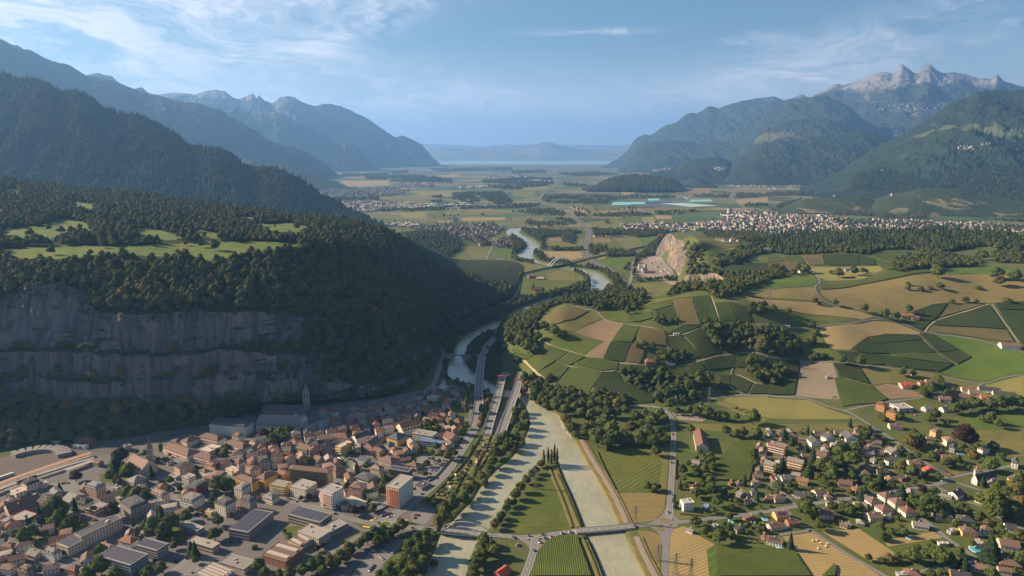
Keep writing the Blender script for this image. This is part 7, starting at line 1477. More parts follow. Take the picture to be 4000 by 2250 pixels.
for s in [(790,890,82,'p','white','brown',5.5,10,.95),(892,850,82,'p','white','brown',5.5,12,.95),(972,895,82,'p','white','brown',5.5,8,.95),(875,948,84,'p','white','redbrown',5.5,10,.95),(1055,962,86,'p','white','redbrown',5.5,6,.95),
          (260,732,76,'g','ochre','orange',5,-30,.8),(75,860,88,'h','white','brown',5,12,.75),(245,840,80,'g','grey','dark',5,-35,.8),(385,822,80,'g','white','brown',5,12,.8),(450,852,52,'h','white','pinkbrown',3.5,10,.8),(580,752,88,'g','pink','brown',5,-20,.75),(125,712,72,'g','white','grey',4.5,15,.8),(75,712,40,'g','white','grey',3.5,15,.8),
          (95,992,95,'g','yellow','orange',5,8,.8),(180,1045,76,'g','brick','redbrown',4.5,8,.8),(50,1075,95,'g','cream','redbrown',4,12,.7),(50,1185,105,'g','white','redbrown',5,-25,.7),(440,982,88,'g','white','brown',5.5,-12,.8),(795,1002,90,'g','cream','brown',5.5,5,.85),(1148,1068,90,'g','white','grey',4,-20,.7),
          (1315,992,98,'h','beige','slate',7.5,-12,.8),(1490,1032,92,'h','beige','dark',8,-14,.85),(1510,1112,90,'h','yellow','brown',6,-12,.8),(1812,1212,105,'g','cream','brown',5,-18,.8),(1812,1350,120,'h','orange','brown',4,-15,.7),(1415,832,90,'g','white','dark',5.5,30,.8),(1600,1390,100,'g','grey','brown',3.5,-30,.7),(1098,600,70,'g','white','brown',5,-10,.8),
          (745,522,86,'g','beige','grey',4.5,-15,.6),(960,322,82,'g','white','brown',5,-10,.7),(780,347,60,'g','grey','grey',4,10,.7),(1200,187,60,'g','white','grey',5,15,.7),(1340,192,66,'g','white','slate',5,10,.7),(1278,92,56,'g','beige','brown',5,-20,.8),(1332,115,68,'g','beige','brown',5,-20,.8),(1402,75,74,'g','orange','brown',5,-20,.8),
          (1482,100,66,'g','cream','brown',5,-20,.8),(1505,48,70,'g','white','brown',5,-20,.8),(1565,72,80,'g','cream','brown',5.5,-20,.8),(1668,45,120,'g','white','dark',5,-22,.4),(1780,80,125,'g','white','dark',5,-22,.4),(1652,105,74,'g','orange','orange',5,-20,.8),(1728,122,74,'g','cream','orange',5,-20,.8),(1592,138,60,'g','beige','brown',4,-10,.8),(1530,45,40,'g','cream','brown',4.5,-20,.8),
          (572,1068,46,'g','cream','brown',3,-30,.8),(602,1062,40,'g','white','grey',3,-30,.8),(685,795,80,'h','brick','brown',3.5,5,.8),(860,662,76,'g','stone','dark',4,-5,.7),(1360,560,80,'g','brick','brown',4,-15,.7),(1225,415,50,'g','cream','brown',4,-15,.7),(1040,70-50,70,'g','white','red',4,5,.5),(1090,1430,90,'h','brick','redbrown',4,-15,.8),(1450,1440,110,'g','ochre','dark',4,-22,.6),
          (1895,860,70,'h','stone','slate',6,-20,.9),(1850,840,60,'h','stone','slate',6,-20,.9),(1140,470,60,'g','brick','brown',4,-10,.8),(1320,1208,60,'f','white','pale',2.8,0,.4),(40,705,40,'g','brick','redbrown',3.5,20,.8),(10,865,50,'g','brick','brown',4,0,.8),(830,1015,0,0,0,0,0,0,0),(1420,905,60,'g','brick','brown',3,-30,.5),(1600,1020,60,'g','brick','redbrown',3,-20,.6),
          (1325,845,90,'g','grey','grey',3,-35,.4),(1010,1440,60,'f','grey','flatgrey',3,0,.7),(905,1000,40,'g','white','grey',3,5,.8)]:
 if s[3]:V('D',*s[:6],h=s[6],rot=s[7],asp=s[8],group='pyramid-roofed white villas' if s[3]=='p' else None,**({'solar':True}if (s[0],s[1])in ((95,992),(50,1185))else {}))
for t,s in [('H',(1040,742,80,'g','ochre','orange',6,-5,.6,'ochre farmhouse with orange-tiled roof between vineyard and pasture')),('H',(1105,757,50,'g','yellow','redbrown',5,-5,.8,'smaller yellow farm building beside the orange-roofed farmhouse')),('H',(1822,970,112,'g','white','brown',6,-12,.55,'long white inn with brown roof below the walled vineyard')),('H',(1038,1262,84,'g','beige','red',4,3,.5,'farm shed with red roof beside the brown field')),
             ('H',(1162,1250,56,'g','beige','red',4,15,.5,'red-roofed shed next to the copse above the hamlet')),('H',(1250,1250,100,'g','beige','brown',6,-15,.6,'farmhouse with brown roof half hidden by the copse')),('H',(453,1205,30,'p','stone','grey',3.5,0,1,'tiny stone hut standing in the harvested grey-brown field')),('H',(262,412,60,'g','white','dark',5,10,.6,'white farmhouse between trees above the bright green meadow')),
             ('H',(598,397,34,'g','bluegrey','slate',4,0,.8,'small blue-grey farmhouse behind the round tree')),('H',(650,402,50,'g','beige','brown',4,0,.7,'brown-roofed farmhouse on the pale hay field')),('H',(140,823,44,'f','cream','flatgrey',3,0,.4,'low flat shed beside the lane below the green field')),('H',(1098,1190,26,'g','white','grey',3.5,0,.6,'tiny white shelter under trees above the hamlet')),
             ('G',(1042,1088,84,'h','brick','redbrown',5,5,.7,'vineyard house with red-brown roof on the terrace lane')),('G',(1240,882,44,'f','white','pale',4,-5,.6,'small white flat-roofed house at the end of the pale vineyard path')),('G',(1200,1098,60,'g','white','grey',4,-5,.5,'low white house with grey roof beside the vineyard lane')),('G',(160,445,90,'f','brick','slate',6,15,.5,'brick-red farm hall with slate roof beside the railway bank')),
             ('G',(212,460,60,'g','bluegrey','pale',4,-10,.5,'pale-roofed farm shed in the meadow')),('G',(190,542,56,'g','brick','redbrown',6,5,.7,'red-brown barn alone in the bright meadow')),('G',(15,435,40,'g','white','brown',6,20,.8,'white house with brown roof left of the railway')),('G',(1570,165,70,'g','white','redbrown',7,-25,.4,'long red-brown roofed wing of the farm on the hilltop')),
             ('G',(1662,172,34,'p','white','pinkbrown',10,0,1,'small tower-like house on the hilltop above the quarry')),('G',(1715,175,34,'g','pink','redbrown',5,10,.8,'pink cottage at the right end of the hilltop farm')),('G',(1612,185,40,'f','white','pale',4,-10,.6,'white shed in the middle of the hilltop farm')),('G',(1925,245,40,'g','white','grey',10,0,.8,'tall white manor house above the vineyard lane')),
             ('G',(1008,372,18,'f','cream','pale',22,0,1,'tall pale silo tower in the quarry yard')),('G',(965,368,20,'f','white','pale',12,0,1,'shorter white silo at the left of the quarry yard')),('G',(998,392,44,'g','bluegrey','blue',9,25,.6,'blue-roofed crusher shed in the quarry yard')),('G',(1035,412,90,'g','brick','redbrown',5,0,.3,'long red-roofed shed at the front of the quarry yard')),
             ('G',(930,60,60,'f','grey','pale',8,0,.6,None)),('G',(880,60,80,'f','grey','slate',8,0,.5,None)),('G',(940,85,55,'g','bluegrey','blue',7,0,.6,None)),('G',(1200,62,60,'f','bluegrey','slate',7,0,.5,None)),('G',(1330,45,60,'f','pale' if 0 else 'bluegrey','pale',7,0,.6,None)),('G',(1050,50,40,'f','white','pale',9,0,.6,None)),('G',(800,142,95,'f','stone','slate',5,0,.25,'long dark greenhouse shed between the valley fields')),
             ('G',(1130,132,60,'g','red','red',5,5,.3,'long red-roofed hall beside the green valley field')),('G',(1520,82,70,'f','white','pale',6,0,.4,None)),('G',(1650,108,80,'g','brick','red',6,-5,.3,'long red-roofed hall below the hilltop wood')),('G',(1870,100,70,'f','white','pale',7,0,.4,None)),('G',(235,88,50,'g','pink','orange',6,0,.7,'orange-roofed farmhouse by the upper river')),('F',(1505,15,38,'f','beige','grey',34,0,.8,'tall beige tower block alone in the far fields')),
             ('F',(1840,310,90,'f','cream','pale',3,0,.2,'low bathing pavilion beside the outdoor pool')),('F',(1870,415,30,'g','white','brown',6,0,.8,'small white house beside the curved valley road')),('F',(1415,1240,36,'g','white','grey',6,10,.8,'pale house between the cliff road and the river')),('F',(1212,383,20,'g','white','pale',5,0,.8,'tiny white hut on the wooded slope')),('F',(1095,115,50,'f','stone','slate',5,10,.4,'dark hall in the meadow below the small town'))]:
 V(t,*s[:6],h=s[6],rot=s[7],asp=s[8],label=s[9],chim=0 if s[6]>9 else 1,**({'cat':'silo'}if s[9]and 'silo' in s[9]else {'cat':'shed'}if s[9]and ('shed' in s[9]or 'hall' in s[9]or 'barn' in s[9])else {'cat':'tower block'}if s[9]and 'tower block' in s[9]else {}))
# dense old quarter: fill between the hand-placed houses
QUART=[(pts_w([('B',[(0,430),(180,400),(340,345),(440,300),(510,235),(700,195),(900,165),(1080,150),(1200,200),(1240,290),(1060,340),(930,390),(800,400),(730,470),(560,540),(420,600),(250,640),(0,680)])])[:,:2],24,(8,12),16.0),
         (pts_w([('A',[(1640,640),(1760,560),(1870,500),(1932,470),(1932,740),(1780,740),(1720,680)])])[:,:2],24,(7,11),17.0),
         (pts_w([('A',[(0,1050),(60,1060),(170,1180),(160,1300),(330,1340),(480,1449),(0,1449)])])[:,:2],30,(5,8),30.0),(pts_w([('B',[(1220,20),(1500,20),(1600,100),(1600,300),(1300,300),(1200,200)])])[:,:2],20,(5,8),30.0)]
occ=[(b[1],b[2],b[3])for b in BLD]+[(e[1],e[2],e[4]*.5)for e in TREES]
def free(x,y,r):return all((x-a)**2+(y-b)**2>(r+c*.52)**2 for a,b,c in occ)
rgQ=random.Random(12)
for A,ang,hh,sp in QUART:
 a=math.radians(ang);ca,sa=math.cos(a),math.sin(a);c0=A.mean(0);R_=330
 for i in range(-22,23):
  for j in range(-22,23):
   u,v_=i*sp+rgQ.uniform(-1.5,1.5),j*sp*1.02+(3.5 if j%2 else 0)
   x,y=c0[0]+u*ca-v_*sa,c0[1]+u*sa+v_*ca
   if not inside(np.array([x]),np.array([y]),A)[0]or rgQ.random()<.06:continue
   w,d=rgQ.uniform(sp*.62,sp*.95)if sp<20 else rgQ.uniform(10,14),rgQ.uniform(9,13)
   if not free(x,y,min(w,d)*.42):continue
   make(x,y,w,d,a+rgQ.choice((0,0,math.pi/2))+rgQ.uniform(-.06,.06),rgQ.uniform(*hh),rgQ.choice('gggh'),rgQ.choice(['cream','beige','pink','white','grey','yellow','stone','ochre']),rgQ.choice(['brown','brown','redbrown','pinkbrown','dark','orange','grey']),group='close-packed old town houses')
print('BLD',len(BLD))
# ------------------------------------------------------------------ bridges
def tube_line(name,pts,r,mat,parent=None,n=8):
 pts=np.asarray(pts,float);m=len(pts);T=np.gradient(pts,axis=0);T /= np.linalg.norm(T,axis=1)[:,None]
 U=np.cross(T,[0,0,1.0]);U /= np.linalg.norm(U,axis=1)[:,None]+1e-9;Wd=np.cross(U,T)
 a=np.linspace(0,2*math.pi,n,endpoint=False);V=pts[:,None]+r*(np.cos(a)[None,:,None]*U[:,None]+np.sin(a)[None,:,None]*Wd[:,None])
 F=[(i*n+k_,i*n+(k_+1)%n,(i+1)*n+(k_+1)%n,(i+1)*n+k_)for i in range(m-1)for k_ in range(n)]
 return link(name,mesh_np(name,V,F,mat),parent)
def arches(root,A,B,rise,half,r,mat,z0=1.0,hangers=0):
 A,B=np.array(A[:2]),np.array(B[:2]);d=B-A;L=np.hypot(*d);d=d/L;n=np.array([d[1],-d[0]])
 for s_ in (-1,1):
  t=np.linspace(0,1,33);P=np.c_[A+np.outer(t,d)*L+n*s_*half,z0+rise*4*t*(1-t)];tube_line('arch',P,r,mat,root)
  for i in range(hangers):
   q=(i+1)/(hangers+1);p=A+d*L*q+n*s_*half;zt=z0+rise*4*q*(1-q)
   if zt-z0>1.5:tube_line('hanger',[(p[0],p[1],z0),(p[0]+.01,p[1],(z0+zt)/2),(p[0],p[1],zt)],r*.16,mat,root,5)
mat_plain('bridge_steel',(.42,.38,.33),.6,.1,1);mat_plain('bridge_white',(.75,.75,.74),.5,.05,1)
pA,pB=at_z('B',1385,1103,1),at_z('B',1775,1142,1)
R1b=deck_bridge('arch_bridge',np.linspace(pA,pB,12),8,.9,'twin-arch road bridge over the river branch beside the wooded bank','bridge',pier=False)
arches(R1b,pA,pB,9.5,5.1,.42,MATS['bridge_steel'],1.2,11)
road('road',7,'asphalt',('B',[(1770,1141),(1850,1150),(1932,1157)]),off=.6,mark=True)
pA,pB=at_z('C',478,1113,1),at_z('C',925,1073,1)
deck_bridge('flat_bridge',np.linspace(pA,pB,14),8,1.4,'flat concrete road bridge on three piers over the straight canal','bridge',pier_every=34,rail=.9)
for w_,P in ((3,None),):
 root=bpy.data.objects.new('pipe_platform',None)
# railway on its bank with the white arch bridge
RW=smooth_line(np.array([at_z('G',x,y,5)[:2]for x,y in [(-60,520),(0,450),(50,425),(100,408),(180,390),(270,370),(350,355),(440,338),(520,318),(620,292),(720,270),(830,250),(930,225),(1010,208)]]))
slab('railway_bank',RW,9,MATS['ballast'],np.full(len(RW),5.0),5.5)['kind']='structure'
for s_ in (-1,1):slab('bank_slope',RW,7,tone('grass',0),np.full(len(RW),2.6),3.0,shift=s_*7.5)['kind']='structure'
for s_ in (-2.8,-1.4,1.4,2.8):ribbon('rail',RW,.3,MATS['rail_steel'],.15,z=np.full(len(RW),5.0),shift=s_,step=25)
pA,pB=at_z('G',282,368,6),at_z('G',438,338,6)
R2b=deck_bridge('rail_arch_bridge',np.linspace(pA,pB,10),11,6.2,'white steel arch railway bridge over the river in the mid valley','bridge',pier=False,mark=False,surf='ballast')
arches(R2b,pA,pB,24,6.3,1.3,MATS['bridge_white'],6.0,9)
# old stone arch bridge in the gorge
pA,pB=at_z('F',1424,1031,8),at_z('F',1672,1046,8)
g=bpy.data.objects.new('stone_arch_bridge',None);COL.objects.link(g);tag(g,'old stone bridge with one round arch across the shaded gorge','bridge')
L=float(np.hypot(*(pB-pA)[:2]));g.location=(pA[0],pA[1],0);g.rotation_euler=(0,0,math.atan2(pB[1]-pA[1],pB[0]-pA[0]))
mat_plain('old_stone',(.24,.21,.18),.9,.25,1/2)
xc=L*(1527-1424)/248;rr=10.5;zs=-2.0;n=20;th=np.linspace(math.pi,0,n)
V_,F_=[],[]
for y in (-3.2,3.2):
 V_+=[(xc+rr*math.cos(t),y,zs+rr*.92*math.sin(t))for t in th];V_+=[(xc+rr*math.cos(t),y,8.0+(.6 if abs(math.cos(t))<.5 else .0))for t in th];V_+=[(-3,y,zs),(-3,y,7.6),(L+3,y,7.6),(L+3,y,zs)]
m_=2*n+4
for o in (0,m_):
 for i in range(n-1):F_.append((o+i,o+i+1,o+n+i+1,o+n+i))
 F_.append((o+2*n,o+0,o+n,o+2*n+1));F_.append((o+n-1,o+2*n+3,o+2*n+2,o+2*n-1))
for i in range(n-1):F_.append((i,m_+i,m_+i+1,i+1));F_.append((n+i,n+i+1,m_+n+i+1,m_+n+i))
F_.append((n,m_+n,m_+2*n+1,2*n+1));F_.append((2*n-1,2*n+2,m_+2*n+2,m_+2*n-1))
link('arch_wall',mesh_np('arch_wall',V_,F_,MATS['old_stone'],smooth_=False),g)
for y in (-3,3):Vx,Fx=[],[];box_bm(Vx,Fx,(L/2,y,8.05),L+6,.5,1.0);link('parapet',mesh_np('parapet',Vx,Fx,MATS['old_stone'],smooth_=False),g)
# ------------------------------------------------------------------ churches and towers
def tower(t,x,y,w,h,spire,label,wall='stone',rc='slate',name='church_tower',rot=0.2,cat='church tower'):
 p=pick(t,x,y);r=bpy.data.objects.new(name,None);COL.objects.link(r);r.location=p;r.rotation_euler=(0,0,rot);tag(r,label,cat)
 Vx,Fx=[],[];box_bm(Vx,Fx,(0,0,-1),w,w,h+1);box_bm(Vx,Fx,(0,0,h*.62),w+.4,w+.4,.4);link('shaft',mesh_np('shaft',Vx,Fx,MATS['wall_'+wall],smooth_=False),r)
 a=w/2+.2;Vx=[(-a,-a,h),(a,-a,h),(a,a,h),(-a,a,h),(-a*.5,-a*.5,h+spire*.3),(a*.5,-a*.5,h+spire*.3),(a*.5,a*.5,h+spire*.3),(-a*.5,a*.5,h+spire*.3),(0,0,h+spire)]
 Fx=[(0,1,5,4),(1,2,6,5),(2,3,7,6),(3,0,4,7),(4,5,8),(5,6,8),(6,7,8),(7,4,8),(3,2,1,0)];link('spire',mesh_np('spire',Vx,Fx,MATS['roof_'+rc],smooth_=False),r)
 for a_ in range(4):
  for zf in (.72,.84):
   for s_ in (-1,1):
    c=(s_*w*.2,-w/2-.05);an=a_*math.pi/2;Vx,Fx=[],[];box_bm(Vx,Fx,(c[0]*math.cos(an)-c[1]*math.sin(an),c[0]*math.sin(an)+c[1]*math.cos(an),h*zf),w*.2,.16,h*.08,an)
    link('belfry_opening',mesh_np('belfry_opening',Vx,Fx,MATS['window_glass'],smooth_=False),r)
 tube_line('cross',[(0,0,h+spire-.5),(0,0.01,h+spire+.6),(0,0,h+spire+1.6)],.12,MATS['bridge_steel'],r,5);return r
tower('B',384,195,10,30,15,'tall square stone abbey tower with pointed stone spire under the cliff',rc='grey',cat='abbey tower',name='abbey_tower')
b3('A',(945,600),(1062,655),(1168,598),10,'g','beige','pinkbrown',rise=9,chim=0,cat='church',label='beige church with large pinkish-brown roof above the town gardens')
tower('A',1140,590,6,20,17,'slim beige tower with needle spire beside the pinkish-roofed church','beige','grey')
b3('D',(1540,702),(1582,722),(1722,692),8,'G','white','dark',rise=5,chim=0,cat='church',label='white village church with dark roof beside the road fork')
tower('D',1566,738,5,14,11,'white tower with pale spire at the front of the village church','white','pinkbrown',rot=-.3)
tower('B',370,292,4,14,6,'small white turret with grey cap above the long abbey wing','white','slate',cat='turret',name='turret')
tower('A',995,1185,4,10,5,'stair turret with brown pointed roof behind the orange-roofed house','pink','brown',cat='turret',name='turret')
tower('K',1640,850,22,42,.5,'tall grey-blue silo tower standing over the far industrial estate','bluegrey','slate',cat='silo tower',name='silo_tower')
def round_tower(t,x,y,r_,h,label):
 p=pick(t,x,y);r=bpy.data.objects.new('round_tower',None);COL.objects.link(r);r.location=p;tag(r,label,'tower');a=np.linspace(0,2*math.pi,17)[:-1]
 V_=[(math.cos(q)*r_,math.sin(q)*r_,-1)for q in a]+[(math.cos(q)*r_,math.sin(q)*r_,h)for q in a];link('wall',mesh_np('wall',V_,[(i,(i+1)%16,16+(i+1)%16,16+i)for i in range(16)],MATS['wall_pink']),r)
 V_=[(math.cos(q)*r_*1.15,math.sin(q)*r_*1.15,h-.1)for q in a]+[(0,0,h+r_*1.1)];link('roof',mesh_np('roof',V_,[(i,(i+1)%16,16)for i in range(16)],MATS['roof_slate'],smooth_=False),r)
round_tower('B',672,945,4.6,7,'round pink tower with conical slate roof on the main street')
# station platforms and canopies
def canopy(pts,w,h,mat,label):
 P=line(('A',pts));r=bpy.data.objects.new('platform_canopy',None);COL.objects.link(r);tag(r,label,'platform canopy')
 slab('canopy_roof',P,w,MATS[mat],np.full(len(P),h),.35,parent=r);slab('platform',P,w+1,MATS['concrete_dark'],np.full(len(P),.6),.6,parent=r)
 R=resample(np.c_[P,P[:,0]*0],12)
 for q in R[1:-1]:Vx,Fx=[],[];box_bm(Vx,Fx,(q[0],q[1],.5),.35,.35,h-.7);link('post',mesh_np('post',Vx,Fx,MATS['bridge_steel'],smooth_=False),r)
mat_plain('canopy_orange',(.34,.20,.12),.8,.15,1/2);mat_plain('canopy_pale',(.27,.255,.25),.8,.15,1/2)
canopy([(-250,900),(0,775),(200,705),(400,638),(600,570),(690,545)],8,5,'canopy_orange','long orange-brown platform canopy running diagonally past the station');canopy([(-250,950),(0,815),(130,770)],6,4.6,'canopy_pale','pale platform canopy left of the station building')
canopy([(280,712),(420,668),(560,622),(715,580)],5,4.6,'canopy_pale','pale platform canopy right of the station building');canopy([(500,670),(620,630),(700,598)],9,4.2,'canopy_pale','wide pale shelter beside the right end of the platforms')
TRN=bpy.data.objects.new('parked_train',None);COL.objects.link(TRN);tag(TRN,'white railcar standing on the tracks at the left edge','train')
P=line(('A',[(-60,745),(0,722),(105,687)]));slab('body',P,3,MATS['frame_white'],np.full(len(P),4.0),3.2,parent=TRN);slab('window_band',P,3.06,MATS['window_glass'],np.full(len(P),3.2),.8,parent=TRN)
# turntable shed of the rail yard, seen as a fan of roofs in the shade
RH=bpy.data.objects.new('roundhouse',None);COL.objects.link(RH);tag(RH,'curved roundhouse shed with bays in the shaded rail yard','roundhouse');c0=pick('A',215,600)
for i in range(11):
 a=math.radians(35+i*11);Vx,Fx=[],[];box_bm(Vx,Fx,(c0[0]+math.cos(a)*40,c0[1]+math.sin(a)*40,0),16,6.4,5,a);link('bay',mesh_np('bay',Vx,Fx,MATS['concrete_dark'],smooth_=False),RH)
# ------------------------------------------------------------------ pylons
mat_plain('galvanised',(.22,.22,.22),.5,.1,1,.4,.6)
def pylon(t,x,y,h,label,base=None):
 p=pick(t,x,y)if base is None else base;r=bpy.data.objects.new('power_pylon',None);COL.objects.link(r);r.location=p;r.rotation_euler=(0,0,.3);tag(r,label,'pylon','power line pylons')
 w=h*.09;q=.3
 for sx,sy in ((-1,-1),(1,-1),(1,1),(-1,1)):tube_line('leg',[(sx*w,sy*w,-.5),(sx*w*.45,sy*w*.45,h*.55),(sx*.25,sy*.25,h)],.22,MATS['galvanised'],r,4)
 for i,(z,l)in enumerate(((.62,.2),(.76,.26),(.9,.18))):tube_line('cross_arm',[(-l*h,0,h*z),(0,0,h*z+.6),(l*h,0,h*z)],.25,MATS['galvanised'],r,4)
 n=8
 for f in range(4):
  pts=[]
  for i in range(n+1):
   z=i/n;ww=w*(1-z)+.25*z;a=(-1)**i;pts.append({0:(a*ww,-ww,z*h),1:(ww,a*ww,z*h),2:(a*ww,ww,z*h),3:(-ww,a*ww,z*h)}[f])
  tube_line('bracing',pts,.09,MATS['galvanised'],r,4)
pylon('C',1485,170,34,'lattice power pylon beside the road under the vineyard wood');pylon('C',930,1055,22,'small lattice pylon between canal track and the road junction');pylon('C',1232,1445,24,'slim pylon in the mown field at the lower edge')
pylon('C',1350,1455,20,'shorter pylon right of another in the mown field');pylon('C',182,790,24,'lattice pylon on the green island field between the rivers');pylon('C',1100,1335,18,'pylon beside the road in the dry triangular field');pylon('G',478,520,40,'power pylon in the bright meadow before the river bend')
pylon('G',1855,1030,36,'power pylon at the wood edge above the vineyard lane');pylon('H',8,675,36,'power pylon at the end of the pale stubble strip')
# ------------------------------------------------------------------ cars, bales, pools, sheds
mat_plain('car_glass',(.03,.035,.04),.1,.1,1,.6)
CARC=dict(white=(.72,.72,.71),silver=(.42,.43,.44),black=(.03,.03,.035),grey=(.15,.15,.16),red=(.45,.03,.02),blue=(.04,.10,.32),yellow=(.65,.42,.05))
for k_,c in CARC.items():mat_plain('paint_'+k_+'_car',c,.3,.05,1,.6)
def car_meshes():
 prof=[(-2.15,.35),(-2.15,.85),(-1.9,.95),(-1.0,1.0),(1.1,.98),(2.0,.82),(2.2,.6),(2.15,.35)]
 def ext(prof,w):V=[(x,-w,z)for x,z in prof]+[(x,w,z)for x,z in prof];n=len(prof);return V,[tuple(range(n)),tuple(range(2*n-1,n-1,-1))]+[(i,n+i,n+(i+1)%n,(i+1)%n)for i in range(n)]
 out={}
 for k_ in CARC:
  V,F=ext(prof,.88);out[k_]=mesh_np('car_body',V,F,MATS['paint_'+k_+'_car'],smooth_=False)
 V,F=ext([(-1.75,.96),(-1.3,1.42),(.35,1.45),(1.1,.97)],.78);cab=mesh_np('cabin',V,F,MATS['car_glass'],smooth_=False)
 a=np.linspace(0,2*math.pi,11)[:-1];V=[(math.cos(q)*.34,y,.34+math.sin(q)*.34)for y in (-.1,.1)for q in a];F=[tuple(range(9,-1,-1)),tuple(range(10,20))]+[(i,(i+1)%10,10+(i+1)%10,10+i)for i in range(10)]
 return out,cab,mesh_np('wheel',V,F,MATS['car_glass'],smooth_=False)
CBODY,CCAB,CWH=car_meshes();CARS=[]
def car(x,y,rz,c,what='parked',z=None):
 r=link('parked_car' if what=='parked' else 'moving_car',CBODY[c],None,(x,y,(float(height(x,y))+.45)if z is None else z),rz);link('cabin',CCAB,r)
 for wx in (-1.35,1.35):
  for wy in (-.82,.82):link('wheel',CWH,r,(wx,wy,0))
 CARS.append([r,x,y,c,what])
rgC=random.Random(8)
def cars_row(t,a,b,n,miss=.2,ang=90):
 p,q=pick(t,*a),pick(t,*b);d=q-p;th_=math.atan2(d[1],d[0])
 for i in range(n):
  if rgC.random()<miss:continue
  f=(i+.5)/n;car(p[0]+d[0]*f,p[1]+d[1]*f,th_+math.radians(ang)+rgC.uniform(-.05,.05),rgC.choice(['white','silver','black','grey','grey','white','black','red','blue']))
for t,a,b,n,*r in [('B',(1250,540),(1180,590),6),('B',(1280,560),(1440,585),9,.55),('B',(1340,600),(1400,620),5),('B',(1450,600),(1400,650),5,.1),('B',(1300,640),(1360,655),5,.1),('B',(1290,670),(1330,690),3),('B',(1240,650),(1200,740),5),('B',(1140,850),(1160,860),2,0),('B',(900,905),(1020,925),7,.3),('B',(930,1000),(1020,980),8,.05,80),
                       ('B',(1170,1012),(1220,1015),1,0),('B',(1195,990),(1230,995),2,0),('B',(870,1265),(960,1240),6,.1),('B',(960,1262),(1040,1275),5,.1),('B',(930,1305),(960,1330),2,0,0),('B',(895,1370),(850,1420),3,0,0),('B',(480,520),(660,585),16,.25),('B',(210,860),(310,890),8,.2),('B',(620,560),(680,590),5,.2),('A',(1540,855),(1610,862),6,.1),('A',(1690,1090),(1820,1190),4,.4),
                       ('A',(380,760),(520,750),7,.4),('A',(930,1075),(960,1085),2,0),('A',(220,1345),(360,1390),6,.3),('A',(40,845),(110,850),3,.2),('A',(1640,620),(1760,640),6,.3),('A',(1500,470),(1560,460),5,.2),('D',(1290,640),(1390,695),9,.05),('D',(1400,830),(1500,845),4,.3),('D',(1050,215),(1120,240),5,.2),('C',(1225,235),(1250,236),2,0),('D',(60,560),(140,575),4,.3),('D',(0,720),(1,722),1),('D',(880,515),(900,525),2),('C',(1790,1040),(1900,1065),4,.3),('C',(30,1215),(60,1225),2,0),
                       ('B',(1810,1425),(1720,1400),5,.2),('B',(1210,60),(1300,80),5,.3),('B',(1240,230),(1300,235),4,.3)]:
 cars_row(t,a,b,n,*(r if r else [.2]))
for t,x,y,a,c in [('B',925,1052,2.5,'black'),('C',1215,470,1.5,'black'),('C',935,1083,.1,'black'),('D',1320,735,0,'white'),('D',1250,790,0,'white'),('B',1010,1005,.5,'white'),('B',1155,862,.2,'blue'),('B',1560,580,.9,'black'),('B',1480,670,.8,'grey'),('B',1255,835,.3,'blue'),('B',600,985,0,'black'),('C',1510,1035,0,'white'),('C',1625,1000,.1,'grey'),('D',900,465,-.6,'white'),('H',1905,1000,0,'red')]:
 p=pick(t,x,y);car(p[0],p[1],a,c,'driving')
for i,(s_,c)in enumerate([(-9,'white'),(-5,'white'),(-9,'red'),(5,'grey'),(9,'white'),(-5,'black'),(5,'white'),(9,'blue'),(-9,'silver'),(-5,'white'),(5,'silver'),(9,'white')]*2):
 R=resample(np.c_[HWc,HWc[:,0]*0],5);N=normals2(R);n=int(len(R)*(.66+.012*i));p=R[n,:2]+N[n]*s_;T_=R[n+1]-R[n];car(p[0],p[1],math.atan2(T_[1],T_[0]),c,'motorway',1.65)
mat_plain('straw',(.55,.46,.30),.95,.2,3);a=np.linspace(0,2*math.pi,15)[:-1]
BALE=mesh_np('hay_bale',[(y,math.cos(q)*.95,.95+math.sin(q)*.95)for y in (-.85,.85)for q in a],[tuple(range(14)),tuple(range(27,13,-1))]+[(i,(i+1)%14,14+(i+1)%14,14+i)for i in range(14)],MATS['straw'],smooth_=False)
for i,(x,y,l)in enumerate([(340,1187,'leftmost bale of the back row in the mown field'),(368,1183,'second bale of the back row in the mown field'),(398,1207,'hay bale in the middle of the loose group'),(437,1228,'hay bale nearest the farm lane, front of a pair'),(448,1209,'hay bale nearest the farm lane, back of a pair'),(380,1245,'frontmost hay bale of the group in the mown field')]):
 p=pick('D',x,y);o=link('hay_bale',BALE,None,p,i*.7);tag(o,l,'hay bale','round bales in the mown field')
mat_plain('pool_water',(.05,.42,.55),.1,.1,1,.5);mat_plain('pool_rim',(.6,.58,.55),.8,.1,1)
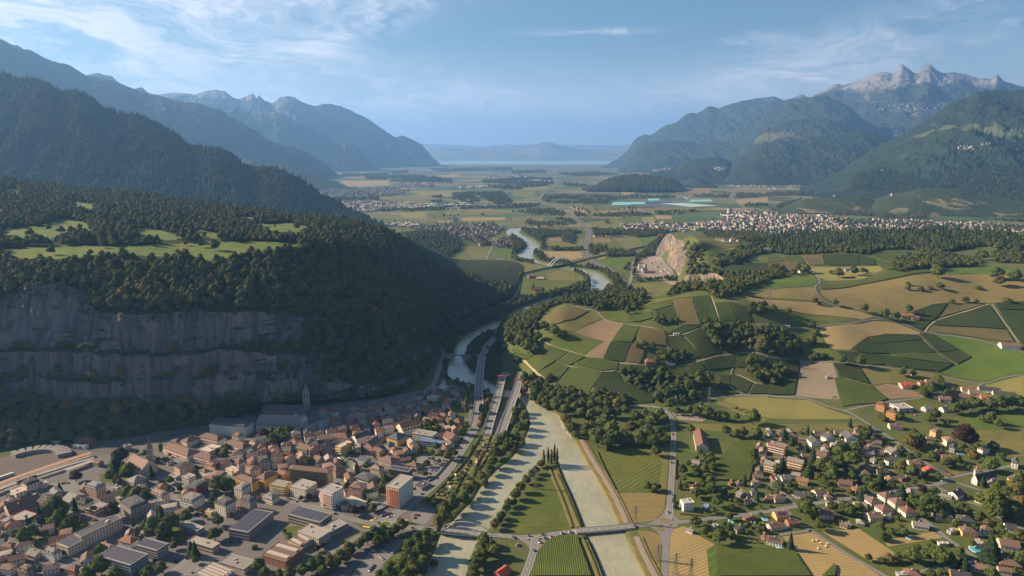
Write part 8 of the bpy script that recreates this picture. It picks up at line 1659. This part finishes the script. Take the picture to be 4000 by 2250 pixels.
for t,x,y,w,asp,l in [('D',1560,1252,50,1,'round turquoise pool beside the grey-roofed bungalow'),('D',1448,523,46,.5,'small turquoise pool beside the grey villa'),('D',1585,985,50,.6,'blue covered pool in the large garden'),('D',1608,1130,44,.7,'turquoise pool behind the yellow villa'),('D',90,1228,50,.5,'turquoise pool before the solar-roofed house'),('D',190,835,22,1,'tiny round pool left of the dark-roofed house'),
                           ('C',1652,1037,32,1,'round blue pool in the garden beside the lane'),('C',1908,1020,34,.8,'oval pool at the orange-roofed house'),('D',120,1085,40,.5,'narrow pool behind the red-brown roof'),('D',1062,1165,24,1,'tiny green garden pond beside the vegetable plot'),('F',1835,316,40,.4,'rectangular blue outdoor pool by the valley road')]:
 p=pick(t,x,y);wm=w*math.hypot(*p[:2],HCAM)/(FPX*1.932)/2;r=bpy.data.objects.new('swimming_pool',None);COL.objects.link(r);r.location=p+np.array([0,0,.25]);tag(r,l,'swimming pool')
 a=np.linspace(0,2*math.pi,25)[:-1];ex=1 if asp==1 else .35
 c_=lambda q,k_,z:(wm*k_*math.copysign(abs(math.cos(q))**ex,math.cos(q)),wm*k_*asp*1.6*math.copysign(abs(math.sin(q))**ex,math.sin(q)),z)
 link('water',mesh_np('water',[c_(q,.9,.12)for q in a],[tuple(range(24))],MATS['pool_water'],smooth_=False),r)
 link('rim',mesh_np('rim',[c_(q,.9,.2)for q in a]+[c_(q,1.05,.2)for q in a]+[c_(q,1.05,-.3)for q in a],[(i,(i+1)%24,24+(i+1)%24,24+i)for i in range(24)]+[(24+i,24+(i+1)%24,48+(i+1)%24,48+i)for i in range(24)],MATS['pool_rim'],smooth_=False),r)
# hedges: walls of leaves, one mass each row
def hedge(t,pts,w=1.6,h=1.8,label='clipped green hedge'):
 P=resample(line((t,pts)),3);N=normals2(np.c_[P,P[:,0]*0]);n=len(P);rg=np.random.default_rng(n);L=[]
 for o,z in ((-.5,-.3),(-.5,.8),(-.3,1),(.3,1),(.5,.8),(.5,-.3)):
  q=P+N*w*o+rg.uniform(-.2,.2,(n,2));L.append(np.c_[q,height(q[:,0],q[:,1])+h*z*(1+rg.uniform(-.12,.12,n))])
 o=link('hedge',mesh_np('hedge',np.stack(L,1),grid_faces(n,6)[:,::-1],MATS['leaf_broad']));o['kind']='stuff';return o
for t,pts in [('B',[(1850,400),(1800,470),(1700,620),(1640,700)]),('B',[(1700,390),(1600,560),(1520,660),(1290,890)]),('B',[(1700,480),(1800,480)]),('B',[(1660,540),(1760,550)]),('B',[(1620,610),(1720,620)]),('B',[(1500,690),(1640,710)]),('B',[(1770,395),(1740,480),(1690,560),(1640,690)]),('B',[(1440,750),(1600,760)]),('B',[(1380,820),(1540,820)]),('B',[(1560,700),(1480,870)]),('B',[(1290,880),(1450,885)]),('B',[(1340,720),(1180,800)]),
               ('B',[(1480,560),(1400,660),(1340,720)]),('B',[(1040,900),(900,980),(860,950)]),('C',[(640,515),(700,650),(780,800)]),('C',[(1238,570),(1235,720)]),('C',[(345,680),(400,800),(460,950),(520,1090)]),('C',[(530,1150),(600,1300),(660,1460)]),('D',[(1000,480),(1140,560)]),('D',[(230,1090),(330,1085)]),('C',[(1430,970),(1530,1005),(1700,985)]),('C',[(1270,985),(1440,1000)]),('B',[(1110,1050),(1200,1060)])]:hedge(t,pts)
for i in range(26):   # allotment sheds
 t_=i/26;x=1760-380*t_**1.1+rgC.uniform(-45,45);y=430+430*t_+rgC.uniform(-15,15);p=pick('B',x,y)
 make(p[0],p[1],rgC.uniform(2.6,4),2.4,rgC.uniform(0,3),2.0,'g',rgC.choice(['white','beige','stone']),rgC.choice(['grey','pale','dark','redbrown']),cat='garden shed',name='garden_shed',chim=0,group='sheds in the allotments')
# ------------------------------------------------------------------ far towns: thousands of houses seen as specks, one mass
from mathutils.bvhtree import BVHTree
FH_V,FH_F,FH_M=[],[],[]
mat_plain('far_wall_pale',(.42,.39,.36),.9,.1);mat_plain('far_wall_warm',(.34,.29,.24),.9,.1);mat_plain('far_wall_pink',(.30,.22,.19),.9,.1)
FHM=[MATS['far_wall_pale'],MATS['far_wall_warm'],MATS['far_wall_pink'],MATS['wall_grey'],MATS['roof_brown'],MATS['roof_dark'],MATS['roof_redbrown'],MATS['roof_pinkbrown'],MATS['roof_pale']]
def farhouse(x,y,z,w,d,h,a,wi,ri,flat):
 b=len(FH_V);ca,sa=math.cos(a),math.sin(a);R_=lambda X,Y,Z:(x+X*ca-Y*sa,y+X*sa+Y*ca,z+Z);A,B=w/2,d/2
 FH_V.extend([R_(-A,-B,-3),R_(A,-B,-3),R_(A,B,-3),R_(-A,B,-3),R_(-A,-B,h),R_(A,-B,h),R_(A,B,h),R_(-A,B,h)])
 FH_F.extend([(b,b+1,b+5,b+4),(b+1,b+2,b+6,b+5),(b+2,b+3,b+7,b+6),(b+3,b,b+4,b+7)]);FH_M.extend([wi]*4)
 if flat:FH_F.append((b+4,b+5,b+6,b+7));FH_M.append(ri);return
 FH_V.extend([R_(-A,0,h+B*.7),R_(A,0,h+B*.7)]);FH_F.extend([(b+4,b+5,b+9,b+8),(b+6,b+7,b+8,b+9),(b+5,b+6,b+9,b+9)[:3],(b+7,b+4,b+8)]);FH_M.extend([ri,ri,wi,wi])
def town(t,pts,n,size=(9,15),flat=.15,seed=1,hh=(5,9),big=0.0,cast=None):
 rg=random.Random(seed);xs_=[p[0]for p in pts];ys_=[p[1]for p in pts];A=np.array(pts,float);k_=0
 while k_<n:
  x,y=rg.uniform(min(xs_),max(xs_)),rg.uniform(min(ys_),max(ys_))
  if not inside(np.array([x]),np.array([y]),A)[0]:continue
  k_+=1
  if cast is not None:
   r=ray(*src(t,x,y));h_=cast.ray_cast(Vector((0,0,HCAM)),Vector(r).normalized())
   if h_[0]is None:continue
   p=h_[0]
  else:p=pick(t,x,y)
  w=rg.uniform(*size);h=rg.uniform(*hh);fl=rg.random()<flat
  if rg.random()<big:w*=2.6;fl=True;h*=1.3
  farhouse(p[0],p[1],p[2],w,w*rg.uniform(.6,.9),h,rg.choice((.2,.2,1.77))+rg.uniform(-.3,.3),rg.choice((0,0,0,1,1,2,3)),8 if fl else rg.choice((4,4,5,6,7)),fl)
  if rg.random()<.8:WOOD2.append(('h' if rg.random()<.8 else 'c',p[0]+rg.uniform(-14,14),p[1]+rg.uniform(-14,14),p[2],rg.uniform(6,13)))
WOOD2=[]
town('J',[(1180,1040),(1330,1030),(1560,1020),(1790,1010),(1860,1060),(1790,1110),(1740,1150),(1640,1150),(1500,1130),(1300,1110),(1200,1080)],420,seed=2,flat=.1);town('J',[(1820,1125),(1932,1130),(1932,1195),(1820,1200)],70,seed=3);town('K',[(0,1030),(50,1060),(60,1110),(0,1130)],40,seed=4)
town('J',[(1660,1150),(1790,1150),(1740,1185),(1660,1180)],40,seed=5);town('J',[(920,1020),(1050,1012),(1230,1010),(1240,1030),(1000,1048)],22,(20,45),1,6,(7,10))
town('J',[(470,762),(740,752),(1000,735),(1170,765),(1100,802),(800,812),(560,800)],520,(12,22),.25,7,(7,12));town('J',[(600,850),(1000,848),(1080,862),(1100,900),(800,932),(650,880)],200,(20,40),.7,8,(9,16));town('J',[(1050,865),(1480,868),(1620,860),(1620,880),(1100,905)],70,(25,60),.9,9,(10,18));town('J',[(1100,705),(1350,705),(1350,745),(1100,745)],110,(14,30),.5,10)
town('J',[(1430,735),(1880,728),(1870,742),(1500,748)],60,(20,50),1,11,(8,16));town('J',[(1700,660),(1932,640),(1932,700),(1720,700)],110,(20,45),.8,12);town('K',[(0,540),(120,555),(200,590),(0,600)],60,(25,60),.9,13);town('J',[(900,590),(1140,605),(1100,620),(920,615)],60,(12,22),.1,14)
town('K',[(760,540),(1000,520),(1020,550),(800,565)],160,(12,24),.2,15);town('K',[(1590,600),(1932,575),(1932,640),(1700,640),(1600,625)],460,(10,18),.1,16,(6,10));town('L',[(0,960),(150,940),(370,922),(330,980),(220,1030),(0,1050)],480,(10,18),.08,17,(6,10))
town('K',[(840,920),(1000,915),(1380,915),(1500,900),(1640,900),(1640,960),(1500,965),(1200,985),(1000,968),(850,960)],170,(14,34),.6,18,(6,10));town('K',[(1560,835),(1800,820),(1932,830),(1932,1000),(1800,990),(1650,965),(1640,900)],260,(10,24),.25,19,(5,11),.06)
town('L',[(0,1215),(200,1235),(380,1240),(700,1270),(1100,1275),(1450,1290),(1932,1320),(1932,1400),(1500,1395),(1100,1385),(700,1370),(200,1400),(0,1400)],950,(9,18),.15,20,(5,10),.05);town('L',[(1750,1140),(1932,1150),(1932,1200),(1760,1180)],50,seed=21);town('L',[(1650,1220),(1760,1220),(1760,1250),(1650,1250)],20,seed=22)
town('K',[(140,840),(560,820),(560,840),(450,845)][:0]or [(440,790),(580,820),(580,838),(460,810)],22,(14,26),.6,23);town('G',[(180,70),(260,70),(260,105),(180,100)],10,seed=24);town('G',[(620,140),(740,140),(740,150),(620,150)],8,(8,20),.8,25,(4,5));town('K',[(820,800),(960,800),(940,820),(830,820)],16,seed=26);town('K',[(680,762),(880,765),(880,785),(700,780)][:0]or [(1150,830),(1260,825),(1250,845),(1160,850)],14,seed=27)
town('F',[(1700,640),(1780,630),(1770,660),(1700,690)],8,seed=28,hh=(4,6));town('F',[(1420,780),(1520,760),(1480,810),(1430,810)],12,(5,8),.8,29,(3,4));town('F',[(1820,400),(1932,420),(1900,450),(1840,430)],8,seed=30,hh=(4,6))
def bvh_of(*names):
 Vs,Fs,n0=[],[],0
 for o in SC.objects:
  if o.type=='MESH' and o.name.split('.')[0]in names:
   me=o.data;v=np.zeros(len(me.vertices)*3,np.float32);me.vertices.foreach_get('co',v);f=np.zeros(len(me.loops),np.int32);me.loops.foreach_get('vertex_index',f)
   Vs.append(v.reshape(-1,3));Fs.append(f.reshape(-1,4)+n0);n0+=len(Vs[-1])
 return BVHTree.FromPolygons(np.concatenate(Vs).tolist(),np.concatenate(Fs).tolist())
BV=bvh_of('alpine_range','mountain','wooded_mountain','wooded_hill','vineyard_hill','wooded_ridge','mountain_range','shore_hills')
for t,pts,n,sz,sd in [('L',[(900,400),(1100,390),(1310,405),(1250,450),(1150,490),(1000,490),(920,450)],150,(10,18),31),('L',[(640,365),(820,370),(940,365),(930,385),(700,385)],24,(12,20),32),('L',[(1430,720),(1560,715),(1560,745),(1440,750)],26,(9,14),33),('L',[(1600,690),(1700,690),(1690,710),(1610,710)],8,(9,13),34),
                          ('L',[(840,430),(890,430),(890,445),(840,445)],10,(16,26),35),('K',[(1060,510),(1200,490),(1200,505),(1080,525)],60,(12,20),36),('K',[(1380,260),(1740,230),(1700,300),(1450,290)],40,(12,20),37),('K',[(1520,485),(1620,500),(1610,520),(1520,505)],24,(14,22),38),('K',[(250,425),(600,425),(700,440),(400,448),(140,440)],120,(30,70),39),('L',[(490,1085),(510,1085),(510,1100),(495,1100)],3,(14,20),40),('L',[(855,900),(875,900),(875,915),(855,915)],2,(22,26),41),('L',[(925,1085),(945,1085),(940,1100),(925,1100)],2,(14,18),42)]:
 town(t,pts,n,sz,.05,sd,(7,11),0,BV)
fm=mesh_np('far_houses',FH_V,FH_F,FHM,FH_M,False);tag(link('far_houses',fm),'houses and halls of the distant towns and mountain villages',kind='stuff')
if WOOD2:instanced('town_trees',WOOD2,'small trees between the houses of the distant towns')
# refinery chimneys and storage tanks far down the plain
for i,(x,y0,y1,l)in enumerate([(1487,728,668,'leftmost of the tall refinery chimneys far down the plain'),(1585,726,665,'second tall refinery chimney from the left, far down the plain'),(1625,724,685,'short refinery chimney right of the second tall one'),(1732,738,700,'white refinery chimney at the right of the works')]):
 p=at_z('J',x,y0);h=(y0-y1)/1.932*p[1]/FPX;r=link('factory_chimney',None)if False else bpy.data.objects.new('factory_chimney',None);COL.objects.link(r);r.location=p;tag(r,l,'chimney','refinery chimneys')
 tube_line('shaft',[(0,0,-1),(0,.01,h/2),(0,0,h)],4.5,MATS['bridge_white' if i==3 else 'wall_pink'],r,8)
for i,x in enumerate((128,150,175,200,225,248,268,290)):
 p=at_z('K',x,598 if i>3 else 592);a=np.linspace(0,2*math.pi,17)[:-1];R_=22;Vx=[(math.cos(q)*R_,math.sin(q)*R_,z)for z in (-1,14)for q in a]+[(0,0,17)]
 o=link('storage_tank',mesh_np('storage_tank',Vx,[(k_,(k_+1)%16,16+(k_+1)%16,16+k_)for k_ in range(16)]+[(16+k_,16+(k_+1)%16,32)for k_ in range(16)],MATS['bridge_white'],smooth_=False),None,p)
 tag(o,'white storage tank, %s from the left in the row by the motorway'%['first','second','third','fourth','fifth','sixth','seventh','eighth'][i],'storage tank','row of white storage tanks')
# small trees, shrubs and hedges of the gardens
GDN=[('D',[(0,380),(300,340),(760,330),(1000,470),(1200,620),(1240,760),(1000,830),(640,870),(300,930),(0,960)],9,.42),('D',[(280,940),(640,880),(1240,780),(1640,830),(1932,1000),(1932,1449),(1700,1449),(1300,1449),(960,1300),(1320,1150),(1150,1030),(700,1080),(420,1090)],9,.42),('D',[(940,390),(1200,340),(1560,420),(1700,540),(1620,700),(1240,620),(1060,480)],10,.35),('D',[(1180,20),(1932,90),(1932,170),(1240,150)],10,.4),
       ('C',[(1250,560),(1500,540),(1500,740),(1930,760),(1932,960),(1500,980),(1440,860),(1380,800),(1250,800)],9,.4),('C',[(1440,1020),(1932,980),(1932,1240),(1560,1190),(1400,1090)],9,.4),('A',[(0,900),(560,880),(1000,760),(1350,700),(1500,640),(1932,600),(1932,1449),(0,1449)],11,.34),('B',[(0,400),(800,360),(1300,300),(1560,300),(1560,480),(1200,800),(860,1000),(560,900),(0,850)],12,.3),('B',[(1220,20),(1600,20),(1600,330),(1240,280)],10,.35),('B',[(1290,860),(1460,860),(1720,560),(1830,400),(1700,400),(1560,620)],8,.35)]
# smaller town buildings beyond the three hundred houses that stand as things
IV,IF,IM=[],[],[]
IMATS=[MATS['wall_cream'],MATS['wall_beige'],MATS['wall_pink'],MATS['wall_white'],MATS['wall_stone'],MATS['roof_brown'],MATS['roof_dark'],MATS['roof_redbrown'],MATS['roof_pinkbrown'],MATS['roof_flatgrey'],MATS['window_glass']]
def infill(cx0,cy0,w,d,a,h,wi,ri,flat):
 fl_=flat;(Vw,Fw),(Vr,Fr)=gable(w,d,h,.3*d if not fl_ else .4,hip=1.0 if fl_ else random.Random(int(cx0)).choice((0,1.0)))
 Vg,Fg=windows_mesh(w,d,h,max(1,int(h/2.9)),sp=3.2)
 for V_,F_,mi_ in ((Vw,Fw,wi),(Vr,Fr,ri),(Vg,Fg,10)):
  b=len(IV);ca,sa=math.cos(a),math.sin(a);IV.extend([(cx0+x*ca-y*sa,cy0+x*sa+y*ca,z)for x,y,z in V_]);IF.extend([tuple(b+i for i in f)for f in F_]);IM.extend([mi_]*len(F_))
TP=pts_w([('A',[(-100,960),(60,860),(420,860),(560,760),(860,760),(1200,700),(1400,640),(1640,560),(1932,480)]),('B',[(200,420),(700,560),(760,500),(1180,260),(1560,300),(1480,540),(1180,620),(1180,820),(860,880),(560,900),(100,830)]),('A',[(1932,880),(1700,1010),(1560,1060),(1330,1200),(1200,1449),(-100,1449)])])[:,:2]
occ2=[(b[1],b[2],b[3])for b in BLD]+[(e[1],e[2],e[4]*.7)for e in TREES]+[(c[1],c[2],5)for c in CARS];rgI=random.Random(5);x0,y0=TP.min(0);x1,y1=TP.max(0);nI=0
for _ in range(5000):
 x,y=rgI.uniform(x0,x1),rgI.uniform(y0,y1);w=rgI.uniform(9,17);d=rgI.uniform(7,11);P1=np.array([x]),np.array([y])
 if nI>130 or not inside(*P1,TP)[0]or y<345 or on_road(x,y)or any(inside(*P1,N_)[0]for N_ in NOGO)or inside(*P1,YARD[:,:2])[0]:continue
 if any((x-a_)**2+(y-b_)**2<(w*.5+c_*.5+1)**2 for a_,b_,c_ in occ2):continue
 on=any(on_road(x+math.cos(q)*w*.5,y+math.sin(q)*w*.5)for q in (0,1.6,3.1,4.7))
 if on:continue
 occ2.append((x,y,w));nI+=1;infill(x,y,w,d,math.radians(25)+rgI.choice((0,1.57))+rgI.uniform(-.1,.1),rgI.choice((3.2,5.5,6.5,8.5)),rgI.choice((0,1,2,3,4)),rgI.choice((5,5,6,7,8,9)),rgI.random()<.25)
VP=pts_w([('D',[(-60,340),(300,380),(760,360),(1000,500),(1200,640),(1300,800),(1640,860),(1932,1000),(1932,1449),(1500,1400),(1330,1180),(1240,1000),(900,960),(700,1060),(420,1000),(0,940)]),('C',[(1640,960),(1500,760),(1860,700)])])[:,:2]
NOGO+=[pts_w([('D',[(405,1112),(688,1092),(965,1280),(850,1348),(762,1333)])])[:,:2]];x0,y0=VP.min(0);x1,y1=VP.max(0);nV=0
for _ in range(4000):
 x,y=rgI.uniform(x0,x1),rgI.uniform(y0,y1);w=rgI.uniform(8.5,12.5);d=rgI.uniform(7,9.5)
 if nV>60 or not inside(np.array([x]),np.array([y]),VP)[0]or y<345 or any(on_road(x+math.cos(q)*w*.5,y+math.sin(q)*w*.5)for q in (0,1.6,3.1,4.7))or any(inside(np.array([x]),np.array([y]),N_)[0]for N_ in NOGO):continue
 if any((x-a_)**2+(y-b_)**2<(w*.5+c_*.42+5)**2 for a_,b_,c_ in occ2):continue
 occ2.append((x,y,w));nV+=1;infill(x,y,w,d,math.radians(-15)+rgI.choice((0,1.57))+rgI.uniform(-.2,.2),rgI.choice((3.0,4.5,5.2)),rgI.choice((0,1,3,3,4)),rgI.choice((5,5,6,5,8,9)),False)
tag(link('town_buildings',mesh_np('town_buildings',IV,IF,IMATS,IM,False)),'smaller houses filling the gaps of town and village',kind='stuff');print('INFILL',nI)
GT=[];lines_=[np.zeros((1,2))]
bl=np.array([q[:3]for q in occ2 if q[2]!= 5])
for t,pts,sp,dn in GDN:
 A=pts_w([(t,pts)])[:,:2];rg=np.random.default_rng(int(sp*10+len(GT)));x0,y0=A.min(0);x1,y1=A.max(0)
 gx,gy_=np.meshgrid(np.arange(x0,x1,sp),np.arange(y0,y1,sp));gx=gx.ravel()+rg.uniform(-.5,.5,gx.size)*sp;gy_=gy_.ravel()+rg.uniform(-.5,.5,gy_.size)*sp
 m=inside(gx,gy_,A)&(rg.random(gx.size)<dn);gx,gy_=gx[m],gy_[m]
 for x,y in zip(gx,gy_):
  if (((bl[:,0]-x)**2+(bl[:,1]-y)**2)<(bl[:,2]*.5+1.5)**2).any()or on_road(x,y):continue
  GT.append(('bbrrh'[rg.integers(5)],x,y,float(height(x,y)),rg.uniform(2,6.5)))
instanced('garden_shrubs',GT,'shrubs and small trees in the gardens of town and village')
for i in range(20):   # traffic
 Q=ROADL[rgC.choice([0,1,2,3,3,11,12,12,13])]if len(ROADL)>14 else ROADL[0];n=rgC.randrange(2,max(3,len(Q)-2));T_=Q[min(n+1,len(Q)-1)]-Q[n-1];a_=math.atan2(T_[1],T_[0]);s_=rgC.choice((-1.8,1.8))
 x,y=Q[n][0]+math.sin(a_)*s_,Q[n][1]-math.cos(a_)*s_
 if y>340 and all((x-c[1])**2+(y-c[2])**2>40 for c in CARS):car(x,y,a_,rgC.choice(['white','grey','black','silver','red','blue']),'driving',float(height(x,y))+.75)
from collections import Counter
print('CATS',Counter(b[5]for b in BLD).most_common(12))
# ------------------------------------------------------------------ labels: look first, then what it stands beside
LM=[('the roundabout','B',980,1060),('the twin-arch bridge','B',1560,1110),('the canal bridge','C',700,1100),('the orange tower block','B',1075,840),('the long yellow slab block','B',420,740),('the solar-roofed school','B',200,1000),('the sports hall','B',200,1320),('the round pink tower','B',670,930),('the abbey tower','B',384,195),('the blue-roofed school','B',1320,450),
      ('the riverside car park','B',1320,600),('the long dormered building','B',1140,330),('the allotment gardens','B',1600,640),('the yellow villa row','B',1040,430),('the gravel car park','B',930,1330),('the old town centre','B',800,300),('the church with needle spire','A',1080,640),('the station building','A',220,780),('the pink-striped schools','A',1450,540),('the grand white college','A',1740,340),
      ('the red mansard house','A',1490,800),('the black and beige block','A',760,1120),('the playground','A',1450,1370),('the solar-roofed grey school','A',1050,1290),('the dark conifer garden','A',400,960),('the big warehouse','A',160,930),('the lower left corner','A',60,1400),('the pink hotel','A',720,790),('the cream mansard blocks','A',1760,900),('the skylit workshop','A',1600,1430),('the gorge road','B',1400,100),
      ('the big barn','C',1480,430),('the island poplars','C',290,620),('the road junction','C',1150,1040),('the white flat block','C',1320,920),('the timber stacks','C',700,280),('the canal bank wood','C',650,400),('the roadside meadow','C',1050,780),('the maize field','C',1680,600),('the vineyard foot','C',700,150),('the lower maize field','C',1700,1300),('the round garden pool','C',1650,1040),('the hay bales','D',400,1210),('the village church','D',1600,730),
      ('the pyramid-roofed villas','D',900,910),('the white twin houses','D',480,410),('the brick apartment block','D',80,500),('the copper beech','D',1490,400),('the orange blocks','D',900,200),('the greenhouse lane','D',1150,1090),('the round turquoise pool','D',1560,1250),('the tall cedar','D',1690,1230),('the upper hamlet','D',1550,80),('the vegetable rows','D',1600,290),('the red cottage','D',1220,640),('the lone field tree','D',390,1070),
      ('the village crossroads','D',1350,740),('the lower right corner','D',1850,1400),('the dark cedar grove','D',520,600),('the orange farmhouse','H',1040,742),('the dry hill pasture','H',1200,560),('the walled vineyard','H',1500,760),('the white inn','H',1822,970),('the stone hut field','H',400,1200),('the hilltop farm','G',1600,170),('the quarry yard','G',1080,380),('the vineyard house','G',1042,1088),('the knoll meadow','G',450,900),
      ('the ploughed knoll field','G',650,880),('the white vineyard house','G',1240,882),('the hay farm','H',640,400),('the upper woods edge','H',1200,300),('the far warehouses','G',950,70)]
LMW=[(n_,pick(t,x,y))for n_,t,x,y in LM]
ORD=['nearest','second nearest','third nearest','fourth nearest','fifth nearest','sixth nearest','seventh nearest','eighth nearest','ninth nearest','tenth nearest','eleventh nearest','twelfth nearest','thirteenth nearest','fourteenth nearest','fifteenth nearest','sixteenth nearest']+['%dth nearest'%i for i in range(17,80)]
def label_all(items):
 """items: (object, description, x, y, category, group)"""
 gr={}
 for it in items:
  lm=min(LMW,key=lambda l:(l[1][0]-it[2])**2+(l[1][1]-it[3])**2);gr.setdefault((it[1],lm[0]),[]).append((math.hypot(lm[1][0]-it[2],lm[1][1]-it[3]),it))
 for (desc,ln),lst in gr.items():
  lst.sort(key=lambda q:q[0])
  for i,(_,it)in enumerate(lst):
   lab='%s close to %s'%(desc,ln)if len(lst)==1 else '%s, %s to %s'%(desc,ORD[i],ln)
   tag(it[0],lab,it[4],it[5])
sizes=sorted(e[4]for e in TREE_OBJ);q1,q3=sizes[len(sizes)//3],sizes[2*len(sizes)//3]
KD={'r':('round-crowned leafy tree','tree'),'t':('tall oval leafy tree','tree'),'p':('slender poplar','poplar'),'c':('dark pointed conifer','conifer'),'d':('dark purple-leaved tree','tree'),'b':('rounded green bush','bush')}
for i,r in enumerate(sorted(HILL_IND,key=lambda r:(r.location.x+430)**2+(r.location.y-1040)**2)):tag(r,'domed tree of the shaded hillside wood, %s to the abbey tower'%ORD[i],'tree','single trees in the hillside wood')
label_all([(r,('small ' if w<q1 else 'large ' if w>q3 else 'medium ')+KD[k_][0],x,y,KD[k_][1],'trees of the valley floor')for r,k_,x,y,w in TREE_OBJ])
items=[]
RW_={'g':'gabled','h':'hipped','m':'mansard','p':'pyramid','f':'flat'}
for root,x,y,w,label,cat,wall,rc,roof,h,grp,bal in BLD:
 if label:tag(root,label,cat,grp);continue
 kind=cat if cat != 'house' else ('tall house' if h>9.5 else 'low building' if roof=='f' and h<5.5 else 'house')
 items.append((root,'%s %s with %s %s roof'%(WORDS_W[wall],kind,WORDS_R[rc],RW_[roof]),x,y,cat,grp or 'houses of the town and village'))
label_all(items)
label_all([(r,'%s car %s'%(c,{'parked':'parked','driving':'on the road','motorway':'on the motorway'}[w]),x,y,'car','cars on the roads and car parks')for r,x,y,c,w in CARS])
print('TOTALS',len(SC.objects),len(BLD),len(CARS),len(WOOD),len(FH_F))
# ------------------------------------------------------------------ haze: one even body of air
def haze():
 x0,x1,y0,y1,z0,z1=-60000,60000,-1500,62000,-45.0,2900.0
 V=[(x,y,z)for z in (z0,z1)for y in (y0,y1)for x in (x0,x1)]
 F=[(0,2,3,1),(4,5,7,6),(0,1,5,4),(2,6,7,3),(0,4,6,2),(1,3,7,5)]
 m=bpy.data.materials.new('haze');m.use_nodes=True;m.node_tree.nodes.clear();q=NT(m.node_tree)
 v=q.node('ShaderNodeVolumePrincipled',{'Color':(.23,.485,.97,1),'Density':4.1e-5,'Anisotropy':.3})
 q.l.new(v.outputs[0],q.node('ShaderNodeOutputMaterial').inputs['Volume'])
 me=mesh_np('haze',V,F,m,smooth_=False)
 tag(link('haze',me),'pale blue haze filling the valley air',kind='stuff')
haze()
